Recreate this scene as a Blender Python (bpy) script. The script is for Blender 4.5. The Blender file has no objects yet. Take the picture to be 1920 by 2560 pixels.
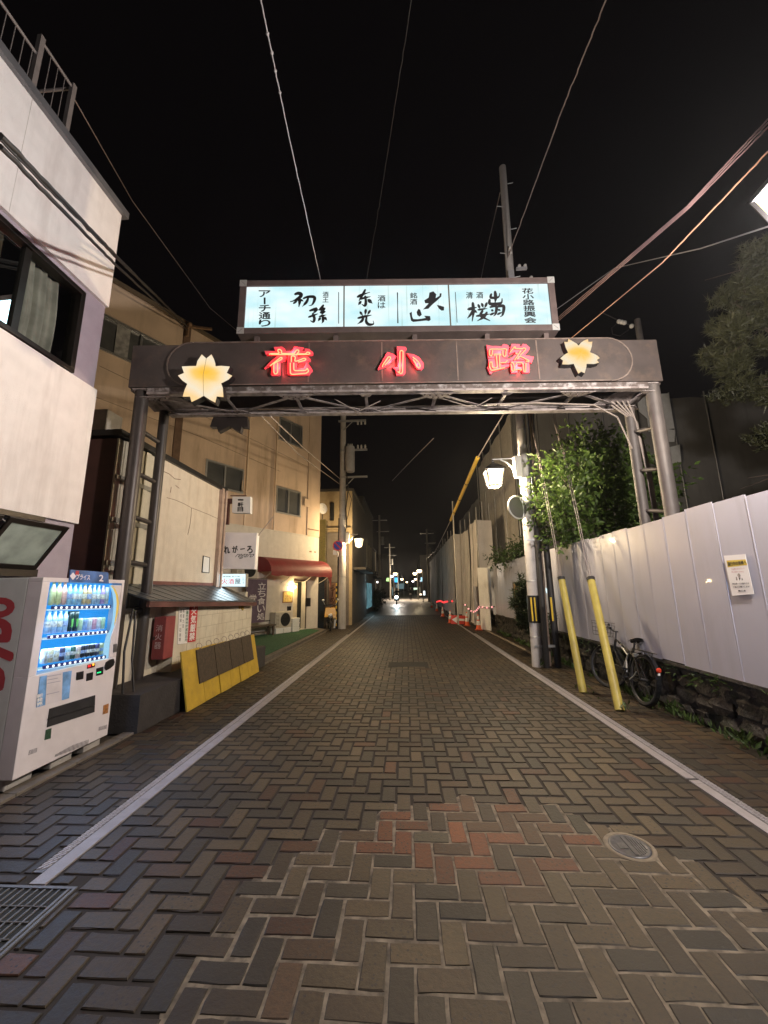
import bpy, bmesh, math, random
import numpy as np
from mathutils import Vector, Matrix
random.seed(7)
SC = bpy.context.scene
COL = SC.collection

# ------------------------------------------------------------------ camera, sky, exposure
PF, CAMH = 980.0, 1.6                      # focal length in photo pixels (1920 x 2560), camera height
VP, ROLL = (1016.0, 1474.0), math.atan(0.0142)
_d = np.array([(VP[0]-960)/PF, (VP[1]-1280)/PF, 1.0]); _d /= np.linalg.norm(_d)
_h = np.array([math.cos(ROLL), -math.sin(ROLL), 0.0])
_n = np.cross(_h, _d); _n /= np.linalg.norm(_n)
_up = _n if _n[1] < 0 else -_n
_r = np.cross(_d, _up); _r = _r if _r[0] > 0 else -_r
RW = np.array([_r, _d, _up])               # rows: world axes in camera space (x right, y down, z forward)
CPOS = np.array([0, 0, CAMH])
cam_d = bpy.data.cameras.new("camera"); cam = bpy.data.objects.new("camera", cam_d); COL.objects.link(cam)
cam_d.sensor_width = 36.0; cam_d.lens = PF/2560*36.0; cam_d.clip_start = 0.05; cam_d.clip_end = 2000
_rt, _upw, _bk = RW@np.array([1, 0, 0]), RW@np.array([0, -1, 0]), RW@np.array([0, 0, -1])
cam.matrix_world = Matrix(((_rt[0], _upw[0], _bk[0], 0), (_rt[1], _upw[1], _bk[1], 0), (_rt[2], _upw[2], _bk[2], CAMH), (0, 0, 0, 1)))
SC.camera = cam

world = bpy.data.worlds.new("World"); SC.world = world; world.use_nodes = True
wn = world.node_tree.nodes; wl = world.node_tree.links
wn.clear()
_o = wn.new('ShaderNodeOutputWorld'); _b1 = wn.new('ShaderNodeBackground'); _b2 = wn.new('ShaderNodeBackground'); _ad = wn.new('ShaderNodeAddShader')
_sky = wn.new('ShaderNodeTexSky'); _sky.sky_type = 'NISHITA'; _sky.sun_disc = False
_sky.sun_elevation = math.radians(-6.0); _sky.sun_rotation = math.radians(40)
_b1.inputs['Strength'].default_value = 0.012
wl.new(_sky.outputs[0], _b1.inputs['Color'])
_b2.inputs['Color'].default_value = (1.0, 0.78, 0.85, 1); _b2.inputs['Strength'].default_value = 0.0018   # night glow of the town on the cloud
wl.new(_b1.outputs[0], _ad.inputs[0]); wl.new(_b2.outputs[0], _ad.inputs[1]); wl.new(_ad.outputs[0], _o.inputs['Surface'])
SC.view_settings.view_transform = 'Standard'; SC.view_settings.look = 'None'
SC.view_settings.exposure = 0.3; SC.view_settings.gamma = 1.0
SC.render.engine = 'CYCLES'
try:
    SC.cycles.use_denoising = True
    SC.cycles.denoiser = 'OPENIMAGEDENOISE'
except Exception: pass
SC.cycles.max_bounces = 6; SC.cycles.transparent_max_bounces = 12; SC.cycles.sample_clamp_indirect = 4.0; SC.cycles.caustics_reflective = False; SC.cycles.caustics_refractive = False

# ------------------------------------------------------------------ measuring helpers (photo pixel -> point on a known plane)
VW = dict(D=(0, 0, 1659/1920), A=(0, 0, 2.572), B=(560, 640, 3.770), C=(960, 640, 3.607), Dd=(300, 800, 2.37), E=(960, 800, 2.242),
    F=(0, 1200, 2.910), G=(220, 1000, 2.765), H=(520, 1280, 5.53), I=(780, 1020, 3.687), J=(1000, 1040, 3.6875), K=(1200, 1000, 2.304),
    L=(1500, 250, 2.212), M=(0, 1800, .864), N=(860, 1350, 4.1475), O=(860, 1400, 6.9125), P=(1440, 1480, 6.914), Q=(1780, 1360, 11.85),
    R=(1200, 400, 6.914), S=(0, 1400, 5.184), T=(1060, 1400, 6.9125), U=(790, 1180, 5.819), V=(230, 680, 5.027), W=(0, 480, 4.425),
    Na=(640, 840, 9.217), Nb=(920, 850, 10.37), Nc=(1200, 840, 10.37), f1=(420, 860, 8.295), f2=(1380, 820, 11.85),
    X=(0, 2020, 5.184), Y=(780, 1480, 9.217), Z=(0, 1400, 4.427), wi=(640, 0, 3.072), P0=(0, 0, 1.0))
def ray(v, x, y):
    a = VW[v]; px, py = a[0]+x/a[2], a[1]+y/a[2]
    return RW@np.array([(px-960)/PF, (py-1280)/PF, 1.0])
def on(v, x, y, pl):                        # pl = (point, normal)
    r = ray(v, x, y); p0, n = np.array(pl[0], float), np.array(pl[1], float)
    return Vector(CPOS + ((p0-CPOS)@n)/(r@n)*r)
def PX(a): return ((a, 0, 0), (1, 0, 0))
def PY(a): return ((0, a, 0), (0, 1, 0))
def PZ(a): return ((0, 0, a), (0, 0, 1))
def quad_on(v, x0, y0, x1, y1, pl): return [on(v, x0, y0, pl), on(v, x1, y0, pl), on(v, x1, y1, pl), on(v, x0, y1, pl)]

# ------------------------------------------------------------------ materials
MATS = {}
def mat(name, col, rough=0.7, metal=0.0, var=0.12, scale=6.0, bump=0.0, bscale=40.0, dirt=None, dirt_scale=1.5, dirt_amt=0.5, spec=0.5, emit=None, estr=0.0, alpha=None, streak=False, coat=0.0):
    if name in MATS: return MATS[name]
    m = bpy.data.materials.new(name); m.use_nodes = True; MATS[name] = m
    nt = m.node_tree; N = nt.nodes; L = nt.links; b = N['Principled BSDF']
    b.inputs['Roughness'].default_value = rough; b.inputs['Metallic'].default_value = metal
    b.inputs['Specular IOR Level'].default_value = spec; b.inputs['Coat Weight'].default_value = coat
    tc = N.new('ShaderNodeTexCoord')
    c = tuple(col)+(1,)
    sock = None
    if var > 0:
        nz = N.new('ShaderNodeTexNoise'); nz.inputs['Scale'].default_value = scale; nz.inputs['Detail'].default_value = 6
        L.new(tc.outputs['Object'], nz.inputs['Vector'])
        rp = N.new('ShaderNodeValToRGB'); e = rp.color_ramp.elements
        e[0].position = .3; e[1].position = .7
        e[0].color = tuple(x*(1-var) for x in col)+(1,); e[1].color = tuple(min(1, x*(1+var)) for x in col)+(1,)
        L.new(nz.outputs['Fac'], rp.inputs['Fac']); sock = rp.outputs['Color']
    if dirt is not None:
        mp = N.new('ShaderNodeMapping'); L.new(tc.outputs['Object'], mp.inputs['Vector'])
        mp.inputs['Scale'].default_value = (dirt_scale, dirt_scale, dirt_scale*(0.12 if streak else 1))
        n2 = N.new('ShaderNodeTexNoise'); n2.inputs['Scale'].default_value = 3.0; n2.inputs['Detail'].default_value = 8; n2.inputs['Roughness'].default_value = .65
        L.new(mp.outputs[0], n2.inputs['Vector'])
        r2 = N.new('ShaderNodeValToRGB'); r2.color_ramp.elements[0].position = .5; r2.color_ramp.elements[1].position = .75
        r2.color_ramp.elements[0].color = (0, 0, 0, 1); r2.color_ramp.elements[1].color = (dirt_amt,)*3+(1,)
        L.new(n2.outputs['Fac'], r2.inputs['Fac'])
        mx = N.new('ShaderNodeMixRGB'); L.new(r2.outputs['Color'], mx.inputs['Fac'])
        if sock: L.new(sock, mx.inputs['Color1'])
        else: mx.inputs['Color1'].default_value = c
        mx.inputs['Color2'].default_value = tuple(dirt)+(1,); sock = mx.outputs['Color']
    if sock: L.new(sock, b.inputs['Base Color'])
    else: b.inputs['Base Color'].default_value = c
    if bump > 0:
        n3 = N.new('ShaderNodeTexNoise'); n3.inputs['Scale'].default_value = bscale; n3.inputs['Detail'].default_value = 5
        L.new(tc.outputs['Object'], n3.inputs['Vector'])
        bp = N.new('ShaderNodeBump'); bp.inputs['Strength'].default_value = bump; bp.inputs['Distance'].default_value = .02
        L.new(n3.outputs['Fac'], bp.inputs['Height']); L.new(bp.outputs[0], b.inputs['Normal'])
    if emit is not None:
        b.inputs['Emission Color'].default_value = tuple(emit)+(1,); b.inputs['Emission Strength'].default_value = estr
    return m
def emis(name, col, s, var=0.0, vscale=3.0, stretch=(1, 1, 1), lo=0.7):
    if name in MATS: return MATS[name]
    m = bpy.data.materials.new(name); m.use_nodes = True; MATS[name] = m
    nt = m.node_tree; N = nt.nodes; L = nt.links; N.clear()
    o = N.new('ShaderNodeOutputMaterial'); e = N.new('ShaderNodeEmission'); e.inputs['Color'].default_value = tuple(col)+(1,); e.inputs['Strength'].default_value = s
    if var:
        tc = N.new('ShaderNodeTexCoord'); mp = N.new('ShaderNodeMapping'); mp.inputs['Scale'].default_value = stretch
        nz = N.new('ShaderNodeTexNoise'); nz.inputs['Scale'].default_value = vscale; nz.inputs['Detail'].default_value = 3
        mr = N.new('ShaderNodeMapRange'); mr.inputs['From Min'].default_value = .3; mr.inputs['From Max'].default_value = .7
        mr.inputs['To Min'].default_value = s*lo; mr.inputs['To Max'].default_value = s
        L.new(tc.outputs['Object'], mp.inputs[0]); L.new(mp.outputs[0], nz.inputs['Vector']); L.new(nz.outputs['Fac'], mr.inputs['Value']); L.new(mr.outputs[0], e.inputs['Strength'])
    L.new(e.outputs[0], o.inputs['Surface']); return m
def glassy(name, tint=(.8, .9, .9), rough=.02, fac=.06, trans=(.75, .8, .8)):
    if name in MATS: return MATS[name]
    m = bpy.data.materials.new(name); m.use_nodes = True; MATS[name] = m
    nt = m.node_tree; N = nt.nodes; L = nt.links; N.clear()
    o = N.new('ShaderNodeOutputMaterial'); t = N.new('ShaderNodeBsdfTransparent'); t.inputs[0].default_value = tuple(trans)+(1,)
    g = N.new('ShaderNodeBsdfGlossy'); g.inputs['Roughness'].default_value = rough; g.inputs['Color'].default_value = tuple(tint)+(1,)
    lw = N.new('ShaderNodeFresnel'); lw.inputs['IOR'].default_value = 1.55
    mr = N.new('ShaderNodeMath'); mr.operation = 'ADD'; mr.inputs[1].default_value = fac; mr.use_clamp = True
    mx = N.new('ShaderNodeMixShader'); L.new(lw.outputs[0], mr.inputs[0]); L.new(mr.outputs[0], mx.inputs[0]); L.new(t.outputs[0], mx.inputs[1]); L.new(g.outputs[0], mx.inputs[2]); L.new(mx.outputs[0], o.inputs['Surface'])
    return m
def lampglass(name, col, s, tr=.75):
    if name in MATS: return MATS[name]
    m = bpy.data.materials.new(name); m.use_nodes = True; MATS[name] = m
    nt = m.node_tree; N = nt.nodes; L = nt.links; N.clear()
    o = N.new('ShaderNodeOutputMaterial'); t = N.new('ShaderNodeBsdfTransparent'); e = N.new('ShaderNodeEmission'); e.inputs[0].default_value = tuple(col)+(1,); e.inputs[1].default_value = s
    ad = N.new('ShaderNodeAddShader'); t.inputs[0].default_value = (tr, tr, tr, 1)
    L.new(t.outputs[0], ad.inputs[0]); L.new(e.outputs[0], ad.inputs[1]); L.new(ad.outputs[0], o.inputs['Surface']); return m

# ------------------------------------------------------------------ mesh helpers
class MB:
    def __init__(s): s.v = []; s.f = []; s.sm = []
    def add(s, vs, fs, sm=False):
        k = len(s.v); s.v += [Vector(p) for p in vs]
        for f in fs: s.f.append([i+k for i in f]); s.sm.append(sm)
        return s
    def box(s, a, b):
        x0, y0, z0 = [min(a[i], b[i]) for i in range(3)]; x1, y1, z1 = [max(a[i], b[i]) for i in range(3)]
        return s.add([(x0, y0, z0), (x1, y0, z0), (x1, y1, z0), (x0, y1, z0), (x0, y0, z1), (x1, y0, z1), (x1, y1, z1), (x0, y1, z1)],
            [(3, 2, 1, 0), (4, 5, 6, 7), (0, 1, 5, 4), (1, 2, 6, 5), (2, 3, 7, 6), (3, 0, 4, 7)])
    def obox(s, o, a, b, c):               # corner + three edge vectors
        o, a, b, c = Vector(o), Vector(a), Vector(b), Vector(c)
        return s.add([o, o+a, o+a+b, o+b, o+c, o+a+c, o+a+b+c, o+b+c], [(3, 2, 1, 0), (4, 5, 6, 7), (0, 1, 5, 4), (1, 2, 6, 5), (2, 3, 7, 6), (3, 0, 4, 7)])
    def prism(s, pts, ext, caps=True):
        pts = [Vector(p) for p in pts]; e = Vector(ext); n = len(pts)
        fs = [(i, (i+1) % n, (i+1) % n+n, i+n) for i in range(n)]
        if caps: fs += [tuple(range(n-1, -1, -1)), tuple(range(n, 2*n))]
        return s.add(pts+[p+e for p in pts], fs)
    def poly(s, pts): return s.add(pts, [tuple(range(len(pts)))])
    def bar(s, p, q, w, h, up=(0, 0, 1)):   # rectangular bar from p to q
        p, q = Vector(p), Vector(q); d = (q-p).normalized(); u = Vector(up)
        if abs(d.dot(u)) > .98: u = Vector((1, 0, 0))
        r = d.cross(u).normalized(); u = r.cross(d)
        return s.obox(p-r*w/2-u*h/2, r*w, q-p, u*h)
    def tube(s, pts, r, n=8, caps=True):
        pts = [Vector(p) for p in pts]; k = len(s.v); m = len(pts); rs = r if isinstance(r, (list, tuple)) else [r]*m
        ref = Vector((0, 0, 1)); prev = None
        for i, p in enumerate(pts):
            d = (pts[min(i+1, m-1)]-pts[max(i-1, 0)])
            d = d.normalized() if d.length > 1e-9 else Vector((0, 0, 1))
            if prev is None:
                a = d.cross(ref if abs(d.dot(ref)) < .9 else Vector((1, 0, 0))).normalized()
            else: 
                a = (prev-d*prev.dot(d)); a = a.normalized() if a.length > 1e-6 else d.orthogonal().normalized()
            prev = a; b = d.cross(a)
            for j in range(n):
                t = 2*math.pi*j/n; s.v.append(p+(a*math.cos(t)+b*math.sin(t))*rs[i])
        for i in range(m-1):
            for j in range(n):
                s.f.append([k+i*n+j, k+i*n+(j+1) % n, k+(i+1)*n+(j+1) % n, k+(i+1)*n+j]); s.sm.append(True)
        if caps:
            s.add(s.v[k:k+n][::-1], [tuple(range(n))]); s.add(s.v[k+(m-1)*n:k+m*n], [tuple(range(n))])
        return s
    def cyl(s, p, q, r0, r1=None, n=16): return s.tube([p, q], [r0, r0 if r1 is None else r1], n)
    def lathe(s, c, prof, n=20, axis=(0, 0, 1)):
        c = Vector(c); ax = Vector(axis).normalized(); a = ax.orthogonal().normalized(); b = ax.cross(a); k = len(s.v); m = len(prof)
        for r, h in prof:
            for j in range(n):
                t = 2*math.pi*j/n; s.v.append(c+ax*h+(a*math.cos(t)+b*math.sin(t))*r)
        for i in range(m-1):
            for j in range(n): s.f.append([k+i*n+j, k+i*n+(j+1) % n, k+(i+1)*n+(j+1) % n, k+(i+1)*n+j]); s.sm.append(True)
        if prof[0][0] > 1e-6: s.add(s.v[k:k+n][::-1], [tuple(range(n))])
        if prof[-1][0] > 1e-6: s.add(s.v[k+(m-1)*n:k+m*n], [tuple(range(n))])
        return s
    def ball(s, c, r, n=12, m=8, sq=(1, 1, 1)):
        c = Vector(c); k = len(s.v)
        for i in range(m+1):
            a = math.pi*i/m
            for j in range(n):
                t = 2*math.pi*j/n; s.v.append(c+Vector((math.sin(a)*math.cos(t)*sq[0], math.sin(a)*math.sin(t)*sq[1], -math.cos(a)*sq[2]))*r)
        for i in range(m):
            for j in range(n): s.f.append([k+i*n+j, k+i*n+(j+1) % n, k+(i+1)*n+(j+1) % n, k+(i+1)*n+j]); s.sm.append(True)
        return s
    def torus(s, c, axis, R, r, n=36, m=8):
        c = Vector(c); ax = Vector(axis).normalized(); a = ax.orthogonal().normalized(); b = ax.cross(a)
        ring = [c+(a*math.cos(2*math.pi*i/n)+b*math.sin(2*math.pi*i/n))*R for i in range(n)]; k = len(s.v)
        for i in range(n):
            rd = (ring[i]-c).normalized()
            for j in range(m):
                t = 2*math.pi*j/m; s.v.append(ring[i]+(rd*math.cos(t)+ax*math.sin(t))*r)
        for i in range(n):
            for j in range(m): s.f.append([k+i*m+j, k+((i+1) % n)*m+j, k+((i+1) % n)*m+(j+1) % m, k+i*m+(j+1) % m]); s.sm.append(True)
        return s
    def grid(s, fn, nu, nv, sm=True):
        k = len(s.v)
        for i in range(nu+1):
            for j in range(nv+1): s.v.append(Vector(fn(i/nu, j/nv)))
        for i in range(nu):
            for j in range(nv): s.f.append([k+i*(nv+1)+j, k+(i+1)*(nv+1)+j, k+(i+1)*(nv+1)+j+1, k+i*(nv+1)+j+1]); s.sm.append(sm)
        return s
    def build(s, name, m, parent=None, loc=None, bevel=0.0):
        me = bpy.data.meshes.new(name)
        o = bpy.data.objects.new(name, me); COL.objects.link(o)
        if parent is not None:
            p = parent; off = Vector((0, 0, 0))
            while p is not None: off += p.location; p = p.parent
            o.parent = parent
        else:
            if loc is None:
                xs = [v.x for v in s.v]; ys = [v.y for v in s.v]; zs = [v.z for v in s.v]
                loc = ((min(xs)+max(xs))/2, (min(ys)+max(ys))/2, min(zs))
            off = Vector(loc); o.location = off
        me.from_pydata([tuple(v-off) for v in s.v], [], s.f)
        me.polygons.foreach_set('use_smooth', s.sm)
        bm = bmesh.new(); bm.from_mesh(me); bmesh.ops.recalc_face_normals(bm, faces=bm.faces); bm.to_mesh(me); bm.free()
        me.materials.append(m); me.update()
        if bevel > 0:
            b = o.modifiers.new('edge', 'BEVEL'); b.width = bevel; b.segments = 2; b.limit_method = 'ANGLE'; b.angle_limit = math.radians(50)
        return o
def tag(o, label, cat, group=None, kind=None):
    if label: o['label'] = label
    if cat: o['category'] = cat
    if group: o['group'] = group
    if kind: o['kind'] = kind
    return o
def thing(name, label, cat, loc, group=None):
    o = bpy.data.objects.new(name, None); COL.objects.link(o); o.location = loc; o.empty_display_size = .1
    return tag(o, label, cat, group)
def struct(o): o['kind'] = 'structure'; return o
def dup(o, loc, label, parent=None):
    c = o.copy(); COL.objects.link(c)
    if parent is None: c.location = loc; c['label'] = label
    else: c.parent = parent
    for ch in list(o.children): dup(ch, None, None, c)
    return c
def light(name, loc, power, col, r=.06, parent=None):
    l = bpy.data.lights.new(name, 'POINT'); l.energy = power; l.color = col; l.shadow_soft_size = r
    o = bpy.data.objects.new(name, l); COL.objects.link(o); o.location = loc
    if parent is not None:
        o.parent = parent; o.location = Vector(loc)-parent.location
    return o
def area(name, loc, direction, sx, sy, power, col, parent=None):
    l = bpy.data.lights.new(name, 'AREA'); l.shape = 'RECTANGLE'; l.size = sx; l.size_y = sy; l.energy = power; l.color = col
    o = bpy.data.objects.new(name, l); COL.objects.link(o); o.location = loc
    o.rotation_euler = Vector(direction).to_track_quat('-Z', 'Y').to_euler()
    if parent is not None:
        o.parent = parent; o.location = Vector(loc)-parent.location
    return o

# ------------------------------------------------------------------ lettering
_TXT = {}
def glyphs(body, bold=0.0, fat=1.0):
    k = (body, bold)
    if k not in _TXT:
        c = bpy.data.curves.new('lettering', 'FONT'); c.body = body; c.size = 1; c.offset = bold; c.resolution_u = 4
        o = bpy.data.objects.new('lettering', c); COL.objects.link(o)
        bpy.context.view_layer.update()
        m = bpy.data.meshes.new_from_object(o.evaluated_get(bpy.context.evaluated_depsgraph_get()))
        vs = [v.co.copy() for v in m.vertices]; fs = [tuple(p.vertices) for p in m.polygons]
        bpy.data.objects.remove(o); bpy.data.curves.remove(c); bpy.data.meshes.remove(m)
        xs = [v.x for v in vs]; ys = [v.y for v in vs]
        _TXT[k] = ([((v.x-min(xs))/(max(xs)-min(xs)+1e-9), (v.y-min(ys))/(max(ys)-min(ys)+1e-9)) for v in vs], fs)
    return _TXT[k]
def put(mb, body, quad, bold=0.0, lift=.002, nrm=None, wob=0.0, shear=0.0):   # heavier strokes: a few copies of the glyph, shifted and each a hair higher
    put1(mb, body, quad, lift, nrm, wob, shear, 0, 0)
    if bold > 0:
        TL, TR, BR, BL = [Vector(p) for p in quad]; w, h = (TR-TL).length, (BL-TL).length; em = max(h, w/max(1, len(body)))
        for k in range(8):
            a = math.pi*k/4; put1(mb, body, quad, lift+.00006*(k+1), nrm, wob, shear, bold*em/w*math.cos(a), bold*em/h*math.sin(a))
def put1(mb, body, quad, lift, nrm, wob, shear, sx, sy):   # quad TL, TR, BR, BL in space
    TL, TR, BR, BL = [Vector(p) for p in quad]
    n = Vector(nrm) if nrm is not None else (TR-TL).cross(BL-TL).normalized()
    if nrm is None and n.dot(Vector(CPOS)-TL) < 0: n = -n
    vs, fs = glyphs(body); out = []
    for a, b in vs:
        if wob: a, b = a+wob*math.sin(9*b+5*a), b+wob*math.sin(8*a+3*b+1)
        a += shear*(b-.5)+sx; b += sy
        out.append(TL*(1-a)*b+TR*a*b+BR*a*(1-b)+BL*(1-a)*(1-b)+n*lift)
    mb.add(out, fs)
def column(mb, body, quad, bold=0.0, gap=.12, lift=.002):                 # vertical writing, one cell per character
    TL, TR, BR, BL = [Vector(p) for p in quad]; m = len(body)
    for i, ch in enumerate(body):
        a, b = (i+gap/2)/m, (i+1-gap/2)/m
        l0, l1, r0, r1 = TL.lerp(BL, a), TL.lerp(BL, b), TR.lerp(BR, a), TR.lerp(BR, b)
        if ch in 'ー|': # a long vowel mark is upright in vertical writing
            w = (r0-l0)*.43; put(mb, 'l', [l0+w, r0-w, r1-w, l1+w], bold, lift); continue
        if ch in '一二三': 
            c = (l1-l0)*.36; put(mb, ch, [l0+c, r0+c, r1-c, l1-c], bold, lift); continue
        put(mb, ch, [l0, r0, r1, l1], bold, lift)

def brush(mb, v, pl, strokes):              # brush strokes as tapering ribbons with rounded ends, each a hair above the last
    n = Vector(pl[1]); n = -n if n.dot(Vector(CPOS)-Vector(pl[0])) < 0 else n
    for si, (pts, w) in enumerate(strokes):
        w *= 1.4
        P = [Vector((a, b)) for a, b in pts]; S = []
        for i in range(len(P)-1):                     # smooth the bends (Catmull-Rom)
            a, b, c, d = P[max(i-1, 0)], P[i], P[i+1], P[min(i+2, len(P)-1)]
            for k in range(5):
                t = k/5; S.append(.5*((2*b)+(c-a)*t+(2*a-5*b+4*c-d)*t*t+(3*b-a-3*c+d)*t**3))
        S.append(P[-1]); m = len(S); Lq, Rq = [], []
        for i, p in enumerate(S):
            d = (S[min(i+1, m-1)]-S[max(i-1, 0)]); d = d.normalized() if d.length > 1e-6 else Vector((1, 0)); q = Vector((-d.y, d.x)); t = i/(m-1)
            ww = w*.5*(.72+.5*math.sin(math.pi*min(1, t*1.25))-.45*max(0, t-.6)/.4+.08*math.sin(7*t+si))
            Lq.append(p+q*ww); Rq.append(p-q*ww)
        d0 = (S[0]-S[1]).normalized()*w*.3; out = [S[0]+d0]+Lq+[S[-1]+(S[-1]-S[-2]).normalized()*w*.2]+Rq[::-1]
        vs = [on(v, p.x, p.y, pl)+n*(.002+.00012*si) for p in out]; k = len(Lq)
        mb.add(vs, [(0, 1, 2*k+1)]+[(1+i, 2+i, 2*k-i, 2*k+1-i) for i in range(k-1)]+[(k, k+1, k+2)])
# ------------------------------------------------------------------ shared materials
M_stucco = mat('white_stucco', (.82, .79, .77), .85, var=.05, bump=.25, bscale=90, dirt=(.42, .36, .33), dirt_amt=.38, streak=True)
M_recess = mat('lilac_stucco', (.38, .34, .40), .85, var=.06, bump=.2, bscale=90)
M_black = mat('black_metal', (.018, .017, .018), .45, .3, var=.2)
M_bronze = mat('dark_bronze_frame', (.03, .024, .02), .4, .6, var=.15)
M_alu = mat('aluminium', (.55, .56, .57), .4, .8, var=.06)
M_conc = mat('concrete', (.33, .31, .29), .9, var=.15, bump=.3, bscale=60, dirt=(.16, .15, .13), dirt_amt=.5)
M_pole = mat('pole_concrete', (.46, .44, .42), .85, var=.1, bump=.15, bscale=50, dirt=(.22, .2, .18), dirt_amt=.5, streak=True)
M_steel = mat('arch_steel_paint', (.066, .053, .048), .5, .1, var=.18, scale=3, bump=.08, bscale=30, dirt=(.16, .11, .075), dirt_amt=.5)
M_truss = mat('truss_flaking_paint', (.30, .26, .245), .6, .05, var=.3, scale=9, dirt=(.06, .038, .032), dirt_scale=3.2, dirt_amt=1.0)
M_white = mat('white_paint', (.78, .77, .75), .5, var=.04)
M_paper = mat('white_paper', (.78, .76, .74), .6, var=.03)
M_ink = mat('black_ink', (.012, .012, .014), .6, var=0)
M_red = mat('red_paint', (.5, .025, .03), .5, var=.08)
M_rope = mat('black_cable', (.02, .018, .018), .6, var=0)
M_wire = mat('grey_cable', (.3, .25, .24), .5, var=.1)
M_dark = mat('dark_interior', (.012, .013, .012), .9, var=.1)
M_glass = glassy('window_glass')
M_curtain = mat('curtain_cloth', (.42, .40, .33), .95, var=.25, scale=5)
M_wood = mat('dark_wood', (.07, .05, .035), .7, var=.25)
M_yel = mat('yellow_paint', (.47, .31, .03), .55, var=.12, dirt=(.25, .17, .05), dirt_scale=3, dirt_amt=.5)
# ================================================================== GROUND
def brick_mat():
    m = bpy.data.materials.new('clay_paver'); m.use_nodes = True; nt = m.node_tree; N = nt.nodes; L = nt.links; b = N['Principled BSDF']
    at = N.new('ShaderNodeAttribute'); at.attribute_name = 'tone'
    tc = N.new('ShaderNodeTexCoord')
    nz = N.new('ShaderNodeTexNoise'); nz.inputs['Scale'].default_value = 38; nz.inputs['Detail'].default_value = 6; nz.inputs['Roughness'].default_value = .7
    L.new(tc.outputs['Object'], nz.inputs['Vector'])
    mr = N.new('ShaderNodeMapRange'); mr.inputs['From Min'].default_value = .25; mr.inputs['From Max'].default_value = .75; mr.inputs['To Min'].default_value = .5; mr.inputs['To Max'].default_value = 1.5
    L.new(nz.outputs['Fac'], mr.inputs['Value'])
    mu = N.new('ShaderNodeVectorMath'); mu.operation = 'SCALE'; L.new(at.outputs['Color'], mu.inputs[0]); L.new(mr.outputs[0], mu.inputs['Scale'])
    # small burnt pits in some of the pavers
    vo = N.new('ShaderNodeTexVoronoi'); vo.inputs['Scale'].default_value = 42; vo.inputs['Randomness'].default_value = .75; L.new(tc.outputs['Object'], vo.inputs['Vector'])
    r1 = N.new('ShaderNodeValToRGB'); r1.color_ramp.elements[0].position = .21; r1.color_ramp.elements[1].position = .30
    r1.color_ramp.elements[0].color = (1, 1, 1, 1); r1.color_ramp.elements[1].color = (0, 0, 0, 1); L.new(vo.outputs['Distance'], r1.inputs['Fac'])
    am = N.new('ShaderNodeMath'); am.operation = 'MULTIPLY'; L.new(r1.outputs['Color'], am.inputs[0]); L.new(at.outputs['Alpha'], am.inputs[1])
    mx = N.new('ShaderNodeMixRGB'); L.new(am.outputs[0], mx.inputs['Fac']); L.new(mu.outputs[0], mx.inputs['Color1']); mx.inputs['Color2'].default_value = (.022, .018, .016, 1)
    # broad worn / damp patches
    n2 = N.new('ShaderNodeTexNoise'); n2.inputs['Scale'].default_value = .9; n2.inputs['Detail'].default_value = 4; L.new(tc.outputs['Object'], n2.inputs['Vector'])
    m2 = N.new('ShaderNodeMapRange'); m2.inputs['From Min'].default_value = .35; m2.inputs['From Max'].default_value = .65; m2.inputs['To Min'].default_value = .66; m2.inputs['To Max'].default_value = 1.25; L.new(n2.outputs['Fac'], m2.inputs['Value'])
    s2 = N.new('ShaderNodeVectorMath'); s2.operation = 'SCALE'; L.new(mx.outputs[0], s2.inputs[0]); L.new(m2.outputs[0], s2.inputs['Scale']); L.new(s2.outputs[0], b.inputs['Base Color'])
    m3 = N.new('ShaderNodeMapRange'); m3.inputs['To Min'].default_value = .42; m3.inputs['To Max'].default_value = .8; L.new(nz.outputs['Fac'], m3.inputs['Value']); L.new(m3.outputs[0], b.inputs['Roughness'])
    bp = N.new('ShaderNodeBump'); bp.inputs['Strength'].default_value = .55; bp.inputs['Distance'].default_value = .006; L.new(nz.outputs['Fac'], bp.inputs['Height']); L.new(bp.outputs[0], b.inputs['Normal'])
    b.inputs['Specular IOR Level'].default_value = .4
    return m
M_brick = brick_mat()
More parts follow.
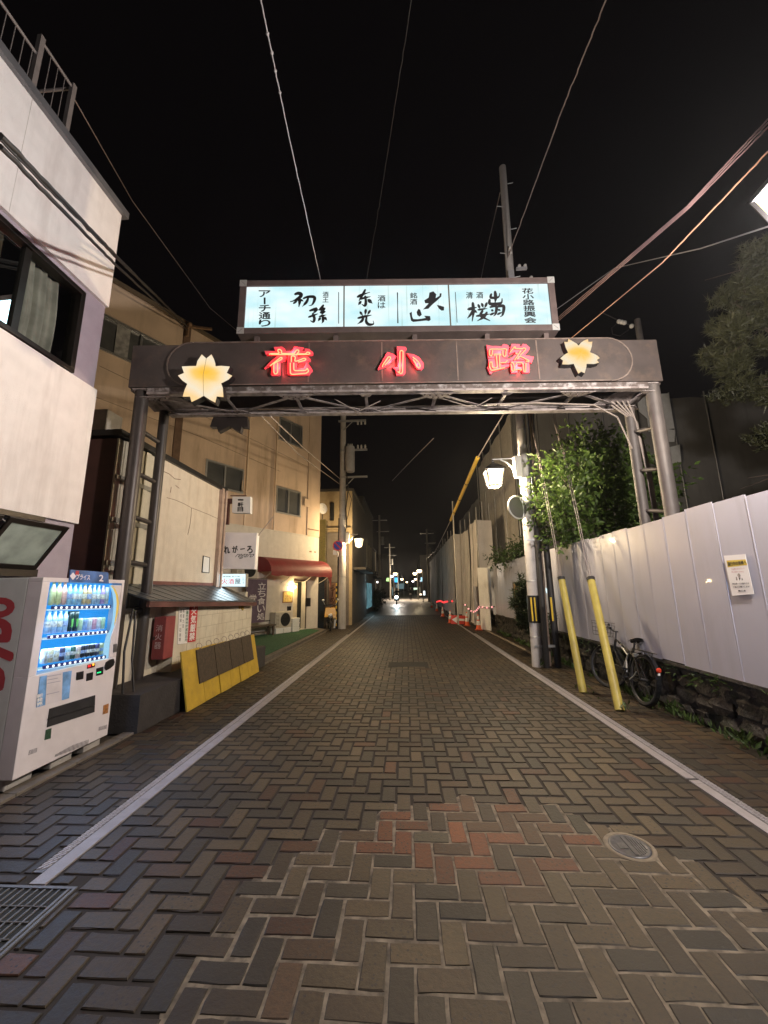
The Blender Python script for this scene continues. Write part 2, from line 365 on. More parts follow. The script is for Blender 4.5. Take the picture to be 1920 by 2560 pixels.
def joint_mat():
    m = bpy.data.materials.new('paver_joint'); m.use_nodes = True; nt = m.node_tree; N = nt.nodes; L = nt.links; b = N['Principled BSDF']
    tc = N.new('ShaderNodeTexCoord'); sp = N.new('ShaderNodeSeparateXYZ'); L.new(tc.outputs['Object'], sp.inputs[0])
    nz = N.new('ShaderNodeTexNoise'); nz.inputs['Scale'].default_value = 2.2; nz.inputs['Detail'].default_value = 5; L.new(tc.outputs['Object'], nz.inputs['Vector'])
    # re-pointed area with pale mortar: an ellipse round (.35, 1.7) with a ragged rim
    cx = N.new('ShaderNodeVectorMath'); cx.operation = 'SUBTRACT'; L.new(tc.outputs['Object'], cx.inputs[0]); cx.inputs[1].default_value = (.35, 1.75, 0)
    sc = N.new('ShaderNodeVectorMath'); sc.operation = 'MULTIPLY'; L.new(cx.outputs[0], sc.inputs[0]); sc.inputs[1].default_value = (.72, .62, 0)
    ln = N.new('ShaderNodeVectorMath'); ln.operation = 'LENGTH'; L.new(sc.outputs[0], ln.inputs[0])
    ad = N.new('ShaderNodeMath'); ad.operation = 'ADD'; L.new(ln.outputs['Value'], ad.inputs[0]); L.new(nz.outputs['Fac'], ad.inputs[1])
    rp = N.new('ShaderNodeValToRGB'); rp.color_ramp.elements[0].position = .5; rp.color_ramp.elements[1].position = .68
    rp.color_ramp.elements[0].color = (.17, .145, .11, 1); rp.color_ramp.elements[1].color = (.018, .014, .011, 1)
    m1 = N.new('ShaderNodeMath'); m1.operation = 'MULTIPLY'; m1.inputs[1].default_value = .45; L.new(ad.outputs[0], m1.inputs[0]); L.new(m1.outputs[0], rp.inputs['Fac'])
    L.new(rp.outputs['Color'], b.inputs['Base Color']); b.inputs['Roughness'].default_value = .95
    return m
M_joint = joint_mat()
M_asph = mat('asphalt', (.05, .048, .046), .9, var=.3, scale=60, bump=.4, bscale=200)
M_line = mat('road_paint', (.24, .22, .22), .55, var=.14, scale=15, dirt=(.15, .125, .105), dirt_scale=2.5, dirt_amt=.75, bump=.15, bscale=120)
M_earth = mat('earth', (.06, .05, .035), 1, var=.3, bump=.5)

struct(MB().add([(-220, -60, -.03), (220, -60, -.03), (220, 500, -.03), (-220, 500, -.03)], [(0, 1, 2, 3)]).build('ground', M_earth, loc=(0, 0, 0)))
struct(MB().add([(-3.35, -3, -.0068), (3.45, -3, -.0068), (3.45, 26, -.0068), (-3.35, 26, -.0068)], [(0, 1, 2, 3)]).build('road_joints', M_joint, loc=(0, 0, 0)))

struct(MB().poly([on('D', x, y, PZ(-.0034)) for x, y in [(330, 2300), (345, 2190), (425, 2065), (470, 2000), (560, 1880), (640, 1850), (700, 1790), (770, 1800), (840, 1735), (940, 1745), (1000, 1715), (1110, 1745), (1200, 1735), (1290, 1790), (1340, 1785), (1430, 1850), (1490, 1850), (1560, 1920), (1640, 1960), (1720, 2080), (1760, 2300)]]).build('mortar_bed', mat('mortar_bed_grey', (.135, .112, .082), .95, var=.5, scale=14, dirt=(.018, .015, .011), dirt_scale=3.2, dirt_amt=1.0), loc=(0, 0, 0)))
STRIPS = [(-3.2, -2.232), (-2.068, 2.318), (2.482, 3.43)]
HOLES = [(-3.0, -1.86, 1.6, 2.46), (-.42, .42, 8.78, 9.30)]
MANH = (1.36, 2.905, .135)
def pavers():
    rnd = random.Random(3)
    a = .121; V = []; Fc = []; tones = []
    def one(x0, y0, x1, y1):
        for (sx0, sx1) in STRIPS:
            c0, c1 = max(x0, sx0), min(x1, sx1)
            if c1-c0 < .03: continue
            parts = [(c0, y0, c1, y1)]
            for (hx0, hx1, hy0, hy1) in HOLES:
                new = []
                for (p0, q0, p1, q1) in parts:
                    if p0 >= hx1 or p1 <= hx0 or q0 >= hy1 or q1 <= hy0: new.append((p0, q0, p1, q1)); continue
                    if p0 < hx0: new.append((p0, q0, hx0, q1))
                    elif p1 > hx1: new.append((hx1, q0, p1, q1))
                    elif q0 < hy0: new.append((p0, q0, p1, hy0))
                    elif q1 > hy1: new.append((p0, hy1, p1, q1))
                parts = new
            for (p0, q0, p1, q1) in parts:
                if p1-p0 < .03 or q1-q0 < .03: continue
                mxx, myy = (p0+p1)/2, (q0+q1)/2
                if math.hypot(mxx-MANH[0], myy-MANH[1]) < MANH[2]*.55: continue
                emit(p0, q0, p1, q1)
    def emit(x0, y0, x1, y1):
        near = y0 < 7; cx0, cy0 = (x0+x1)/2, (y0+y1)/2
        g = (.0036 if math.hypot((cx0-.35)*.72, (cy0-1.75)*.62) < .85 else .0068)+.0025*rnd.random()
        g2 = g+.0042
        cl = lambda s, m: max(-m, min(m, rnd.gauss(0, s))); zt = cl(.0008, .0012); tx, ty = cl(.005, .009), cl(.005, .009); rz = rnd.gauss(0, .016)
        cx, cy = (x0+x1)/2+rnd.gauss(0, .0015), (y0+y1)/2+rnd.gauss(0, .0015); hx, hy = (x1-x0)/2, (y1-y0)/2
        k = len(V)
        def ring(gx, z):
            for sx, sy in C8:
                r_ = .0016 if sx and sy else .0013
                dx, dy = sx*(hx-gx-(.0022 if sx and sy else 0))+rnd.gauss(0, r_), sy*(hy-gx-(.0022 if sx and sy else 0))+rnd.gauss(0, r_)
                X, Y = cx+dx-rz*dy, cy+dy+rz*dx
                # stay outside the manhole cover
                r = math.hypot(X-MANH[0], Y-MANH[1])
                if r < MANH[2]+.012 and r > 1e-6:
                    f = (MANH[2]+.012)/r; X, Y = MANH[0]+(X-MANH[0])*f, MANH[1]+(Y-MANH[1])*f
                V.append((X, Y, z+(tx*dx+ty*dy if z > -.004 else 0)+(zt if z > -.004 else 0)))
        fine = y0 < 6.5
        lx, ly = x1-x0, y1-y0
        if fine:     # a worn outline: corners knocked off a little, long sides not quite straight
            if lx > ly: C8 = ((-1, -1), (-.35, -1), (.35, -1), (1, -1), (1, 0), (1, 1), (.35, 1), (-.35, 1), (-1, 1), (-1, 0))
            else: C8 = ((-1, -1), (0, -1), (1, -1), (1, -.35), (1, .35), (1, 1), (0, 1), (-1, 1), (-1, .35), (-1, -.35))
        else: C8 = ((-1, -1), (1, -1), (1, 1), (-1, 1))
        n = len(C8)
        ring(g, -.02); ring(g, -.0035); ring(g2, 0.0)
        F = [tuple(range(k+2*n, k+3*n))]
        for j in range(n): F.append((k+n+j, k+n+(j+1) % n, k+2*n+(j+1) % n, k+2*n+j))
        for j in range(n):
            if near: F.append((k+j, k+(j+1) % n, k+n+(j+1) % n, k+n+j))
        Fc.extend(F)
        r = rnd.random(); red = math.hypot((cx-.45)/.62, (cy-3.05)/.42) < 1+.3*rnd.random()
        if red: c = rnd.choice([(.25, .085, .045), (.28, .10, .05), (.22, .085, .05), (.12, .066, .042), (.07, .05, .04), (.15, .075, .046), (.09, .085, .07)])
        elif r < .26: c = (.074, .067, .058)
        elif r < .52: c = (.105, .084, .064)
        elif r < .76: c = (.138, .110, .078)
        elif r < .90: c = (.152, .126, .093)
        elif r < .97: c = (.125, .082, .055)
        else: c = (.14, .068, .042)
        v = .28*math.exp(rnd.gauss(0, .18)); c = (c[0]*1.16, c[1]*1.02, c[2]*.74); pit = 1.0 if rnd.random() < .6 else .25
        if abs(cx) > 2.3: c = (c[0]*.95, c[1]*.86, c[2]*.72)
        tones.append((c[0]*v, c[1]*v, c[2]*v, pit)); tones.extend([(c[0]*v*.62, c[1]*v*.58, c[2]*v*.52, 0.0)]*(len(F)-1))   # soil and occlusion-like shade painted on the worn arrises
    i0, i1, j0, j1 = int(-3.4/a)-2, int(3.5/a)+2, int(.5/a), int(26/a)
    for i in range(i0, i1):
        for j in range(j0, j1):
            m = (i+j) % 4
            if m == 0: one(i*a, j*a, (i+2)*a, (j+1)*a)
            elif m == 2: one(i*a, j*a, (i+1)*a, (j+2)*a)
    me = bpy.data.meshes.new('road'); me.from_pydata(V, [], Fc); o = bpy.data.objects.new('road', me); COL.objects.link(o)
    at = me.attributes.new('tone', 'FLOAT_COLOR', 'FACE'); at.data.foreach_set('color', np.array(tones, dtype=np.float32).ravel())
    me.materials.append(M_brick); struct(o)
pavers()

# farther paving, past the point where single pavers can be told apart
def far_road_mat():
    m = bpy.data.materials.new('far_paving'); m.use_nodes = True; N = m.node_tree.nodes; L = m.node_tree.links; b = N['Principled BSDF']
    tc = N.new('ShaderNodeTexCoord'); br = N.new('ShaderNodeTexBrick'); br.inputs['Scale'].default_value = 4.1; br.inputs['Mortar Size'].default_value = .03
    br.inputs['Color1'].default_value = (.030, .026, .022, 1); br.inputs['Color2'].default_value = (.05, .042, .032, 1); br.inputs['Mortar'].default_value = (.02, .016, .014, 1)
    L.new(tc.outputs['Object'], br.inputs['Vector']); L.new(br.outputs['Color'], b.inputs['Base Color']); b.inputs['Roughness'].default_value = .42
    return m
struct(MB().add([(-3.4, 26, -.003), (3.4, 26, -.003), (3.4, 47, -.003), (-3.4, 47, -.003)], [(0, 1, 2, 3)]).build('far_road', far_road_mat(), loc=(0, 0, 0)))
struct(MB().add([(-30, 47, -.002), (30, 47, -.002), (30, 86, -.002), (-30, 86, -.002)], [(0, 1, 2, 3)]).build('crossing_road', mat('lamplit_road', (.30, .27, .24), .6, var=.2, scale=1), loc=(0, 0, 0)))  # pale colour carries the lamplight pooled on the crossing
struct(MB().add([(-3.4, 86, -.001), (3.4, 86, -.001), (3.4, 260, -.001), (-3.4, 260, -.001)], [(0, 1, 2, 3)]).build('farther_road', mat('far_asphalt', (.10, .09, .08), .6, var=.2, scale=1), loc=(0, 0, 0)))

# edge lines: a painted concrete strip plus a ribbed tread strip, each with its gaps
def line_strips():
    p = MB(); t = MB(); tb = MB()
    for (x0, x1, ya, yb) in ((-2.168, -2.072, 2.46, 26), (2.322, 2.405, 1.0, 3.80), (2.322, 2.405, 3.83, 26)):
        y = ya
        while y < yb:
            y2 = min(yb, y+.9+.05*random.random()); p.box((x0, y, -.03), (x1, y2-.004, .003+.001*random.random())); y = y2
    struct(p.build('edge_line', M_line, loc=(0, 0, 0), bevel=.002))
    for (x0, x1, ya, yb, s) in ((-2.232, -2.172, 2.55, 15, 1), (2.409, 2.474, 1.0, 15, -1)):
        tb.box((x0, ya, -.03), (x1, yb, .002)); y = ya+.02
        while y < yb-.06:
            e = .03*s
            for c in (0, 1):
                xa = x0+.004+c*(x1-x0)/2; xb = xa+(x1-x0)/2-.006
                t.add([(xa, y, .0023), (xb, y+e, .0023), (xb, y+e+.018, .0023), (xa, y+.018, .0023), (xa, y, .007), (xb, y+e, .007), (xb, y+e+.018, .007), (xa, y+.018, .007)],
                    [(4, 5, 6, 7), (0, 1, 5, 4), (1, 2, 6, 5), (2, 3, 7, 6), (3, 0, 4, 7)])
            y += .036 if y < 9 else .08
    struct(tb.build('tread_base', mat('tread_base_paint', (.10, .094, .092), .6, var=.2, scale=20), loc=(0, 0, 0)))
    struct(t.build('tread_strip', mat('tread_strip_paint', (.32, .30, .305), .5, var=.15, scale=20, dirt=(.2, .17, .14), dirt_scale=3, dirt_amt=.5), loc=(0, 0, 0)))
line_strips()
# kerb / gutter edges of the walks
k = MB()
y = -2.0
while y < 26:
    k.box((-3.34, y, -.05), (-3.205, y+.595, .018)); y += .6
struct(k.build('kerb', mat('kerb_concrete', (.13, .11, .085), .9, var=.2, bump=.3), loc=(0, 0, 0), bevel=.008))
k = MB(); y = 9.6
while y < 26:
    k.box((3.03, y, -.05), (3.11, y+.595, .02)); y += .6
struct(k.build('gutter_kerb', mat('gutter_concrete', (.25, .21, .16), .9, var=.2, bump=.3), loc=(0, 0, 0), bevel=.008))

# drain grate, steel
t = thing('drain_grate', 'steel bar drain grate set into the paving at the end of the left white line', 'grate', (-2.4, 2.03, 0))
f = MB(); X0, X1, Y0, Y1 = -3.0, -1.87, 1.62, 2.45
f.box((X0, Y1-.018, -.03), (X1, Y1, .002)); f.box((X0, Y0, -.03), (X1, Y0+.018, .002)); f.box((X1-.016, Y0+.018, -.03), (X1, Y1-.018, .002)); f.box((X1-.045, Y0+.018, -.03), (X1-.03, Y1-.018, 0))
f.build('frame', mat('galvanised_steel', (.11, .105, .10), .6, .2, var=.15, scale=14), t)
b = MB(); x = X1-.09
while x > X0:
    b.box((x, Y0+.02, -.03), (x+.007, Y1-.02, .0)); x -= .042
b.build('bearing_bars', MATS['galvanised_steel'], t)
b = MB(); y = Y0+.1
while y < Y1-.05:
    b.tube([(X0, y, -.002), (X1-.05, y, -.002)], .0045, 6); y += .098
b.build('cross_rods', MATS['galvanised_steel'], t)
MB().add([(X0, Y0, -.006), (X1, Y0, -.006), (X1, Y1, -.006), (X0, Y1, -.006)], [(0, 1, 2, 3)]).build('pit', M_dark, t)

# manhole cover
t = thing('manhole_cover', 'small round iron cover with ribs ringed by pale mortar in the road', 'manhole cover', (MANH[0], MANH[1], 0))
MB().lathe((MANH[0], MANH[1], -.02), [(.118, 0), (.118, .021), (.11, .024), (.10, .021), (.0, .021)], 32).build('cover', mat('worn_iron', (.11, .11, .12), .4, .7, var=.25, scale=30), t)
MB().lathe((MANH[0], MANH[1], -.02), [(.1195, 0), (.1195, .0195), (.146, .0205), (.150, 0)], 32).build('mortar_ring', mat('pale_mortar', (.17, .14, .10), .9, var=.2, scale=20), t)
r = MB()
for a in range(5):
    x = MANH[0]+.022+a*.015; h = math.sqrt(max(0, .09**2-(x-MANH[0])**2)); r.box((x, MANH[1]-h, 0), (x+.006, MANH[1]+h, .0045))
r.box((MANH[0]-.07, MANH[1]-.03, 0), (MANH[0]-.02, MANH[1]+.02, .004)); r.box((MANH[0]-.012, MANH[1]-.09, 0), (MANH[0]+.006, MANH[1]+.09, .005))
r.build('ribs', MATS['worn_iron'], t)
# dark asphalt patch in the road
o = struct(MB().box((-.415, 8.785, -.03), (.415, 9.295, -.001)).build('asphalt_patch', mat('patch_asphalt', (.007, .006, .005), .85, var=.25, scale=50, bump=.3)))
# ================================================================== LEFT SIDE
XL = -4.2
# ---- white rendered building at the near left
t = thing('white_building', 'two-storey white rendered building with a curtained window at the near left edge', 'building', (-6, 2, 0))
M_inset = M_recess
w = MB()
w.box((-9, -3, 5.665), (XL, 4.76, 7.26)); w.box((-9, -3, 2.49), (XL, 4.76, 4.365))
w.build('wall', M_stucco, t)
rc = MB()   # lilac band behind, pierced by the window
WY0, WY1, WZ0, WZ1 = 2.0, 4.36, 4.35, 5.56
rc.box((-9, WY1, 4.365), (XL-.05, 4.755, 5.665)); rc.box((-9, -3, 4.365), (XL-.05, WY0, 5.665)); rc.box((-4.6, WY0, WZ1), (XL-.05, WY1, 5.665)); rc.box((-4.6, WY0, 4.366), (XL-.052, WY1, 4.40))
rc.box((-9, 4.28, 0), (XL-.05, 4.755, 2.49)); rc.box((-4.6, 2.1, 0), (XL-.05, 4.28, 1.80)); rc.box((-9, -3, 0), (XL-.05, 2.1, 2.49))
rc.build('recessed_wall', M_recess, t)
jl = MB(); jl.box((XL, 3.30, 5.67), (XL+.0015, 3.306, 7.26)); jl.build('render_joint', mat('joint_grey', (.55, .52, .49), .9), t)
cp = MB(); cp.box((-9.1, -3.1, 7.26), (XL+.06, 4.83, 7.37)); cp.build('parapet_cap', mat('cap_metal', (.2, .2, .21), .5, .5, var=.1), t)
inn = MB(); inn.box((-6.6, 1.5, 4.37), (-6.5, 4.5, 5.66)); inn.box((-6.6, 4.40, 4.37), (-4.6, 4.5, 5.66)); inn.build('room_wall', mat('room_wall_paint', (.16, .16, .14), .9), t)
fr = MB()
for (y0, y1, z0, z1, x) in ((WY0, WY1, WZ1-.07, WZ1, 0), (WY0, WY1, WZ0+.03, WZ0+.09, 0), (WY1-.07, WY1, WZ0+.09, WZ1-.07, 0), (WY0, WY0+.07, WZ0+.09, WZ1-.07, 0)):
    fr.box((XL-.13, y0, z0), (XL+.015, y1, z1))
win = fr.build('window_frame', M_bronze, t, bevel=.006)
ms = MB(); ms.box((XL-.09, 3.555, WZ0+.09), (XL-.02, 3.63, WZ1-.07)); ms.build('mullion', M_bronze, win); ms = MB(); ms.box((XL-.09, 2.78, WZ0+.09), (XL-.02, 2.85, WZ1-.07)); ms.build('mullion', M_bronze, win)
gl = MB()
gl.add([(XL-.062, 3.63, WZ0+.09), (XL-.06, 4.29, WZ0+.09), (XL-.06, 4.29, WZ1-.07), (XL-.062, 3.63, WZ1-.07)], [(0, 1, 2, 3)])
gl.add([(XL-.052, 2.85, WZ0+.09), (XL-.05, 3.555, WZ0+.09), (XL-.05, 3.555, WZ1-.07), (XL-.052, 2.85, WZ1-.07)], [(0, 1, 2, 3)])
gl.add([(XL-.052, 2.07, WZ0+.09), (XL-.05, 2.78, WZ0+.09), (XL-.05, 2.78, WZ1-.07), (XL-.052, 2.07, WZ1-.07)], [(0, 1, 2, 3)])
gl.build('window_glass', M_glass, win)
cu = MB()
def cur(y0, y1, ph):
    cu.grid(lambda a, b: (XL-.2+.03*math.sin((y0+(y1-y0)*a)*38+ph)+.018*math.sin((y0+(y1-y0)*a)*83+2*ph)+.02*b, y0+(y1-y0)*a+.05*math.sin(3*b+ph)*b, WZ0+.06+(1.1-.16*0)*b), 70, 6)
cur(2.1, 3.56, 0); cur(3.60, 4.16, 1.3); cu.build('curtain', M_curtain, t)
# hopper windows of the ground floor, tilted outwards at the top
hd = MB(); hd.box((XL-.1, 2.1, 2.43), (XL+.012, 4.28, 2.486)); hd.box((XL-.1, 2.1, 1.80), (XL+.02, 4.28, 1.883)); hd.build('lower_window_frame', M_bronze, t)
dk = MB(); dk.box((-5.2, 2.1, 1.8), (-5.1, 4.28, 2.5)); dk.build('dark_room', M_dark, t)
for (y0, y1) in ((2.75, 3.50), (3.56, 4.24)):
    B, T = Vector((XL+.01, 0, 1.89)), Vector((-3.86, 0, 2.36)); n = (T-B)
    s = MB()
    def P(y, k): return Vector((B.x+n.x*k, y, B.z+n.z*k))
    ex = Vector((.02, 0, -.014))
    for (a0, a1, k0, k1) in ((y0, y1, 0, .09), (y0, y1, .91, 1), (y0, y0+.045, .09, .91), (y1-.045, y1, .09, .91)):
        s.prism([P(a0, k0), P(a1, k0), P(a1, k1), P(a0, k1)], ex)
    sash = s.build('hopper_sash', M_bronze, t)
    g = MB(); g.poly([P(y0+.045, .09)+ex/2, P(y1-.045, .09)+ex/2, P(y1-.045, .91)+ex/2, P(y0+.045, .91)+ex/2])
    g.build('frosted_pane', mat('frosted_glass', (.30, .36, .33), .28, var=.3, scale=5), sash)
    ar_ = MB(); ar_.bar((XL, y0+.06, 2.46), tuple(P(y0+.06, .85)), .02, .008); ar_.build('stay', M_alu, sash)
# opening behind the hopper sashes is cut out: wall piece above
# ---- roof railing
t = thing('roof_railing', 'thin metal railing standing on the roof of the white building', 'railing', (-4.6, 3.5, 7.37))
r = MB()
for y in (2.2, 2.9, 3.58, 4.08): r.box((-4.63, y-.03, 7.37), (-4.57, y+.03, 8.78))
r.build('post', mat('railing_paint', (.22, .2, .2), .6, .2), t)
r = MB()
r.tube([(-4.6, 2.2, 8.45), (-4.6, 3.58, 8.45)], .02); r.tube([(-4.6, 3.58, 8.72), (-4.6, 4.08, 8.72)], .02); r.tube([(-4.6, 2.2, 7.55), (-4.6, 4.08, 7.55)], .018); r.tube([(-4.6, 4.08, 8.72), (-6.5, 4.08, 8.72)], .02)
y = 2.3
while y < 4.08: r.tube([(-4.6, y, 7.55), (-4.6, y, 8.45 if y < 3.58 else 8.72)], .006, 5); y += .11
r.build('rails', MATS['railing_paint'], t)

# ---- vending machine
VX, VB, VY0, VY1, VZ0, VZ1 = -3.28, -4.0, 3.42, 4.47, .10, 1.755
t = thing('vending_machine', 'white drinks vending machine with a glowing blue display and red letters on its side', 'vending machine', (-3.64, 3.95, .1))
M_vm = mat('vending_paint', (.70, .66, .68), .35, var=.04, dirt=(.4, .36, .36), dirt_amt=.25, coat=.2)
M_vms = mat('vending_side_paint', (.60, .62, .60), .4, var=.04, dirt=(.35, .33, .3), dirt_amt=.25)
c = MB(); c.box((VB, VY0, VZ0), (VX-.14, VY1, VZ1)); c.build('cabinet', M_vms, t, bevel=.008)
PV = PX(VX)
def vp(v, x, y, off=0.0): return on(v, x, y, PX(VX+off))
outline = [(655, 285), (1050, 303), (1440, 325), (1500, 385), (1535, 470), (1547, 560), (1540, 660), (1515, 780), (1480, 880), (1442, 985), (1428, 1100), (1412, 1272), (960, 1365), (497, 1455), (520, 1250), (555, 1010), (605, 640)]
disp = [vp('S', x, y) for x, y in outline]
# door: front panel with the display opening left free (strips round it)
d = MB(); zt, zb = max(p.z for p in disp), min(p.z for p in disp); yl, yr = min(p.y for p in disp), max(p.y for p in disp)
X0 = VX-.138
d.box((X0, VY0, VZ0), (VX, VY1, zb-.004)); d.box((X0, VY0, zt), (VX, VY1, VZ1)); d.box((X0, VY0, zb-.004), (VX, yl-.002, zt)); d.box((X0, yr+.002, zb-.004), (VX, VY1, zt))
# infill between the straight opening and the curved right rim
rim = [disp[i] for i in range(2, 12)]
d.prism([Vector((VX-.02, p.y, p.z)) for p in rim]+[Vector((VX-.02, yr+.002, rim[-1].z)), Vector((VX-.02, yr+.002, rim[0].z))], (.019, 0, 0))
door = d.build('door', M_vm, t, bevel=.004)
bp = MB(); bp.add([(VX-.12, yl, zb), (VX-.12, yr, zb), (VX-.12, yr, zt), (VX-.12, yl, zt)], [(0, 1, 2, 3)])
bp.build('display_back', emis('display_blue', (.035, .36, 1.0), 1.1, .3, 2.0, lo=.75), t)
sd = MB(); sd.prism([vp('S', *p, off=-.012) for p in [(1440, 325), (1500, 385), (1535, 470), (1547, 560), (1540, 660), (1515, 780), (1480, 880), (1442, 985), (1428, 1100), (1412, 1272), (1330, 1280), (1345, 1100), (1372, 1000), (1430, 900), (1462, 760), (1470, 560), (1455, 430), (1415, 330)]], (.004, 0, 0))
sd.build('lit_rim', emis('display_rim', (.42, .74, 1.0), .95), t)
ya = MB(); ya.prism([vp('S', *p, off=-.005) for p in [(1436, 332), (1478, 335), (1520, 430), (1538, 560), (1530, 660), (1500, 790), (1478, 850), (1500, 700), (1512, 560), (1500, 450), (1470, 380)]], (.003, 0, 0))
ya.build('yellow_arc', emis('display_yellow', (.85, .55, .12), .75), t)
M_strip = emis('display_tube', (.75, .92, 1.0), 2.2); M_btn = mat('button_blue', (.02, .025, .16), .3, var=0)
rows = [((612, 640), (1440, 618), (668, 618), (1432, 606), 45), ((556, 1020), (1410, 938), (612, 1000), (1400, 928), 47), ((498, 1418), (1390, 1272), (556, 1392), (1366, 1254), 50)]
M_lamp_w = emis('button_lamp', (.9, .95, 1), 1.3)
for (s0, s1, b0, b1, h) in rows:
    a, b = vp('S', *s0), vp('S', *s1)
    s = MB(); s.obox(a+Vector((-.115, 0, -.012)), (.112, 0, 0), b-a, (0, 0, .012)); s.build('shelf', emis('shelf_white', (.62, .86, 1.0), .8), t)
    a, b = vp('S', b0[0], b0[1]+h/2), vp('S', b1[0], b1[1]+h*.38); hh = .03
    bar = MB(); bar.obox(a+Vector((-.008, 0, 0)), (.012, 0, 0), b-a, (0, 0, hh)); bb = bar.build('button_bar', M_btn, t)
    for i in range(12):
        k = MB(); p = a.lerp(b, (i+.6)/12.2)+Vector((.004, 0, hh*.5)); k.lathe(p, [(.012, 0), (.012, .004), (.008, .007), (0, .0075)], 10, axis=(1, 0, 0)); k.build('button', M_lamp_w, bb)
    k = MB()
    for i in range(12):
        p = a.lerp(b, (i+.5)/12.2)+Vector((-.006, 0, hh+.016)); k.box((p.x, p.y-.022, p.z-.004), (p.x+.003, p.y+.02, p.z+.004))
    k.build('price_tags', mat('price_tag', (.1, .25, .5), .5), t)
# sample bottles and cans on the shelves
PALS = [[('clear', (.7, .68, .2)), ('clear', (.7, .68, .2)), ('clear', (.85, .35, .25)), ('b', (.25, .6, .9)), ('b', (.25, .6, .9)), ('b', (.22, .55, .9)), ('b', (.8, .5, .12)), ('b', (.8, .5, .12)), ('b', (.3, .5, .8)), ('b', (.3, .5, .8)), ('b', (.45, .2, .75)), ('can', (.5, .55, .6))],
    [('b', (.35, .55, .8)), ('b', (.35, .55, .8)), ('b', (.3, .55, .8)), ('b', (.4, .6, .8)), ('tall', (.004, .02, .02)), ('tall', (.004, .02, .02)), ('can', (.5, .7, .3)), ('can', (.2, .35, .75)), ('can', (.85, .85, .85)), ('can', (.8, .25, .35)), ('can', (.8, .85, .85)), ('can', (.5, .75, .4))],
    [('can', (.7, .72, .75)), ('can', (.75, .6, .3)), ('can', (.75, .75, .75)), ('can', (.05, .05, .12)), ('can', (.4, .65, .85)), ('can', (.04, .1, .08)), ('can', (.8, .5, .42)), ('can', (.02, .02, .03)), ('can', (.03, .03, .04)), ('can', (.03, .03, .04)), ('can', (.06, .05, .12)), ('can', (.6, .5, .1))]]
spanr = [((690, 560), (1390, 545), .045), ((632, 925), (1340, 880), .05), ((585, 1325), (1325, 1195), .05)]
zs = [vp('S', 1000, 632).z, vp('S', 1000, 978).z, vp('S', 1000, 1345).z]
for ri in range(3):
    (x0, y0), (x1, y1), _ = spanr[ri]
    ya_, yb_ = vp('S', x0, y0, -.05).y, vp('S', x1, y1, -.05).y
    for i, (kd, cl) in enumerate(PALS[ri]):
        cy = ya_+(yb_-ya_)*i/11; z0 = [vp('S', 1000, 629).z, vp('S', 1000, 976).z, vp('S', 1000, 1343).z][ri]
        a, b = vp('S', *rows[ri][0]), vp('S', *rows[ri][1]); z0 = a.z+(b.z-a.z)*(cy-a.y)/(b.y-a.y)+.036
        H = {'clear': .215, 'b': .205, 'can': .125 if ri else .19, 'tall': .2}[kd]; R = .026
        m = mat('sample_%s' % '_'.join('%d' % round(c*20) for c in cl), [c if kd == 'tall' or max(cl) < .2 else .62*c+.22*h for c, h in zip(cl, (.6, .85, 1.0))], .3, var=.3, scale=26)  # blue-white display glow mixed into the drink colours
        o = MB(); c0 = (VX-.07, cy, z0)
        if kd in ('clear', 'b'): o.lathe(c0, [(R*.9, 0), (R, .01), (R, H*.6), (R*.95, H*.66), (R*.45, H*.86), (R*.42, H*.93), (R*.5, H*.935), (R*.5, H), (0, H)], 14)
        else: o.lathe(c0, [(R*.85, 0), (R, .01), (R, H-.012), (R*.85, H), (0, H-.003)], 14)
        bo = o.build('sample_drink', m, t)
        if kd == 'tall':
            e = MB()
            for q_ in range(3): e.box((VX-.0435, cy-.012+q_*.009, z0+.05-.012*(q_ == 1)), (VX-.0425, cy-.008+q_*.009, z0+.125))
            e.build('claw_mark', mat('claw_green', (.2, .8, .1), .5, var=0), bo)
        elif kd == 'b' or ri == 2:
            e = MB(); zz = z0+H*(.28 if kd == 'b' else .35); e.lathe((c0[0], cy, zz), [(R+.0008, 0), (R+.0008, H*.26)], 14)
            e.build('label_band', mat('drink_label_%d' % (i % 4), [(.8, .8, .82), (.65, .7, .8), (.75, .72, .6), (.3, .4, .7)][i % 4], .5, var=.5, scale=60), bo)
for ri, (px, py) in enumerate(((1040, 330), (1010, 665), (960, 1010))):
    p = vp('S', px, py, -.02); area('display_tube_light', p+Vector((0, 0, -.004)), (-.55, 0, -.8), .8, .02, 1.7, (.70, .88, 1.0), t)
area('display_glow', vp('S', 1000, 800, -.01), (1, 0, -.35), .8, .75, 42, (.40, .58, 1.0), t)
gp = MB(); gp.add([(VX-.004, yl, zb), (VX-.004, yr, zb), (VX-.004, yr, zt), (VX-.004, yl, zt)], [(0, 1, 2, 3)]); gp.build('display_glass', glassy('display_pane', fac=.0), t)
# lower door details, all measured on the door face
def plate(name, v, q, m, th=.004, off=.001, par=None, bev=0):
    s = MB(); s.prism([vp(v, x, y, off) for x, y in q], (th, 0, 0)); return s.build(name, m, par or t, bevel=bev)
M_blk = mat('black_plastic', (.012, .012, .014), .3, var=0)
po = plate('poster', 'F', [(290, 1430), (520, 1387), (500, 1588), (262, 1655)], mat('poster_sky', (.16, .34, .62), .5, var=.5, scale=9))
plate('poster_figure', 'F', [(342, 1420), (455, 1398), (448, 1603), (328, 1637)], mat('poster_pale', (.62, .58, .6), .5, var=.12, scale=6), .002, .0055, po)
pk = MB(); column(pk, '新発売', [vp('F', *p, .0058) for p in [(268, 1560), (312, 1548), (306, 1638), (264, 1650)]], .02); pk.build('poster_writing', M_white, po)
plate('card_reader', 'F', [(556, 1400), (606, 1389), (602, 1447), (552, 1457)], M_blk, .006)
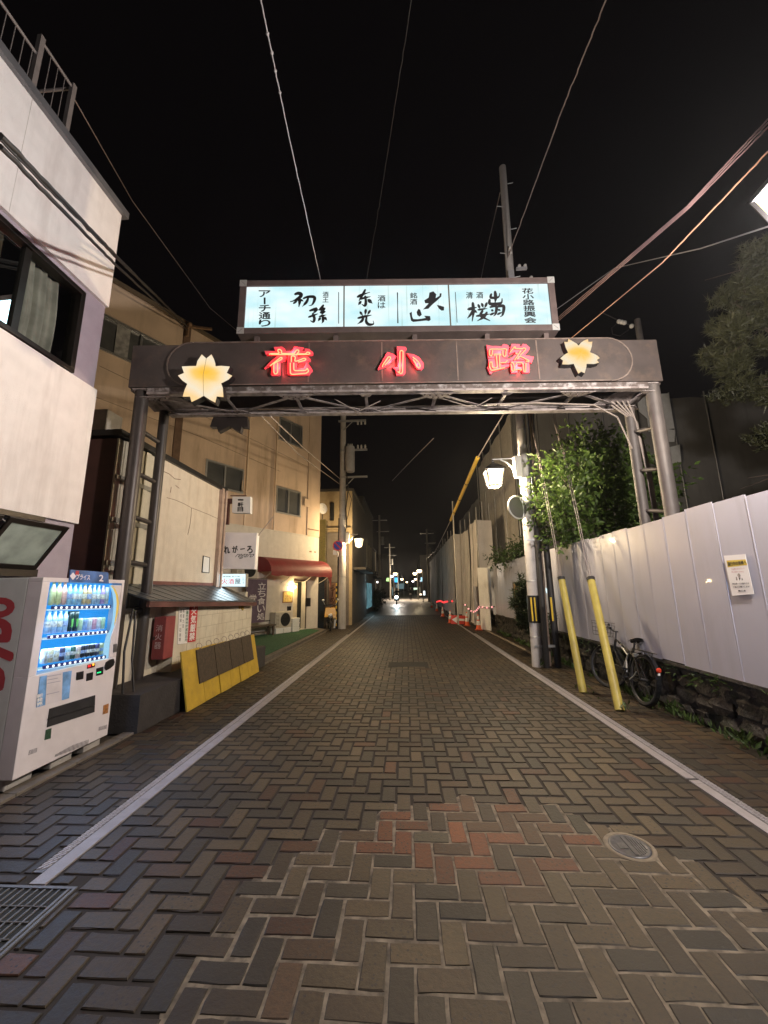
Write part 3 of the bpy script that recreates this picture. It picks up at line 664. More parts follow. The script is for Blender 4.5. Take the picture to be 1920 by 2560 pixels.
plate('bill_slot', 'F', [(630, 1408), (675, 1396), (670, 1452), (626, 1463)], M_blk, .006)
plate('price_display', 'F', [(634, 1345), (690, 1332), (688, 1360), (632, 1374)], mat('red_lcd', (.1, .005, .005), .3, var=0), .004)
l1 = MB(); l1.box(vp('F', 640, 1362, .005), vp('F', 660, 1345, .007)); l1.build('red_digits', emis('led_red', (1, .03, .03), 1.6), t)
l1 = MB(); l1.lathe(vp('F', 678, 1342, .005), [(.012, 0), (.012, .004), (0, .005)], 12, axis=(1, 0, 0)); l1.build('amber_lamp', emis('led_amber', (1, .45, .05), 1.8), t)
plate('coin_return', 'F', [(702, 1370), (750, 1358), (746, 1412), (698, 1424)], M_blk, .006)
l1 = MB(); l1.box(vp('F', 706, 1408, .007), vp('F', 736, 1392, .009)); l1.build('green_lamp', emis('led_green', (.03, 1, .25), 1.3), t)
l1 = MB(); l1.prism([vp('F', x, y, .001) for x, y in [(760, 1350), (768, 1325), (795, 1305), (822, 1300), (830, 1325), (820, 1350), (795, 1372), (770, 1385), (757, 1372)]], (.012, 0, 0)); l1.build('coin_slot', M_blk, t, bevel=.003)
plate('lock', 'F', [(826, 1195), (848, 1190), (846, 1250), (822, 1256)], mat('lock_metal', (.25, .25, .26), .35, .8), .006)
fl = plate('outlet_flap', 'F', [(357, 1664), (690, 1564), (684, 1688), (338, 1800)], mat('flap_plastic', (.03, .03, .032), .25, var=.2, scale=10), .008, bev=.003)
plate('flap_rim', 'F', [(345, 1738), (687, 1636), (687, 1642), (344, 1745)], M_blk, .004, .009, fl)
plate('green_sticker', 'F', [(332, 1818), (374, 1804), (368, 1880), (323, 1893)], mat('green_sticker_ink', (.02, .06, .03), .5, var=.6, scale=80), .002)
plate('gold_sticker', 'F', [(752, 1640), (790, 1626), (784, 1695), (746, 1706)], mat('gold_sticker_ink', (.33, .14, .04), .5, var=.5, scale=50), .002)
plate('maker_label', 'F', [(212, 1967), (271, 1947), (266, 1980), (205, 2003)], mat('grey_label', (.36, .34, .36), .6, var=.4, scale=90), .002)
plate('permit_label', 'F', [(720, 1797), (777, 1780), (775, 1808), (717, 1824)], MATS['grey_label'], .002)
k = MB()
for (x0, y0, x1, y1) in ((345, 1430, 445, 1412), (345, 1455, 420, 1441), (345, 1480, 440, 1462), (340, 1560, 430, 1540)):
    a, b = vp('F', x0, y0, .0075), vp('F', x1, y1, .0075); k.bar(a, b, .004, .006)
k.build('poster_lines', mat('poster_line_ink', (.35, .34, .42), .6), po)
k = MB()
for i in range(26):
    a, b = vp('F', 400+9.5*i, 2015-3.6*i, .001), vp('F', 404+9.5*i, 1985-4.3*i+12*abs(i-13)/13, .001); k.bar(a, b, .003, .004)
k.build('vent_slots', M_blk, t)
# topper sign
tp = MB(); tp.prism([vp('F', *p) for p in [(505, 652), (780, 672), (785, 755), (498, 742)]], (.012, 0, 0)); tb = tp.build('topper_board', mat('topper_blue', (.05, .13, .36), .4, var=.5, scale=10), t)
tx = MB(); put(tx, 'プライス', [vp('F', *p, .013) for p in [(556, 684), (655, 690), (652, 727), (551, 722)]], .02, .0015); put(tx, '2', [vp('F', *p, .013) for p in [(722, 690), (752, 692), (750, 738), (720, 735)]], .03, .0015)
tx.poly([vp('F', *p, .0145) for p in [(532, 672), (555, 700), (530, 728), (508, 698)]]); tx.build('topper_lettering', mat('topper_white', (.75, .72, .8), .5, var=0), tb)
tx = MB(); tx.box(vp('F', 552, 660, .0145), vp('F', 572, 690, .0155)); tx.build('topper_red', M_red, tb)
# big letters running up the side (they read from bottom to top)
Ys = VY0-.001; sx = MB()
def sidebox(v, x0, y0, x1, y1): return [on(v, x0, y0, PY(Ys)), on(v, x1, y0, PY(Ys)), on(v, x1, y1, PY(Ys)), on(v, x0, y1, PY(Ys))]
def side_letter(ch, zb_, zt_, xl, xr, bold):   # letter turned a quarter left: its top points to -X
    put(sx, ch, [(xl, Ys, zb_), (xl, Ys, zt_), (xr, Ys, zt_), (xr, Ys, zb_)], bold, .0015, nrm=(0, -1, 0))
xs_ = [on('Z', x, y, PY(Ys)).x for x, y in ((150, 520), (108, 800), (134, 1030), (36, 1300))]
zz = [on('Z', 60, y, PY(Ys)).z for y in (625, 430, 885, 650, 1085, 905, 1420, 1160)]
side_letter('o', zz[0], zz[1], xs_[0]-.28, xs_[0], .05); side_letter('D', zz[2], zz[3], xs_[1]-.42, xs_[1], .05); side_letter('y', zz[4]-.02, zz[5]+.03, xs_[2]-.38, xs_[2], .05); side_letter('D', zz[6], zz[7], xs_[3]-.42, xs_[3], .05)
sx.build('side_letters', mat('vending_red', (.42, .015, .02), .4, var=.05), t)
# plinth timber
for i, (y0, y1) in enumerate(((3.45, 3.70), (3.86, 4.1), (4.22, 4.44))):
    o = MB().box((-3.95, y0, 0), (-3.37+.02*i, y1, .098)).build('concrete_block', M_conc, loc=(-3.6, (y0+y1)/2, 0), bevel=.01)
    tag(o, ['grey concrete block under the near corner of the vending machine', 'grey concrete block under the middle of the vending machine', 'grey concrete block under the far corner of the vending machine'][i], 'block', 'blocks carrying the vending machine')

# ---- low stucco building behind the arch posts
t = thing('low_stucco_building', 'low cream stucco building with a ribbed metal end behind the arch posts', 'building', (-5.5, 7, 0))
w = MB(); w.box((-8.5, 6.3, 0), (XL, 8.68, 3.9)); w.build('wall', mat('cracked_stucco', (.66, .58, .48), .9, var=.06, bump=.3, bscale=70, dirt=(.34, .22, .13), dirt_scale=1.6, dirt_amt=.4, streak=True), t)
w = MB(); w.box((-8.5, 5.3, 0), (-4.25, 6.3, 3.88)); w.build('end_wall', mat('brown_cladding', (.075, .032, .026), .6, var=.25, scale=3), t)
w = MB(); y = 5.3; i = 0
while y < 6.28:
    w.box((-4.25, y, 1.4), (-4.2 if i % 2 else -4.225, y+.12, 3.88)); y += .12; i += 1
rb = w.build('ribbed_sheet', mat('ribbed_cream', (.5, .46, .36), .6, var=.1, dirt=(.25, .2, .14), dirt_amt=.5, streak=True), t)
for z in (2.0, 2.62, 3.25): w = MB(); w.box((-4.2, 5.3, z), (-4.19, 6.29, z+.07)); w.build('sheet_rail', mat('rail_grey', (.2, .19, .16), .6), t)
w = MB(); w.box((-8.6, 5.22, 3.9), (-4.14, 8.74, 3.99)); w.build('roof_edge', M_black, t)
w = MB(); w.box((-4.2, 6.3, 1.69), (-4.188, 8.52, 1.80)); w.build('base_band', mat('red_brown_band', (.20, .085, .07), .8, var=.2), t)
w = MB(); w.box((-4.2, 8.45, 1.70), (-4.12, 8.56, 3.93)); w.tube([(-4.10, 8.60, 1.7), (-4.10, 8.60, 3.9)], .03); w.build('downpipe', mat('pinkish_pipe', (.42, .31, .25), .6, var=.15, dirt=(.15, .1, .08), dirt_amt=.5), t)
p0 = [on('G', x, y, PX(XL+.004)) for x, y in [(795, 1078), (838, 1090), (833, 1195), (786, 1190)]]
o = tag(MB().prism(p0, (.01, 0, 0)).build('notice_paper', M_paper), 'small white notice in a thin black frame on the cream stucco wall', 'notice')
f_ = MB(); 
for a, b in zip(p0, p0[1:]+p0[:1]): f_.bar(a+Vector((.008, 0, 0)), b+Vector((.008, 0, 0)), .02, .012)
f_.build('notice_frame', M_black, o)
# a crack down the stucco
c = MB(); pts = [on('G', x, y, PX(XL+.001)) for x, y in [(545, 675), (600, 690), (660, 715), (715, 745), (760, 762), (830, 790), (900, 822)]]; c.tube(pts, .004, 4); 
for q_ in ([(715, 745), (712, 800), (705, 860), (690, 930)], [(525, 495), (560, 510), (600, 545), (640, 550)], [(575, 600), (570, 640)], [(605, 590), (630, 610)]):
    c.tube([on('G', x, y, PX(XL+.001)) for x, y in q_], .006, 4)
c.build('wall_cracks', mat('crack_brown', (.16, .09, .05), .9), t)
o = thing('rooftop_box', 'grey sheet-metal box on the roof beside the white building', 'vent box', (-4.95, 5.7, 3.99))
MB().box((-5.15, 5.6, 4.14), (-4.72, 5.95, 4.52)).build('casing', M_conc, o, bevel=.015)
b_ = MB(); b_.box((-5.13, 5.62, 3.99), (-4.74, 5.93, 4.14)); b_.build('base', M_white, o)

# ---- lean-to shed along the walk
t = thing('lean_to_shed', 'white painted block shed with a dark sloping metal roof beside the left arch posts', 'shed', (-3.9, 7, 0))
w = MB(); w.box((-3.96, 5.24, .42), (-3.84, 6.12, 1.40)); w.box((-3.96, 6.12, .42), (-3.6, 6.22, 1.40)); w.box((-3.72, 6.22, .42), (-3.6, 9.2, 1.40)); w.box((-4.2, 9.08, .42), (-3.72, 9.2, 1.6))
w.build('block_wall', None or mat('painted_block', (.60, .55, .44), .85, var=.07, bump=.3, bscale=60, dirt=(.3, .2, .11), dirt_scale=1.4, dirt_amt=.4, streak=True), t)
j = MB()
for r_ in range(1, 5):
    z = .42+r_*.195; j.box((-3.601, 6.23, z), (-3.5985, 9.19, z+.006))
for r_ in range(5):
    y = 6.3+(.2 if r_ % 2 else 0)
    while y < 9.1: j.box((-3.601, y, .42+r_*.195+.008), (-3.5985, y+.006, .42+(r_+1)*.195-.002)); y += .4
j.build('mortar_lines', mat('mortar_line', (.36, .31, .23), .9), t)
w = MB(); w.box((-4.2, 4.8, 0), (-3.17, 9.0, .42)); w.build('plinth', mat('dark_plinth', (.034, .03, .029), .9, var=.25, bump=.4, bscale=30), t)
w = MB(); y = 5.23
while y < 8.9:
    e = .15*(y-5.2)/3.7
    zf = 1.50-.13*(y-5.1)/3.8; w.prism([(-4.195, y, 1.72), (-4.195, y+.1, 1.72), (-3.46, y+.1+e, zf-.0035), (-3.46, y+e, zf)], (0, 0, .022 if int(round(y*10)) % 3 else .027)); y += .1
w.build('roof', mat('roof_sheet', (.10, .12, .14), .35, .5, var=.15, dirt=(.2, .18, .15), dirt_amt=.4), t)
w = MB(); w.prism([(-3.5, 5.23, 1.415), (-3.5, 9.1, 1.285), (-3.5, 9.1, 1.362), (-3.5, 5.23, 1.492)], (.045, 0, 0)); w.build('fascia', mat('fascia_rust', (.11, .045, .038), .8, var=.4, scale=3), t)
# rust bleed and yellow foam at the wall top
o = MB()
for i in range(7): o.ball(on('G', 1058+random.uniform(-14, 14), 1425+random.uniform(-15, 22), PX(-3.595)), .035+.02*random.random(), 8, 6, (.5, 1, 1))
o.build('foam_patch', mat('old_foam', (.45, .30, .06), .9, var=.3, bump=.5), t)
# safety notices
q1 = [on('G', x, y, PX(-3.595)) for x, y in [(628, 1428), (697, 1422), (685, 1680), (616, 1690)]]; q2 = [on('G', x, y, PX(-3.595)) for x, y in [(704, 1420), (758, 1416), (740, 1668), (682, 1676)]]
o = tag(MB().prism(q1, (.008, 0, 0)).build('rules_board', M_paper), 'white board with columns of small writing beside the red fire warning', 'notice board')
def sub(q, a0, a1, b0, b1, off):
    TL, TR, BR, BL = q; f = lambda a, b: TL.lerp(TR, a).lerp(BL.lerp(BR, a), b)+Vector((off, 0, 0)); return [f(a0, b0), f(a1, b0), f(a1, b1), f(a0, b1)]
k = MB(); column(k, '品名第三石油類', sub(q1, .08, .27, .06, .94, .009), 0, .25); column(k, '数量九百', sub(q1, .36, .52, .06, .6, .009), 0, .3); k.build('black_writing', M_ink, o)
k = MB(); column(k, '少量危険物貯蔵取扱所', sub(q1, .68, .94, .04, .96, .009), .01, .12); k.build('green_writing', mat('green_ink', (.04, .14, .09), .6, var=0), o)
o = tag(MB().prism(q2, (.008, 0, 0)).build('fire_warning_sign', M_red), 'narrow red sign with white upright letters warning against fire', 'sign')
k = MB(); column(k, '火気厳禁', sub(q2, .18, .84, .04, .97, .009), .02, .08); k.build('white_writing', M_white, o)
# fire extinguisher box
yb = [on('G', x, y, PX(-3.42)) for x, y in [(460, 1502), (548, 1500), (540, 1775), (432, 1790)]]
y0, y1 = yb[0].y, yb[1].y
t = thing('extinguisher_box', 'dull red wall box for a fire extinguisher in the shade of the shed', 'fire box', (-3.69, 6.0, .64))
b = MB(); b.box((-3.78, 5.87, .64), (-3.595, 6.12, 1.25)); b.build('case', mat('fire_box_shaded_red', (.24, .05, .05), .5, var=.15), t, bevel=.008)  # red darkened in the base colour to stand for the shade
k = MB(); column(k, '消火器', [(-3.74, 5.869, 1.15), (-3.64, 5.869, 1.15), (-3.64, 5.869, .78), (-3.74, 5.869, .78)], .01, .25); k.build('writing', mat('pale_pink_ink', (.6, .45, .45), .6), t)
MB().box((-3.765, 5.855, .92), (-3.745, 5.87, .97)).build('handle', M_blk, t)
# loose cable and poles by the vending machine
c = MB(); c.tube([(-3.42, 4.84, .42), (-3.5, 4.9, .9), (-3.55, 5.05, 1.4)], .014); c.tube([(-3.36, 4.95, .42), (-3.46, 5.0, .8), (-3.55, 5.1, 1.38)], .012); tag(c.build('leaning_pipes', M_black), 'two thin black pipes leaning up beside the vending machine', 'pipes')

# ---- yellow barrier boards leaning on the plinth
t = thing('barrier_boards', 'row of yellow boards with black rubber mats wired on, leaning on the shed plinth', 'barrier', (-3.2, 7, 0))
Yb = [5.6, 6.12, 6.62, 7.02, 7.4, 7.78, 8.32]
for i in range(6):
    y0, y1 = Yb[i]+.012, Yb[i+1]-.012; xb = -3.045-.01*(i % 2); xt = -3.2; zt_ = .78-.01*i
    s = MB(); s.prism([(xb, y0, 0), (xb, y1, 0), (xt, y1, zt_), (xt, y0, zt_)], (.022, 0, .004)); s.build('board', M_yel, t, bevel=.003)
for (y0, y1) in ((5.98, 6.52), (6.54, 7.06), (7.08, 7.58), (7.60, 8.06)):
    k0, k1 = .36, .97; f = lambda k: (-3.045-.155*k+.026, .775*k+.004)
    (xa, za), (xc, zc) = f(k0), f(k1); s = MB(); s.prism([(xa, y0, za), (xa, y1, za), (xc, y1, zc), (xc, y0, zc)], (.016, 0, .003)); m_ = s.build('rubber_mat', mat('rubber_mat_brown', (.055, .038, .022), .85, var=.3, scale=20, bump=.4), t, bevel=.003)
    g = MB()
    for yy in (y0+.12, y1-.12): g.torus((-3.18, yy, .80), (0, 1, .15), .045, .004, 14, 5)
    g.build('wire_loop', M_wire, m_)
# ---- projecting shop signs on the end of the stucco building
PS = PY(8.72)
def sbox(name, v, q, depth, m, parent=None, y=8.72, bev=.006):
    s = MB(); s.prism([on(v, a, b, PY(y)) for a, b in q], (0, depth, 0)); return s.build(name, m, parent, bevel=bev)
t = thing('small_box_sign', 'small white box sign with three upright characters high on the stucco wall end', 'sign', (-3.8, 8.75, 3.35))
sbox('sign_case', 'G', [(998, 668), (1124, 668), (1122, 784), (994, 780)], .12, M_white, t)
k = MB(); column(k, '一軒目', [on('G', x, y, PY(8.716)) for x, y in [(1038, 674), (1074, 674), (1071, 772), (1034, 772)]], .03, .1); k.build('writing', M_ink, t)
b = MB(); b.bar(on('G', 998, 700, PY(8.78)), on('G', 930, 700, PY(8.78)), .05, .12); b.bar(on('G', 985, 662, PY(8.78)), on('G', 1095, 662, PY(8.78)), .02, .02); b.build('arm', mat('rusty_bracket', (.14, .06, .05), .8, .3, var=.3), t)
b = MB(); b.prism([on('G', x, y, PY(8.80)) for x, y in [(952, 690), (975, 690), (970, 860), (940, 860)]], (0, .06, 0)); b.build('backing_plate', MATS['rusty_bracket'], t)
t = thing('white_shop_sign', 'big white square shop sign with four brushed characters on the stucco wall end', 'sign', (-3.75, 8.78, 2.1))
sbox('sign_case', 'G', [(930, 914), (1168, 918), (1152, 1170), (908, 1166)], .16, mat('sign_white_panel', (.88, .84, .86), .45, var=.04), t)
k = MB()
for ch, bx in (('れ', (940, 1010, 978, 1060)), ('が', (998, 1008, 1034, 1055)), ('ろ', (1100, 1010, 1136, 1058))): put(k, ch, quad_on('G', *bx, PY(8.716)), .035, wob=.015, shear=-.15)
k.prism([on('G', x, y, PY(8.717)) for x, y in [(1052, 1028), (1084, 1024), (1085, 1030), (1053, 1036)]], (0, .001, 0))
put(k, 'regaro', quad_on('G', 1020, 1064, 1140, 1098, PY(8.716)), .0, shear=.25); k.build('writing', M_ink, t)
b = MB(); b.bar(on('G', 1180, 935, PY(8.75)), on('H', 905, 60, PY(9.6)), .015, .015); b.build('stay_wire', M_wire, t)
t = thing('lit_shop_sign', 'glowing white box sign with red and black characters under the big white sign', 'sign', (-3.88, 8.75, 1.7))
sbox('sign_case', 'H', [(148, 850), (525, 850), (520, 1038), (140, 1036)], .14, M_alu, t)
sbox('lit_face', 'H', [(156, 858), (518, 858), (513, 1030), (148, 1028)], .004, emis('shop_sign_light', (.72, .93, 1.0), 1.15, .3, 2, lo=.8), t, y=8.7155, bev=0)
for ch, x, m in (('火', 190, mat('sign_red_ink', (.75, .04, .05), .5, var=0, emit=(.9, .1, .12), estr=.35)), ('酒', 282, mat('sign_pink_ink', (.8, .12, .15), .5, var=0, emit=(1, .2, .25), estr=.4)), ('屋', 372, M_ink)):
    k = MB(); put(k, ch, quad_on('H', x, 922, x+78, 994, PY(8.7145)), .008); k.build('character', m, t)
k = MB(); put(k, '居酒屋 炭火焼', quad_on('H', 205, 884, 440, 900, PY(8.7145)), .01); column(k, 'とりや', quad_on('H', 478, 888, 500, 1000, PY(8.7145)), 0); k.build('small_writing', mat('grey_green_ink', (.2, .4, .38), .5, var=0), t)
area('sign_light', (-3.88, 8.70, 1.86), (0, -1, -.1), .55, .26, 2.2, (.75, .93, 1), t)

# ---- tan apartment building, its front turned towards the street
TP = np.array([-3.697, 16.973, 0.0]); TD = np.array([.4862, .8738, 0.0]); TN = np.array([.8738, -.4862, 0.0])
def tw(s, z, off=0.0): return Vector(TP+TD*s+TN*off)+Vector((0, 0, z))
TPL = (tuple(TP), tuple(TN))
def tbox(mb, s0, s1, z0, z1, o0, o1): return mb.obox(tw(s0, z0, o0), Vector(TD)*(s1-s0), Vector(TN)*(o1-o0), (0, 0, z1-z0))
t = thing('tan_building', 'three-storey tan rendered building with a white ground floor and sliding windows', 'building', tuple(tw(-5, 0, -3)))
M_tan = mat('tan_render', (.66, .51, .39), .9, var=.1, scale=1.2, bump=.3, bscale=60, dirt=(.27, .18, .11), dirt_scale=.8, dirt_amt=.65, streak=True)
M_tlow = mat('white_ground_floor', (.62, .58, .52), .85, var=.06, bump=.2, dirt=(.35, .3, .25), dirt_amt=.3, streak=True)
WIN = [(-9.6, -6.9, 8.06, 9.15), (-5.72, -4.22, 5.02, 5.92), (-2.66, -1.32, 7.60, 8.62), (-2.66, -1.32, 4.60, 5.68)]
def wall_with_holes(mb, s0, s1, z0, z1, holes, o0, o1):
    ss = sorted({s0, s1, *[h[0] for h in holes], *[h[1] for h in holes]}); ss = [s for s in ss if s0 <= s <= s1]
    for a, b in zip(ss, ss[1:]):
        hs = sorted([(max(z0, h[2]), min(z1, h[3])) for h in holes if h[0] < (a+b)/2 < h[1] and h[3] > z0 and h[2] < z1]); z = z0
        for h0, h1 in hs:
            if h0 > z: tbox(mb, a, b, z, h0, o0, o1)
            z = h1
        if z < z1: tbox(mb, a, b, z, z1, o0, o1)
w = MB(); wall_with_holes(w, -14, -.16, 3.86, 10.2, WIN, -.25, 0); tbox(w, -.16, -.14, 3.86, 10.2, -9, 0); w.build('upper_wall', M_tan, t)
DOOR = (-1.60, -.92, .12, 1.98)
w = MB(); wall_with_holes(w, -14, -.16, 0, 3.855, [DOOR], -.25, .03); w.build('lower_wall', M_tlow, t)
w = MB(); tbox(w, -.92, -.16, 3.9, 10.15, 0, .04); w.build('corner_pilaster', M_tan, t)
w = MB(); tbox(w, -14.1, -.05, 10.2, 10.32, -9, .08); w.build('roof_edge', mat('roof_edge_brown', (.12, .09, .06), .8), t)
w = MB(); tbox(w, -14, -.92, 3.855, 3.9, .002, .045); w.build('string_course', M_tlow, t)
w = MB(); tbox(w, -.9, -.2, 4.15, 4.2, .041, .05); tbox(w, -.75, -.62, 3.2, 3.26, .03, .04); tbox(w, -.45, -.35, 3.2, 3.26, .03, .04); w.build('wall_marks', mat('stain_brown', (.2, .13, .08), .9), t)
M_wdk = mat('night_pane', (.10, .105, .11), .12, var=.2, scale=2, spec=.6)  # grey reflection of the panes put into the base colour
for wi, (s0, s1, z0, z1) in enumerate(WIN):
    f = MB(); e = .06
    tbox(f, s0, s1, z1-e, z1, -.1, .02); tbox(f, s0, s1, z0, z0+e, -.1, .05); tbox(f, s0, s0+e, z0+e, z1-e, -.1, .02); tbox(f, s1-e, s1, z0+e, z1-e, -.1, .02)
    mid = (s0+s1)/2 if wi else -8.05; tbox(f, mid-.03, mid+.03, z0+e, z1-e, -.08, 0)
    fo = f.build('window', M_alu, t)
    g = MB(); tbox(g, s0+e, mid-.03, z0+e, z1-e, -.07, -.06); tbox(g, mid+.03, s1-e, z0+e, z1-e, -.05, -.04); g.build('pane', M_wdk, fo)
    if wi == 0:
        g = MB(); tbox(g, s0+.9, s0+1.25, z0+e, z1-e, -.039, -.03); g.build('curtain', mat('thin_curtain', (.3, .3, .3), .9, var=.4, scale=8), fo)
p = MB()
for (s, z0, z1) in ((-4.12, 3.9, 8.2), (-2.77, 3.9, 9.2)): p.tube([tw(s, z0, .05), tw(s, z1, .05)], .03, 8)
p.tube([tw(-4.12, 5.1, .05), tw(-4.3, 5.15, .05), tw(-4.3, 5.5, .05)], .02, 6)
p.build('drainpipe', mat('tan_pipe', (.72, .58, .44), .6, var=.1), t)
p = MB(); tbox(p, -6.85, -6.62, 5.0, 10.2, 0, .03); p.build('downpipe_channel', mat('brown_channel', (.16, .1, .07), .8, var=.2), t)
p = MB()
for q_ in ([(-9, 7.6), (-6, 7.35), (-3, 7.1), (-.9, 6.9)], [(-9, 6.7), (-6, 6.6), (-2.5, 6.3)]): p.tube([tw(s, z, .001) for s, z in q_], .006, 4)
p.build('wall_cracks', mat('crack_dark', (.14, .09, .06), .9), t)
v = MB(); tbox(v, -1.15, -.85, 5.1, 5.45, .0405, .07); v.build('wall_vent', M_tan, t)
# doorway
d = MB(); tbox(d, DOOR[0], DOOR[1], .12, 1.98, -.24, -.2); d.build('door_recess', M_dark, t)
d = MB(); tbox(d, -1.58, -1.2, .14, 1.93, -.19, -.15); dd = d.build('door', mat('pale_door', (.58, .50, .36), .6, var=.1), t)
d = MB(); tbox(d, DOOR[0]-.02, DOOR[1]+.03, 1.98, 2.03, .03, .05); tbox(d, DOOR[1], DOOR[1]+.05, .12, 1.98, .03, .05); d.build('door_frame', M_wood, t)
d = MB(); tbox(d, -.93, -.62, .98, 1.32, .03, .05); d.build('round_plaque', M_blk, t, bevel=.02)
d = MB(); tbox(d, -3.15, -2.36, .58, 1.82, .03, .06); sh = d.build('shutter_panel', mat('shutter_cream', (.56, .52, .45), .6, var=.06), t)
d = MB(); tbox(d, -3.19, -3.15, .55, 1.85, .03, .07); tbox(d, -3.15, -2.36, .55, .58, .03, .07); d.build('shutter_frame', M_blk, sh)
d = MB(); tbox(d, -2.17, -1.66, 1.17, 1.60, .031, .055); pf = d.build('shop_plate', mat('plate_frame', (.3, .12, .04), .6), t)
d = MB(); tbox(d, -2.14, -1.69, 1.2, 1.57, .055, .058); d.build('plate_face', mat('plate_yellow', (.75, .55, .18), .6, var=.25, scale=9), pf)
k = MB(); put(k, 'こりん', [tw(-2.08, 1.45, .059), tw(-1.75, 1.45, .059), tw(-1.75, 1.30, .059), tw(-2.08, 1.30, .059)], .0, .001, nrm=tuple(TN)); k.build('plate_writing', mat('plate_ink', (.3, .06, .02), .6), pf)
d = MB(); tbox(d, -1.92, -1.72, .87, 1.03, .031, .05); d.build('menu_plate', M_blk, t)
# red quarter-round awning with a scalloped right end
aw = MB(); S0, S1 = -3.42, -.12
def awp(a, k): 
    th = math.pi/2*k; return tw(S0+(S1-S0)*a, 2.30+.55*math.cos(th)-.0*k, .03+.72*math.sin(th))
aw.grid(awp, 24, 10)
aw.grid(lambda a, k: tw(S0+(S1-S0)*a, 2.30-.13*k-.03*abs(math.sin(a*math.pi*6))*k, .752+.002*k), 48, 1)
for ss in (S0, S1): aw.poly([tw(ss, 2.30, .03)]+[tw(ss, 2.30+.55*math.cos(math.pi/2*k/8), .03+.72*math.sin(math.pi/2*k/8)) for k in range(9)])
aw.poly([tw(S1, 2.30, .75), tw(S1, 2.30, .45), tw(S1, 1.75, .70)])
a_ = aw.build('awning', mat('awning_red', (.19, .015, .02), .55, var=.12, scale=3, dirt=(.3, .1, .09), dirt_amt=.3), t)
r = MB()
for ss in (S0+.03, S1-.03, -2.3, -1.15): r.tube([tw(ss, 2.28, .73), tw(ss, 2.02, .3), tw(ss, 1.92, .04)], .012, 6)
r.tube([tw(S0, 2.29, .735), tw(S1, 2.29, .735)], .012, 6); r.build('awning_frame', mat('awning_frame_white', (.6, .58, .52), .5), a_)
# wall lamp by the door
o = thing('door_lamp', 'small bare glowing lamp on the wall beside the tan building door', 'lamp', tuple(tw(-1.66, 1.72, .03)))
b = MB(); b.tube([tw(-1.95, 1.80, .03), tw(-1.95, 1.83, .12), tw(-1.66, 1.83, .14)], .012, 6); b.build('bracket', M_black, o)
b = MB(); b.ball(tw(-1.66, 1.76, .14), .055, 14, 10); b.build('bulb', lampglass('bulb_glow', (1.0, .78, .36), 14), o)
light('lamp_light', tw(-1.66, 1.76, .14), 42, (1, .72, .34), .05, o)
# air conditioners
def aircon(label, base, right, outw, w=.78, h=.56, dp=.28, grp='air conditioner units of the tan building'):
    t = thing('air_conditioner', label, 'air conditioner', tuple(base), grp); R_, O_ = Vector(right), Vector(outw); b = Vector(base)
    c = MB(); c.obox(b, R_*w, O_*dp, (0, 0, h)); c.build('casing', mat('aircon_cream', (.5, .46, .38), .55, var=.08, dirt=(.25, .2, .14), dirt_amt=.4), t, bevel=.012)
    g = MB(); ce = b+R_*w*.62+O_*(dp+.002)+Vector((0, 0, h*.5))
    for r in (.06, .11, .16, .205, .235): g.torus(ce, O_, r, .005, 24, 5)
    for k in range(8):
        a = math.pi*2*k/8; g.bar(ce, ce+R_*.235*math.cos(a)+Vector((0, 0, .235*math.sin(a))), .006, .006, up=tuple(O_))
    g.build('fan_guard', M_black, t)
    f = MB(); f.lathe(ce-O_*.0015, [(.235, 0), (.235, .001)], 24, axis=tuple(O_)); f.build('fan_opening', M_dark, t)
    s = MB()
    for k in range(9): s.obox(b+R_*(w*.03)+O_*(dp+.001)+Vector((0, 0, h*.12+k*h*.085)), R_*(w*.2), O_*.004, (0, 0, .012))
    s.build('side_louvres', M_black, t); return t
aircon('cream air conditioner standing on white boxes on the green turf', tw(-2.82, .30, .12), TD, TN)
aircon('upper cream air conditioner partly hidden behind the big white shop sign', tw(-4.55, 2.05, .1), TD, TN, .85)
for i, (s, z0, z1, o0, w_) in enumerate(((-2.80, .105, .295, .12, .36), (-2.42, .105, .295, .12, .36), (-1.98, .105, .27, .12, .36), (-1.98, .275, .44, .12, .36), (-1.98, .445, .6, .12, .36))):
    b = MB(); b.obox(tw(s, z0, o0), Vector(TD)*w_, Vector(TN)*.3, (0, 0, z1-z0)); bo = b.build('foam_box', mat('white_foam', (.78, .77, .74), .8, var=.03), loc=tuple(tw(s+.18, z0, o0+.15)), bevel=.012)
    tag(bo, ['left white foam box under the air conditioner', 'right white foam box under the air conditioner', 'bottom white foam box of the stack of three beside the air conditioner', 'middle white foam box of the stack of three beside the air conditioner', 'top white foam box of the stack of three beside the air conditioner'][i], 'box', 'white foam boxes by the tan building')
    l = MB(); l.obox(tw(s-.006, z1-.05, o0-.006), Vector(TD)*(w_+.012), Vector(TN)*.312, (0, 0, .047)); l.build('lid', MATS['white_foam'], bo)
# bench in the corner
t = thing('bench', 'dark low wooden bench in front of the tan building', 'bench', tuple(tw(-3.9, .1, .4)))
b = MB(); tbox(b, -4.6, -2.95, .42, .47, .25, .6); b.build('seat', M_wood, t)
for s in (-4.5, -3.05):
    for o_ in (.28, .55): b = MB(); tbox(b, s-.03, s+.03, .1, .42, o_-.03, o_+.03); b.build('leg', M_wood, t)
b = MB(); tbox(b, -4.47, -3.08, .2, .24, .27, .29); b.build('stretcher', M_wood, t)
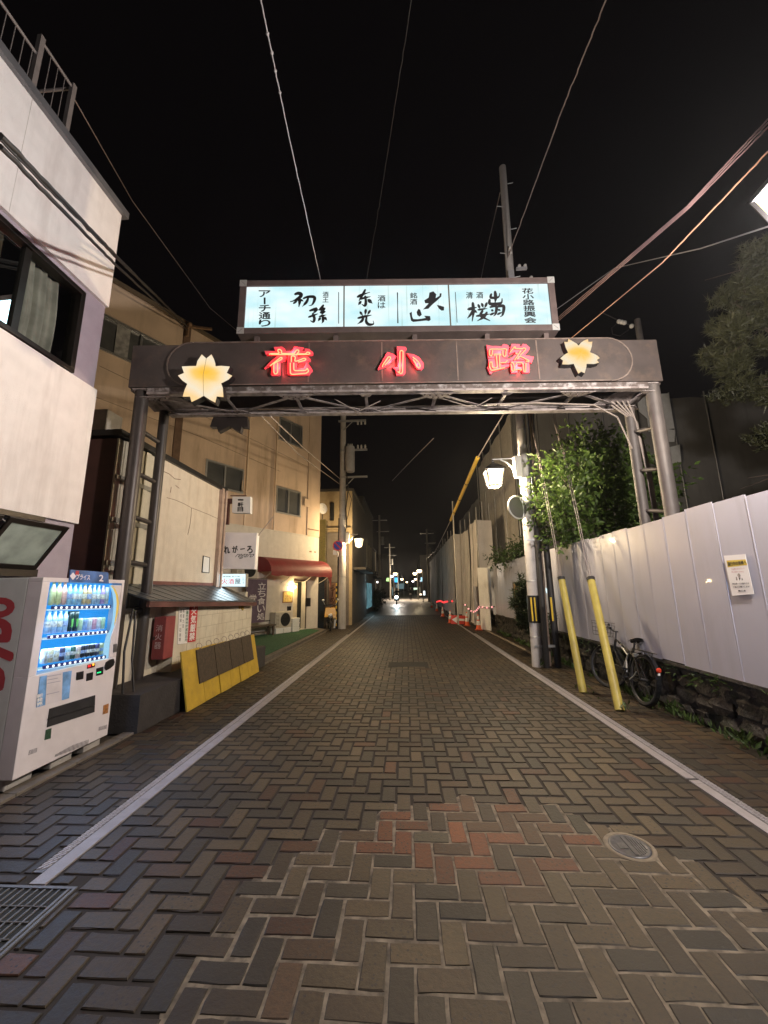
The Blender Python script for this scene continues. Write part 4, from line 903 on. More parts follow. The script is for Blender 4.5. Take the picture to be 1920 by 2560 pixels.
# purple cloth banner
t = thing('cloth_banner', 'purple upright cloth banner with white characters beside the red awning', 'banner', tuple(tw(-3.7, .1, .45)))
def bn(a, k): return tw(-4.2+.86*a, 2.02-1.45*k, .45+.03*math.sin(a*7+k*3))
b = MB(); b.grid(bn, 14, 12); b.build('cloth', mat('banner_purple', (.12, .085, .115), .9, var=.12), t)
k = MB(); column(k, '立ち食い処', [bn(.55, .07)+Vector(TN)*.03, bn(.92, .07)+Vector(TN)*.03, bn(.92, .95)+Vector(TN)*.03, bn(.55, .95)+Vector(TN)*.03], .01); column(k, '堂', [bn(.12, .34)+Vector(TN)*.03, bn(.5, .34)+Vector(TN)*.03, bn(.5, .58)+Vector(TN)*.03, bn(.12, .58)+Vector(TN)*.03], .01)
k.build('writing', mat('banner_white', (.62, .58, .58), .8, var=0), t)
b = MB(); b.tube([tw(-4.22, .1, .45), tw(-4.22, 2.1, .45)], .015, 6); b.tube([tw(-4.24, 2.04, .45), tw(-3.3, 2.04, .45)], .01, 6); b.build('pole', M_black, t)
# turf-covered forecourt
cp_ = [(-3.25, 9.25), (-3.25, 16.2), (-3.80, 16.80), (-6.2, 12.45), (-4.18, 9.25)]
struct(MB().prism([(x, y, -.04) for x, y in cp_], (0, 0, .13)).build('forecourt', mat('forecourt_kerb', (.10, .085, .07), .9, var=.3, bump=.4)))
tp_ = [(-3.42, 9.3), (-3.42, 15.6), (-3.95, 16.3), (-6.1, 12.55), (-4.17, 9.3)]
def turf_mat():
    m = mat('green_turf', (.018, .085, .035), .95, var=.45, scale=25, bump=.8, bscale=160, dirt=(.03, .12, .05), dirt_amt=.5); return m
o = tag(MB().prism([(x, y, .091) for x, y in tp_], (0, 0, .014)).build('turf_mat', turf_mat()), 'green artificial turf mat laid in front of the tan building', 'turf mat')

# ================================================================== FAR LEFT
# utility pole with transformer
def crossarm(mb, c, half0, half1, ax=(1, 0, 0)): mb.bar(Vector(c)-Vector(ax)*half0, Vector(c)+Vector(ax)*half1, .08, .08)
t = thing('utility_pole', 'concrete utility pole with a transformer and crossarms past the tan building', 'utility pole', (-2.8, 17.3, 0))
p = MB(); p.cyl((-2.8, 17.3, -.05), (-2.8, 17.3, 11.5), .17, .12, 18); p.build('shaft', M_pole, t)
p = MB(); crossarm(p, (-2.8, 17.15, 9.42), .2, 1.1); crossarm(p, (-2.8, 17.15, 7.98), .1, 1.15); crossarm(p, (-2.8, 17.15, 6.68), .05, 1.15)
p.bar((-2.75, 17.12, 8.95), (-2.3, 17.12, 9.4), .03, .03); p.bar((-2.72, 17.12, 6.15), (-2.25, 17.12, 6.65), .03, .03); p.build('crossarm', mat('galv_grey', (.38, .38, .38), .5, .5, var=.1), t)
p = MB()
for x in (-2.08, -1.92, -1.74):
    for z in (8.02, 9.2): p.lathe((x, 17.12, z), [(.02, 0), (.055, .03), (.03, .06), (.055, .09), (.03, .12), (.045, .15), (.02, .19)], 10)
p.build('insulator', mat('porcelain', (.6, .58, .55), .25, var=0), t)
p = MB(); p.lathe((-2.44, 17.1, 6.92), [(.1, -.02), (.2, 0), (.215, .05), (.215, 1.1), (.2, 1.14), (.215, 1.15), (.2, 1.2), (.05, 1.22)], 20); tr = p.build('transformer', mat('transformer_grey', (.42, .42, .44), .55, .1, var=.08, dirt=(.25, .2, .17), dirt_amt=.4), t)
p = MB()
for x in (-2.53, -2.44, -2.35): p.lathe((x, 17.1, 8.12), [(.025, 0), (.04, .03), (.025, .06), (.035, .09), (.015, .15)], 8)
p.build('bushing', MATS['porcelain'], tr)
p = MB(); p.tube([(-2.97, 17.25, .0), (-2.97, 17.25, 2.4), (-2.95, 17.25, 4.8)], .035, 8); p.tube([(-2.6, 17.1, 6.9), (-2.5, 17.0, 6.1), (-2.62, 17.1, 5.2), (-2.58, 17.1, 4.5), (-2.62, 17.1, 4.2)], .025, 6); p.tube([(-2.6, 17.1, 6.2), (-2.35, 17.0, 5.6), (-2.5, 17, 4.9), (-2.6, 17.1, 4.6)], .014, 6); p.build('cable', M_rope, t)
p = MB()
for z in (2.2, 3.1, 4.2, 4.9, 5.6): p.torus((-2.8, 17.3, z), (0, 0, 1), .165, .012, 18, 5)
p.build('band', MATS['galv_grey'], t)
M_lglass = lampglass('lantern_pane', (1.0, .78, .38), 1.7, .62)
def lantern(t, c, s=1.0, power=220, col=(1, .72, .38), glow=True):    # four-sided tapering street lantern, centre of its glass at c
    c = Vector(c); top, bot, h = .19*s, .12*s, .34*s
    q = lambda r, z: [c+Vector((sx*r, sy*r, z)) for sx, sy in ((-1, -1), (1, -1), (1, 1), (-1, 1))]
    T, B = q(top, h/2), q(bot, -h/2); f = MB()
    for i in range(4):
        f.bar(B[i], T[i], .022*s, .022*s); f.bar(T[i], T[(i+1) % 4], .024*s, .03*s); f.bar(B[i], B[(i+1) % 4], .02*s, .02*s)
    f.build('frame', M_black, t)
    g = MB()
    for i in range(4): g.poly([B[i]*1.0, B[(i+1) % 4], T[(i+1) % 4], T[i]])
    g.build('glass', M_lglass, t)
    r = MB(); a = q(top*1.12, h/2+.012*s); b = q(top*.45, h/2+.13*s); cc = q(.03*s, h/2+.16*s)
    r.add(a+b+cc, [(0, 1, 5, 4), (1, 2, 6, 5), (2, 3, 7, 6), (3, 0, 4, 7), (4, 5, 9, 8), (5, 6, 10, 9), (6, 7, 11, 10), (7, 4, 8, 11), (3, 2, 1, 0), (8, 9, 10, 11)]); r.lathe(c+Vector((0, 0, h/2+.15*s)), [(.025*s, 0), (.035*s, .03*s), (.012*s, .06*s), (.02*s, .085*s), (0, .11*s)], 10); r.build('cap', M_black, t)
    r = MB(); r.lathe(c+Vector((0, 0, -h/2-.06*s)), [(.02*s, 0), (.06*s, .03*s), (.1*s, .055*s)], 12); r.build('finial', lampglass('lantern_tail', (1, .74, .36), 2.0, .4), t)
    if power: light('lamp_light', c+Vector((0, 0, -.12*s)), power, col, .11*s, t)
t = thing('street_lantern', 'glowing street lantern on the left utility pole beside the no-parking sign', 'street lantern', (-2.62, 17.2, 3.4), 'street lanterns on the poles')
lantern(t, (-2.05, 17.1, 3.66), 1.0, 850)
b = MB(); b.tube([(-2.6, 17.2, 4.0), (-2.35, 17.12, 4.03), (-2.05, 17.1, 4.03)], .018, 6); b.tube([(-2.6, 17.2, 3.72), (-2.42, 17.14, 3.75), (-2.32, 17.12, 3.9), (-2.28, 17.1, 4.03)], .015, 6); b.box((-2.63, 17.1, 3.66), (-2.48, 17.3, 4.1)); b.build('bracket', mat('bracket_grey', (.4, .4, .4), .5, .3), t)
t = thing('no_parking_sign', 'round blue and red no-parking sign on the left utility pole', 'road sign', (-2.95, 16.98, 3.2))
b = MB(); b.lathe((-2.95, 17.0, 3.53), [(.225, 0), (.225, .012)], 32, axis=(0, -1, 0)); b.build('plate', mat('sign_red', (.55, .05, .06), .45, var=.05), t)
b = MB(); b.lathe((-2.95, 16.987, 3.53), [(.175, 0), (.175, .002)], 32, axis=(0, -1, 0)); b.build('blue_field', mat('sign_blue', (.03, .06, .42), .45, var=.05), t)
b = MB(); b.prism([(-2.95-.14, 16.984, 3.53+.1), (-2.95-.1, 16.984, 3.53+.14), (-2.95+.14, 16.984, 3.53-.1), (-2.95+.1, 16.984, 3.53-.14)], (0, -.002, 0)); b.build('slash', MATS['sign_red'], t)
b = MB(); b.box((-3.16, 17.0, 3.13), (-3.0, 17.01, 3.34)); b.box((-2.975, 17.0, 3.04), (-2.935, 17.02, 3.3)); b.build('sub_plate', M_white, t)
# narrow green-tiled strip, antenna disc
t = thing('tile_clad_pier', 'narrow pier clad in olive and blue tiles at the corner of the tan building', 'pier', (-3.75, 17.45, 0))
def tile_mat(n, c1, c2):
    m = bpy.data.materials.new(n); m.use_nodes = True; N = m.node_tree.nodes; L = m.node_tree.links; b = N['Principled BSDF']; tc = N.new('ShaderNodeTexCoord'); mp = N.new('ShaderNodeMapping'); mp.inputs['Rotation'].default_value = (math.pi/2, 0, 0); br = N.new('ShaderNodeTexBrick')
    br.inputs['Scale'].default_value = 9; br.inputs['Color1'].default_value = c1+(1,); br.inputs['Color2'].default_value = c2+(1,); br.inputs['Mortar'].default_value = (.02, .02, .02, 1); L.new(tc.outputs['Object'], mp.inputs[0]); L.new(mp.outputs[0], br.inputs[0]); L.new(br.outputs[0], b.inputs['Base Color']); b.inputs['Roughness'].default_value = .25; return m
MB().box((-3.86, 17.2, 2.2), (-3.56, 17.7, 4.75)).build('upper_tiles', tile_mat('olive_tiles', (.28, .24, .07), (.2, .18, .06)), t)
MB().box((-3.86, 17.2, 0), (-3.56, 17.7, 2.2)).build('lower_tiles', tile_mat('navy_tiles', (.03, .045, .06), (.02, .03, .045)), t)
t = thing('oval_sign', 'white round sign disc sticking out above the olive tiled pier', 'sign', (-3.68, 17.0, 4.9))
b = MB(); b.lathe((-3.68, 17.05, 5.22), [(.24, 0), (.25, .02), (.24, .05)], 28, axis=(.75, -.66, 0)); b.build('disc', M_white, t)
b = MB(); put(b, '小', [(-3.75, 16.97, 5.34), (-3.64, 17.06, 5.34), (-3.64, 17.06, 5.22), (-3.75, 16.97, 5.22)], 0, .03); put(b, '路', [(-3.75, 16.97, 5.2), (-3.64, 17.06, 5.2), (-3.64, 17.06, 5.08), (-3.75, 16.97, 5.08)], 0, .03); b.build('writing', M_ink, t)
b = MB(); b.tube([(-3.68, 17.1, 4.75), (-3.68, 17.1, 5.1)], .02); b.build('bracket', M_black, t)
# second house with blank tan upper floor, and the dark row behind it
def house(name, label, x0, x1, y0, y1, h, m, parts):
    t = thing(name, label, 'building', ((x0+x1)/2, (y0+y1)/2, 0)); MB().box((x0, y0, 0), (x1, y1, h)).build('wall', m, t)
    r = MB(); r.box((x0-.05, y0-.08, h), (x1+.08, y1+.05, h+.12)); r.build('roof_edge', mat('dark_roof', (.05, .045, .04), .8), t)
    for nm, a, b, mm in parts: MB().box(a, b).build(nm, mm, t)
    return t
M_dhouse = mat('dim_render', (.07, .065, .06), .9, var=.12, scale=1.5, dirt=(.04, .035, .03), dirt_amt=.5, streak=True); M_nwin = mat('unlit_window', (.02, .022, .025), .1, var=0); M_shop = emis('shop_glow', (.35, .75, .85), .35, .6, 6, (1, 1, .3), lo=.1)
M_tan2 = mat('tan_panel', (.36, .28, .17), .85, var=.1, dirt=(.2, .14, .08), dirt_amt=.5, streak=True)
house('tan_house', 'tan house with a plain overhanging upper floor behind the left utility pole', -8.5, -2.6, 19.0, 25.0, 6.5, M_tan2, [('ground_floor_front', (-3.85, 18.9, 0), (-2.75, 18.99, 4.4), mat('grey_brown_front', (.15, .13, .115), .9, var=.15)), ('dark_side_sheet', (-2.599, 19.05, 0), (-2.58, 24.9, 6.45), M_dhouse), ('narrow_window', (-3.68, 18.94, 5.0), (-3.5, 18.999, 5.9), M_nwin), ('ledge', (-3.9, 18.8, 4.55), (-2.62, 18.999, 4.62), M_tan2), ('canopy', (-2.58, 19.3, 2.6), (-1.95, 24.5, 2.72), mat('dark_canopy', (.04, .035, .03), .8))])  # dark sheet over the tan side wall: shade put in as colour
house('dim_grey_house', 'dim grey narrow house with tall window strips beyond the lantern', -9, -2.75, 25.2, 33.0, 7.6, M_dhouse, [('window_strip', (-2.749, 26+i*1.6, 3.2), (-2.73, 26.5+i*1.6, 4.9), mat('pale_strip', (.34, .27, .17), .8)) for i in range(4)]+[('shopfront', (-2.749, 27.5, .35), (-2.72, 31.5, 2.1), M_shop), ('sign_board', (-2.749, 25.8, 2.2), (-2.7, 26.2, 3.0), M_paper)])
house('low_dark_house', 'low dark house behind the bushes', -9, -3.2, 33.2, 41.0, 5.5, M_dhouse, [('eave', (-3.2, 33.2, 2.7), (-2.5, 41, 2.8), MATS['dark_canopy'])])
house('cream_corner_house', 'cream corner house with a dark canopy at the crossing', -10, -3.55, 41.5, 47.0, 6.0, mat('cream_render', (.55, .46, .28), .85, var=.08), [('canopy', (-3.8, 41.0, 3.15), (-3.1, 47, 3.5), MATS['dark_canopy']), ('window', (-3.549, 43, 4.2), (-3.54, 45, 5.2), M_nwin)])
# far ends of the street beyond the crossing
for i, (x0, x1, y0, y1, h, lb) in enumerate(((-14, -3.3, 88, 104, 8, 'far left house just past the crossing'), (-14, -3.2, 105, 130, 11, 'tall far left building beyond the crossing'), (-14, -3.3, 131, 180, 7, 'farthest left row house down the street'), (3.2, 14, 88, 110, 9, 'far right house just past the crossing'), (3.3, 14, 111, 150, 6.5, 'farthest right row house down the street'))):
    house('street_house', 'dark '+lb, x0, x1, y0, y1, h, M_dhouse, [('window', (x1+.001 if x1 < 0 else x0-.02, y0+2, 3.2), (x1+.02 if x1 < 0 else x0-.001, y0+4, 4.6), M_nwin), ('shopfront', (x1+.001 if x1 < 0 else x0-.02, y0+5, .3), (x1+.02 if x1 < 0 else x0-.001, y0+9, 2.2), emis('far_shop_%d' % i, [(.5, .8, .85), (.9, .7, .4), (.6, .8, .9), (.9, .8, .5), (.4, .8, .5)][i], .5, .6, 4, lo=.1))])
# ================================================================== THE ARCH OVER THE STREET
AA = np.array([-3.9, 5.0, 0.0]); ATH = math.radians(3.3)
AU = np.array([math.cos(ATH), math.sin(ATH), 0.0]); AN = np.array([-math.sin(ATH), math.cos(ATH), 0.0])
def aw_(u, z, v=0.0): return Vector(AA+AU*u+AN*v)+Vector((0, 0, z))
def APL(off): return (tuple(AA+AN*off), tuple(AN))
def abox(mb, u0, u1, z0, z1, v0, v1): return mb.obox(aw_(u0, z0, v0), Vector(AU)*(u1-u0), Vector(AN)*(v1-v0), (0, 0, z1-z0))
t = thing('street_arch', 'brown steel arch across the street on four posts, its girder with an open truss below', 'street arch', tuple(aw_(3.85, 0, .35)))
M_post = mat('arch_post_paint', (.05, .043, .04), .42, .2, var=.15, dirt=(.16, .12, .09), dirt_amt=.35, streak=True)
for (u, v, r) in ((.09, .12, .093), (.15, .62, .072), (7.63, .12, .093), (7.58, .62, .072)):
    p = MB(); p.cyl(aw_(u, 0, v), aw_(u, 4.55, v), r, n=20); p.lathe(aw_(u, 0, v), [(r*1.5, 0), (r*1.5, .03), (r*1.02, .05)], 20); p.build('post', M_post if u < 2 else mat('arch_post_grey', (.085, .073, .067), .6, .2, var=.15, dirt=(.3, .25, .2), dirt_amt=.4, streak=True), t)
for z in (1.35, 2.0, 2.63, 3.26, 3.9): p = MB(); p.tube([aw_(.1, z+.03, .12), aw_(.14, z, .62)], .035, 8); p.build('rung', M_post, t)
for z in (1.5, 2.1, 2.73, 3.36, 3.99): p = MB(); p.tube([aw_(7.63, z-.12, .12), aw_(7.58, z, .62)], .03, 8); p.build('rung', MATS['arch_post_grey'], t)
g = MB(); abox(g, -.05, 7.72, 4.53, 5.2, 0, .06); abox(g, -.05, 7.72, 4.49, 5.2, .62, .68); abox(g, -.05, .0, 4.5, 5.195, .06, .62); abox(g, 7.67, 7.72, 4.5, 5.195, .06, .62); abox(g, 0, 7.67, 5.14, 5.19, .06, .62)
g.build('girder', M_steel, t, bevel=.006)
c = MB(); zc, rr = 4.872, .345; pts = []
for k in range(13): a = -math.pi/2+math.pi*k/12; pts.append(aw_(6.95+rr*math.cos(a), zc+rr*math.sin(a), -.002))
for k in range(13): a = math.pi/2+math.pi*k/12; pts.append(aw_(.84+rr*math.cos(a), zc+rr*math.sin(a), -.002))
c.prism(pts, tuple(-AN*.022)); pan = c.build('capsule_panel', M_steel, t, bevel=.004)
c = MB()
for u in (2.55, 3.62, 4.72, 5.9): abox(c, u, u+.02, 4.56, 5.19, -.030, -.0245)
abox(c, .86, 6.95, 5.205, 5.222, -.034, .0); abox(c, .86, 6.95, 4.524, 4.54, -.034, -.0245)
for (uc, a0) in ((6.95, -math.pi/2), (.84, math.pi/2)):
    for k in range(12):
        a, b = a0+math.pi*k/12, a0+math.pi*(k+1)/12; c.bar(aw_(uc+rr*math.cos(a), zc+rr*math.sin(a), -.026), aw_(uc+rr*math.cos(b), zc+rr*math.sin(b), -.026), .018, .012, up=tuple(AN))
c.build('panel_rim', mat('rim_worn', (.15, .115, .095), .55, .1, var=.3, scale=8, dirt=(.26, .22, .19), dirt_scale=4, dirt_amt=.5), pan)
ch = MB()
fl = MB(); abox(fl, .22, 7.5, 4.452, 4.522, .012, .026); fl.build('girder_lip', mat('flaking_lip', (.085, .066, .058), .6, var=.2, dirt=(.46, .43, .42), dirt_scale=2.6, dirt_amt=1.0), t)
abox(ch, .22, 7.5, 4.43, 4.451, .010, .026); abox(ch, .22, 7.5, 4.422, 4.43, .012, .11)
abox(ch, .25, 7.48, 4.365, 4.47, .652, .664); abox(ch, .25, 7.48, 4.357, 4.365, .56, .664)
abox(ch, .22, 7.5, 4.455, 4.462, .11, .14); abox(ch, .25, 7.48, 4.43, 4.44, .54, .56)
ch.build('bottom_chord', M_truss, t)
nodes = [.3+1.03*i for i in range(8)]
for i, u in enumerate(nodes):
    b = MB(); b.bar(aw_(u, 4.408, .06), aw_(u, 4.408, .62), .045, .006, up=(0, 0, 1)); b.bar(aw_(u-.02, 4.425, .06), aw_(u-.02, 4.425, .62), .006, .03)
    if i < 7:
        v0, v1 = (.09, .6) if i % 2 == 0 else (.6, .09)
        b.bar(aw_(u+.04, 4.40, v0), aw_(nodes[i+1]-.04, 4.40, v1), .05, .006, up=(0, 0, 1)); 
    b.build('brace', M_truss, t)
    f = MB(); s_ = 1 if i % 2 == 0 else -1; vb = .03 if i % 2 == 0 else .65; vi = vb+.15*s_
    f.prism([aw_(u-.26, 4.396, vb), aw_(u+.26, 4.396, vb), aw_(u+.20, 4.396, vb+.06*s_), aw_(u+.09, 4.396, vi), aw_(u-.09, 4.396, vi), aw_(u-.20, 4.396, vb+.06*s_)], (0, 0, -.007))
    go = f.build('gusset', M_truss, t)
    vb2 = .65 if i % 2 == 0 else .03; f = MB(); f.prism([aw_(u-.1, 4.397, vb2), aw_(u+.1, 4.397, vb2), aw_(u+.05, 4.397, vb2-.09*s_*(-1 if False else 1) if i % 2 == 0 else vb2+.09), aw_(u-.05, 4.397, vb2-.09 if i % 2 == 0 else vb2+.09)], (0, 0, -.006)); f.build('gusset', M_truss, t)
    r = MB()
    for (a, b2) in ((-.17, .035), (-.09, .05), (.0, .06), (.09, .05), (.17, .035), (-.04, .11), (.04, .11)): r.lathe(aw_(u+a, 4.389, vb+b2*s_), [(.013, 0), (.013, -.006), (.007, -.012)], 6)
    r.build('rivets', mat('rivet_rust', (.05, .03, .025), .8), go)
so = MB(); so.prism([aw_(.0, 4.52, .02), aw_(.42, 4.52, .02), aw_(.85, 4.44, .6), aw_(.0, 4.44, .6)], (0, 0, -.012)); so.build('end_soffit', M_truss, t); so = MB(); so.prism([aw_(7.66, 4.52, .02), aw_(7.3, 4.52, .02), aw_(6.95, 4.44, .6), aw_(7.66, 4.44, .6)], (0, 0, -.012)); so.build('end_soffit', M_truss, t)
# cables bundled down the right rear post
c = MB()
for k in range(5):
    o_ = .02*k; c.tube([aw_(7.45-.1*k, 4.5, .45), aw_(7.62+o_, 4.15, .56+.02*k), aw_(7.68+o_*.8, 3.4, .58), aw_(7.70+o_*.7, 2.4, .58), aw_(7.68+o_, 1.2, .58)], .014, 6)
tag(c.build('arch_cables', mat('weathered_cable', (.24, .2, .17), .7, var=.2)), 'bundle of weathered cables running down the right rear arch post', 'cables')
c = MB(); c.tube([aw_(5.2, 4.34, .3), aw_(6.0, 4.38, .35), aw_(6.9, 4.36, .4), aw_(7.3, 4.2, .5), aw_(7.5, 3.7, .56)], .012, 6); tag(c.build('truss_cable', MATS['weathered_cable']), 'weathered cable strung along the right half of the arch truss', 'cable')
c = MB(); c.tube([aw_(4.5, 4.46, .3), aw_(5.0, 4.26, .25), aw_(5.3, 4.45, .3)], .008, 5); tag(c.build('truss_cable', MATS['weathered_cable']), 'short cable loop sagging under the middle of the arch truss', 'cable')
c = MB(); c.tube([aw_(2.9, 4.46, .3), aw_(3.25, 4.27, .35), aw_(3.6, 4.42, .3)], .008, 5)
tag(c.build('truss_cable', MATS['weathered_cable']), 'short cable loop sagging under the left part of the arch truss', 'cable')

# ---- the light box above the arch
SV = .05
t = thing('light_box_sign', 'long glowing pale blue sign box with black brush writing on top of the arch', 'sign', tuple(aw_(3.88, 5.2, .2)))
U0, U1, Z0, Z1, FW = 1.46, 6.31, 5.40, 6.32, .098
M_sf = mat('sign_frame_brown', (.10, .075, .07), .55, .1, var=.15, dirt=(.18, .14, .12), dirt_amt=.4)
f = MB(); abox(f, U0, U1, Z1-FW, Z1, SV-.02, SV+.30); abox(f, U0, U1, Z0, Z0+FW, SV-.02, SV+.30); abox(f, U0, U0+FW, Z0+FW, Z1-FW, SV-.02, SV+.30); abox(f, U1-FW, U1, Z0+FW, Z1-FW, SV-.02, SV+.30); abox(f, U0+FW, U1-FW, Z0+FW, Z1-FW, SV+.26, SV+.29)
f.build('frame', M_sf, t, bevel=.004)
f = MB()
for (u, z) in ((U0, Z0), (U0, Z1-.1), (U1-.1, Z0), (U1-.1, Z1-.1)): abox(f, u-.004, u+.104, z-.004, z+.104, SV-.026, SV-.0205)
cpn = f.build('corner_plate', mat('corner_grey', (.42, .42, .40), .5, .3, var=.1), t)
f = MB()
for (u, z, s_) in ((U0, Z0, 1), (U0, Z1-.1, -1), (U1-.1, Z0, -1), (U1-.1, Z1-.1, 1)): f.bar(aw_(u+.02, z+(.02 if s_ > 0 else .08), SV-.027), aw_(u+.08, z+(.08 if s_ > 0 else .02), SV-.027), .004, .002, up=tuple(AN))
f.build('corner_line', M_black, cpn)
def signface_mat():
    m = bpy.data.materials.new('sign_face_light'); m.use_nodes = True; N = m.node_tree.nodes; L = m.node_tree.links; N.clear()
    o = N.new('ShaderNodeOutputMaterial'); e = N.new('ShaderNodeEmission'); tc = N.new('ShaderNodeTexCoord')
    # tubes lie lengthwise behind the sheet: soft horizontal bands, and grime streaks running down
    n1 = N.new('ShaderNodeTexNoise'); mp = N.new('ShaderNodeMapping'); mp.inputs['Scale'].default_value = (1.2, 1, 2.4); L.new(tc.outputs['Object'], mp.inputs[0]); L.new(mp.outputs[0], n1.inputs['Vector']); n1.inputs['Scale'].default_value = 1.6; n1.inputs['Detail'].default_value = 2
    r1 = N.new('ShaderNodeValToRGB'); r1.color_ramp.elements[0].position = .35; r1.color_ramp.elements[1].position = .68; r1.color_ramp.elements[0].color = (.58, .88, .93, 1); r1.color_ramp.elements[1].color = (.86, 1.0, 1.0, 1); L.new(n1.outputs['Fac'], r1.inputs[0])
    n2 = N.new('ShaderNodeTexNoise'); mp2 = N.new('ShaderNodeMapping'); mp2.inputs['Scale'].default_value = (16, 1, .5); L.new(tc.outputs['Object'], mp2.inputs[0]); L.new(mp2.outputs[0], n2.inputs['Vector']); n2.inputs['Scale'].default_value = 1.3; n2.inputs['Detail'].default_value = 5
    r2 = N.new('ShaderNodeValToRGB'); r2.color_ramp.elements[0].position = .60; r2.color_ramp.elements[1].position = .74; r2.color_ramp.elements[0].color = (0, 0, 0, 1); r2.color_ramp.elements[1].color = (.5, .5, .5, 1); L.new(n2.outputs['Fac'], r2.inputs[0])
    mx = N.new('ShaderNodeMixRGB'); L.new(r2.outputs[0], mx.inputs[0]); L.new(r1.outputs[0], mx.inputs[1]); mx.inputs[2].default_value = (.34, .52, .44, 1)
    L.new(mx.outputs[0], e.inputs['Color']); e.inputs['Strength'].default_value = .86; L.new(e.outputs[0], o.inputs['Surface']); return m
f = MB(); f.prism([aw_(U0+FW+.001, Z0+FW+.001, SV+.004), aw_(U1-FW-.001, Z0+FW+.001, SV+.004), aw_(U1-FW-.001, Z1-FW-.001, SV+.004), aw_(U0+FW+.001, Z1-FW-.001, SV+.004)], tuple(AN*.02)); f.build('lit_face', signface_mat(), t)
SP = APL(SV+.002)
def sq_(v, x0, y0, x1, y1): return quad_on(v, x0, y0, x1, y1, SP)
k = MB()
column(k, 'アーチ通り', sq_('B', 330, 322, 437, 668), .022, .1); brush(k, 'B', SP, [([(668, 362), (700, 352), (726, 362), (720, 384), (685, 408), (650, 425), (626, 431)], 20), ([(705, 385), (713, 430), (706, 478)], 19), ([(655, 448), (695, 420)], 13), ([(720, 410), (748, 428)], 12), ([(748, 402), (790, 386), (850, 388), (850, 425), (828, 462), (800, 470)], 17), ([(797, 388), (782, 428), (757, 458), (738, 478)], 15)])
brush(k, 'B', SP, [([(808, 517), (872, 499), (852, 530), (836, 546)], 17), ([(836, 543), (852, 588), (842, 622), (816, 610)], 17), ([(797, 577), (884, 546)], 13), ([(938, 463), (916, 494), (888, 512)], 16), ([(902, 512), (948, 494), (914, 536), (954, 524), (903, 570)], 14), ([(898, 572), (964, 556)], 12), ([(930, 564), (934, 612), (922, 634)], 15), ([(908, 584), (888, 612)], 15), ([(948, 578), (968, 606)], 15)])
column(k, '酒王', sq_('B', 930, 335, 985, 440), .018); brush(k, 'B', SP, [([(1256, 388), (1300, 366), (1374, 343)], 15), ([(1332, 317), (1310, 360), (1286, 398), (1272, 424)], 15), ([(1282, 408), (1330, 394), (1380, 384)], 13), ([(1330, 378), (1337, 438), (1326, 470), (1298, 455)], 17), ([(1292, 428), (1266, 462)], 15), ([(1358, 412), (1397, 447)], 20)]); brush(k, 'B', SP, [([(1337, 503), (1330, 556)], 15), ([(1283, 528), (1307, 562)], 14), ([(1378, 513), (1354, 552)], 14), ([(1262, 587), (1320, 572), (1390, 558)], 15), ([(1316, 574), (1300, 612), (1258, 642)], 15), ([(1345, 570), (1340, 618), (1365, 646), (1409, 641), (1405, 612)], 16)]); column(k, '酒は', sq_('B', 1450, 368, 1520, 497), .018)
column(k, '銘酒', sq_('C', 235, 328, 298, 442), .018); put(k, '清', sq_('C', 740, 326, 800, 384), .018); put(k, '酒', sq_('C', 832, 326, 892, 382), .018)
brush(k, 'C', SP, [([(756, 482), (834, 464)], 17), ([(800, 422), (806, 500), (795, 588)], 18), ([(800, 488), (780, 530), (752, 562)], 14), ([(808, 488), (838, 512)], 14), ([(848, 438), (866, 477)], 14), ([(880, 428), (896, 467)], 14), ([(928, 422), (906, 472)], 14), ([(846, 487), (930, 474)], 11), ([(890, 493), (870, 535), (905, 560), (955, 584)], 16), ([(928, 508), (900, 550), (842, 586)], 16), ([(832, 543), (956, 524)], 14)])
brush(k, 'C', SP, [([(1001, 319), (1006, 380), (1000, 428)], 18), ([(968, 342), (964, 376), (1030, 372), (1043, 337)], 15), ([(953, 393), (957, 432), (1052, 426), (1064, 384)], 18), ([(956, 462), (1012, 455), (1006, 520), (988, 542)], 16), ([(968, 488), (988, 497)], 13), ([(957, 532), (1002, 510)], 12), ([(1018, 459), (1078, 454), (1069, 530), (1048, 548)], 17), ([(1030, 484), (1050, 493)], 13), ([(1022, 528), (1064, 507)], 12)])
column(k, '花小路振興会', [on('C', 1243, 290, SP), on('C', 1340, 290, SP), on('C', 1374, 606, SP), on('C', 1270, 606, SP)], .022, .1)
for v, q_ in (('C', [(410, 330), (445, 318), (472, 345), (466, 380), (500, 360), (503, 335), (520, 338), (516, 366), (475, 405), (445, 430), (422, 452), (400, 476), (352, 482), (390, 440), (402, 428), (370, 425), (364, 400), (402, 375)]), ('C', [(476, 440), (510, 448), (542, 458), (541, 490), (520, 493), (495, 475)]),
    ('C', [(230, 515), (250, 503), (254, 545), (264, 568), (300, 570), (340, 565), (376, 558), (362, 538), (416, 542), (421, 575), (405, 587), (380, 582), (262, 595), (243, 582)]), ('C', [(310, 476), (326, 483), (341, 530), (320, 547), (300, 532), (294, 505)])):
    k.poly([on(v, a, b, SP) for a, b in q_])
for v, x, y0, y1 in (('B', 1080, 340, 637), ('B', 1636, 343, 633)): k.poly(sq_(v, x-3, y0, x+4, y1))
k.poly([on('C', a, b, SP) for a, b in [(116, 328), (122, 328), (131, 606), (125, 606)]]); k.poly([on('C', a, b, SP) for a, b in [(640, 325), (646, 325), (662, 600), (656, 600)]])
k.build('lettering', M_ink, t)
f = MB()
for v, x0, x1, y0, y1 in (('B', 1132, 1130, 282, 682), ('C', 580, 602, 262, 640)):
    f = MB(); a, b = on(v, x0, y0, SP), on(v, x1, y1, SP); f.bar(a, b, .02, .012, up=tuple(AN)); f.build('seam', mat('seam_brown', (.09, .08, .06), .7), t)
f = MB()
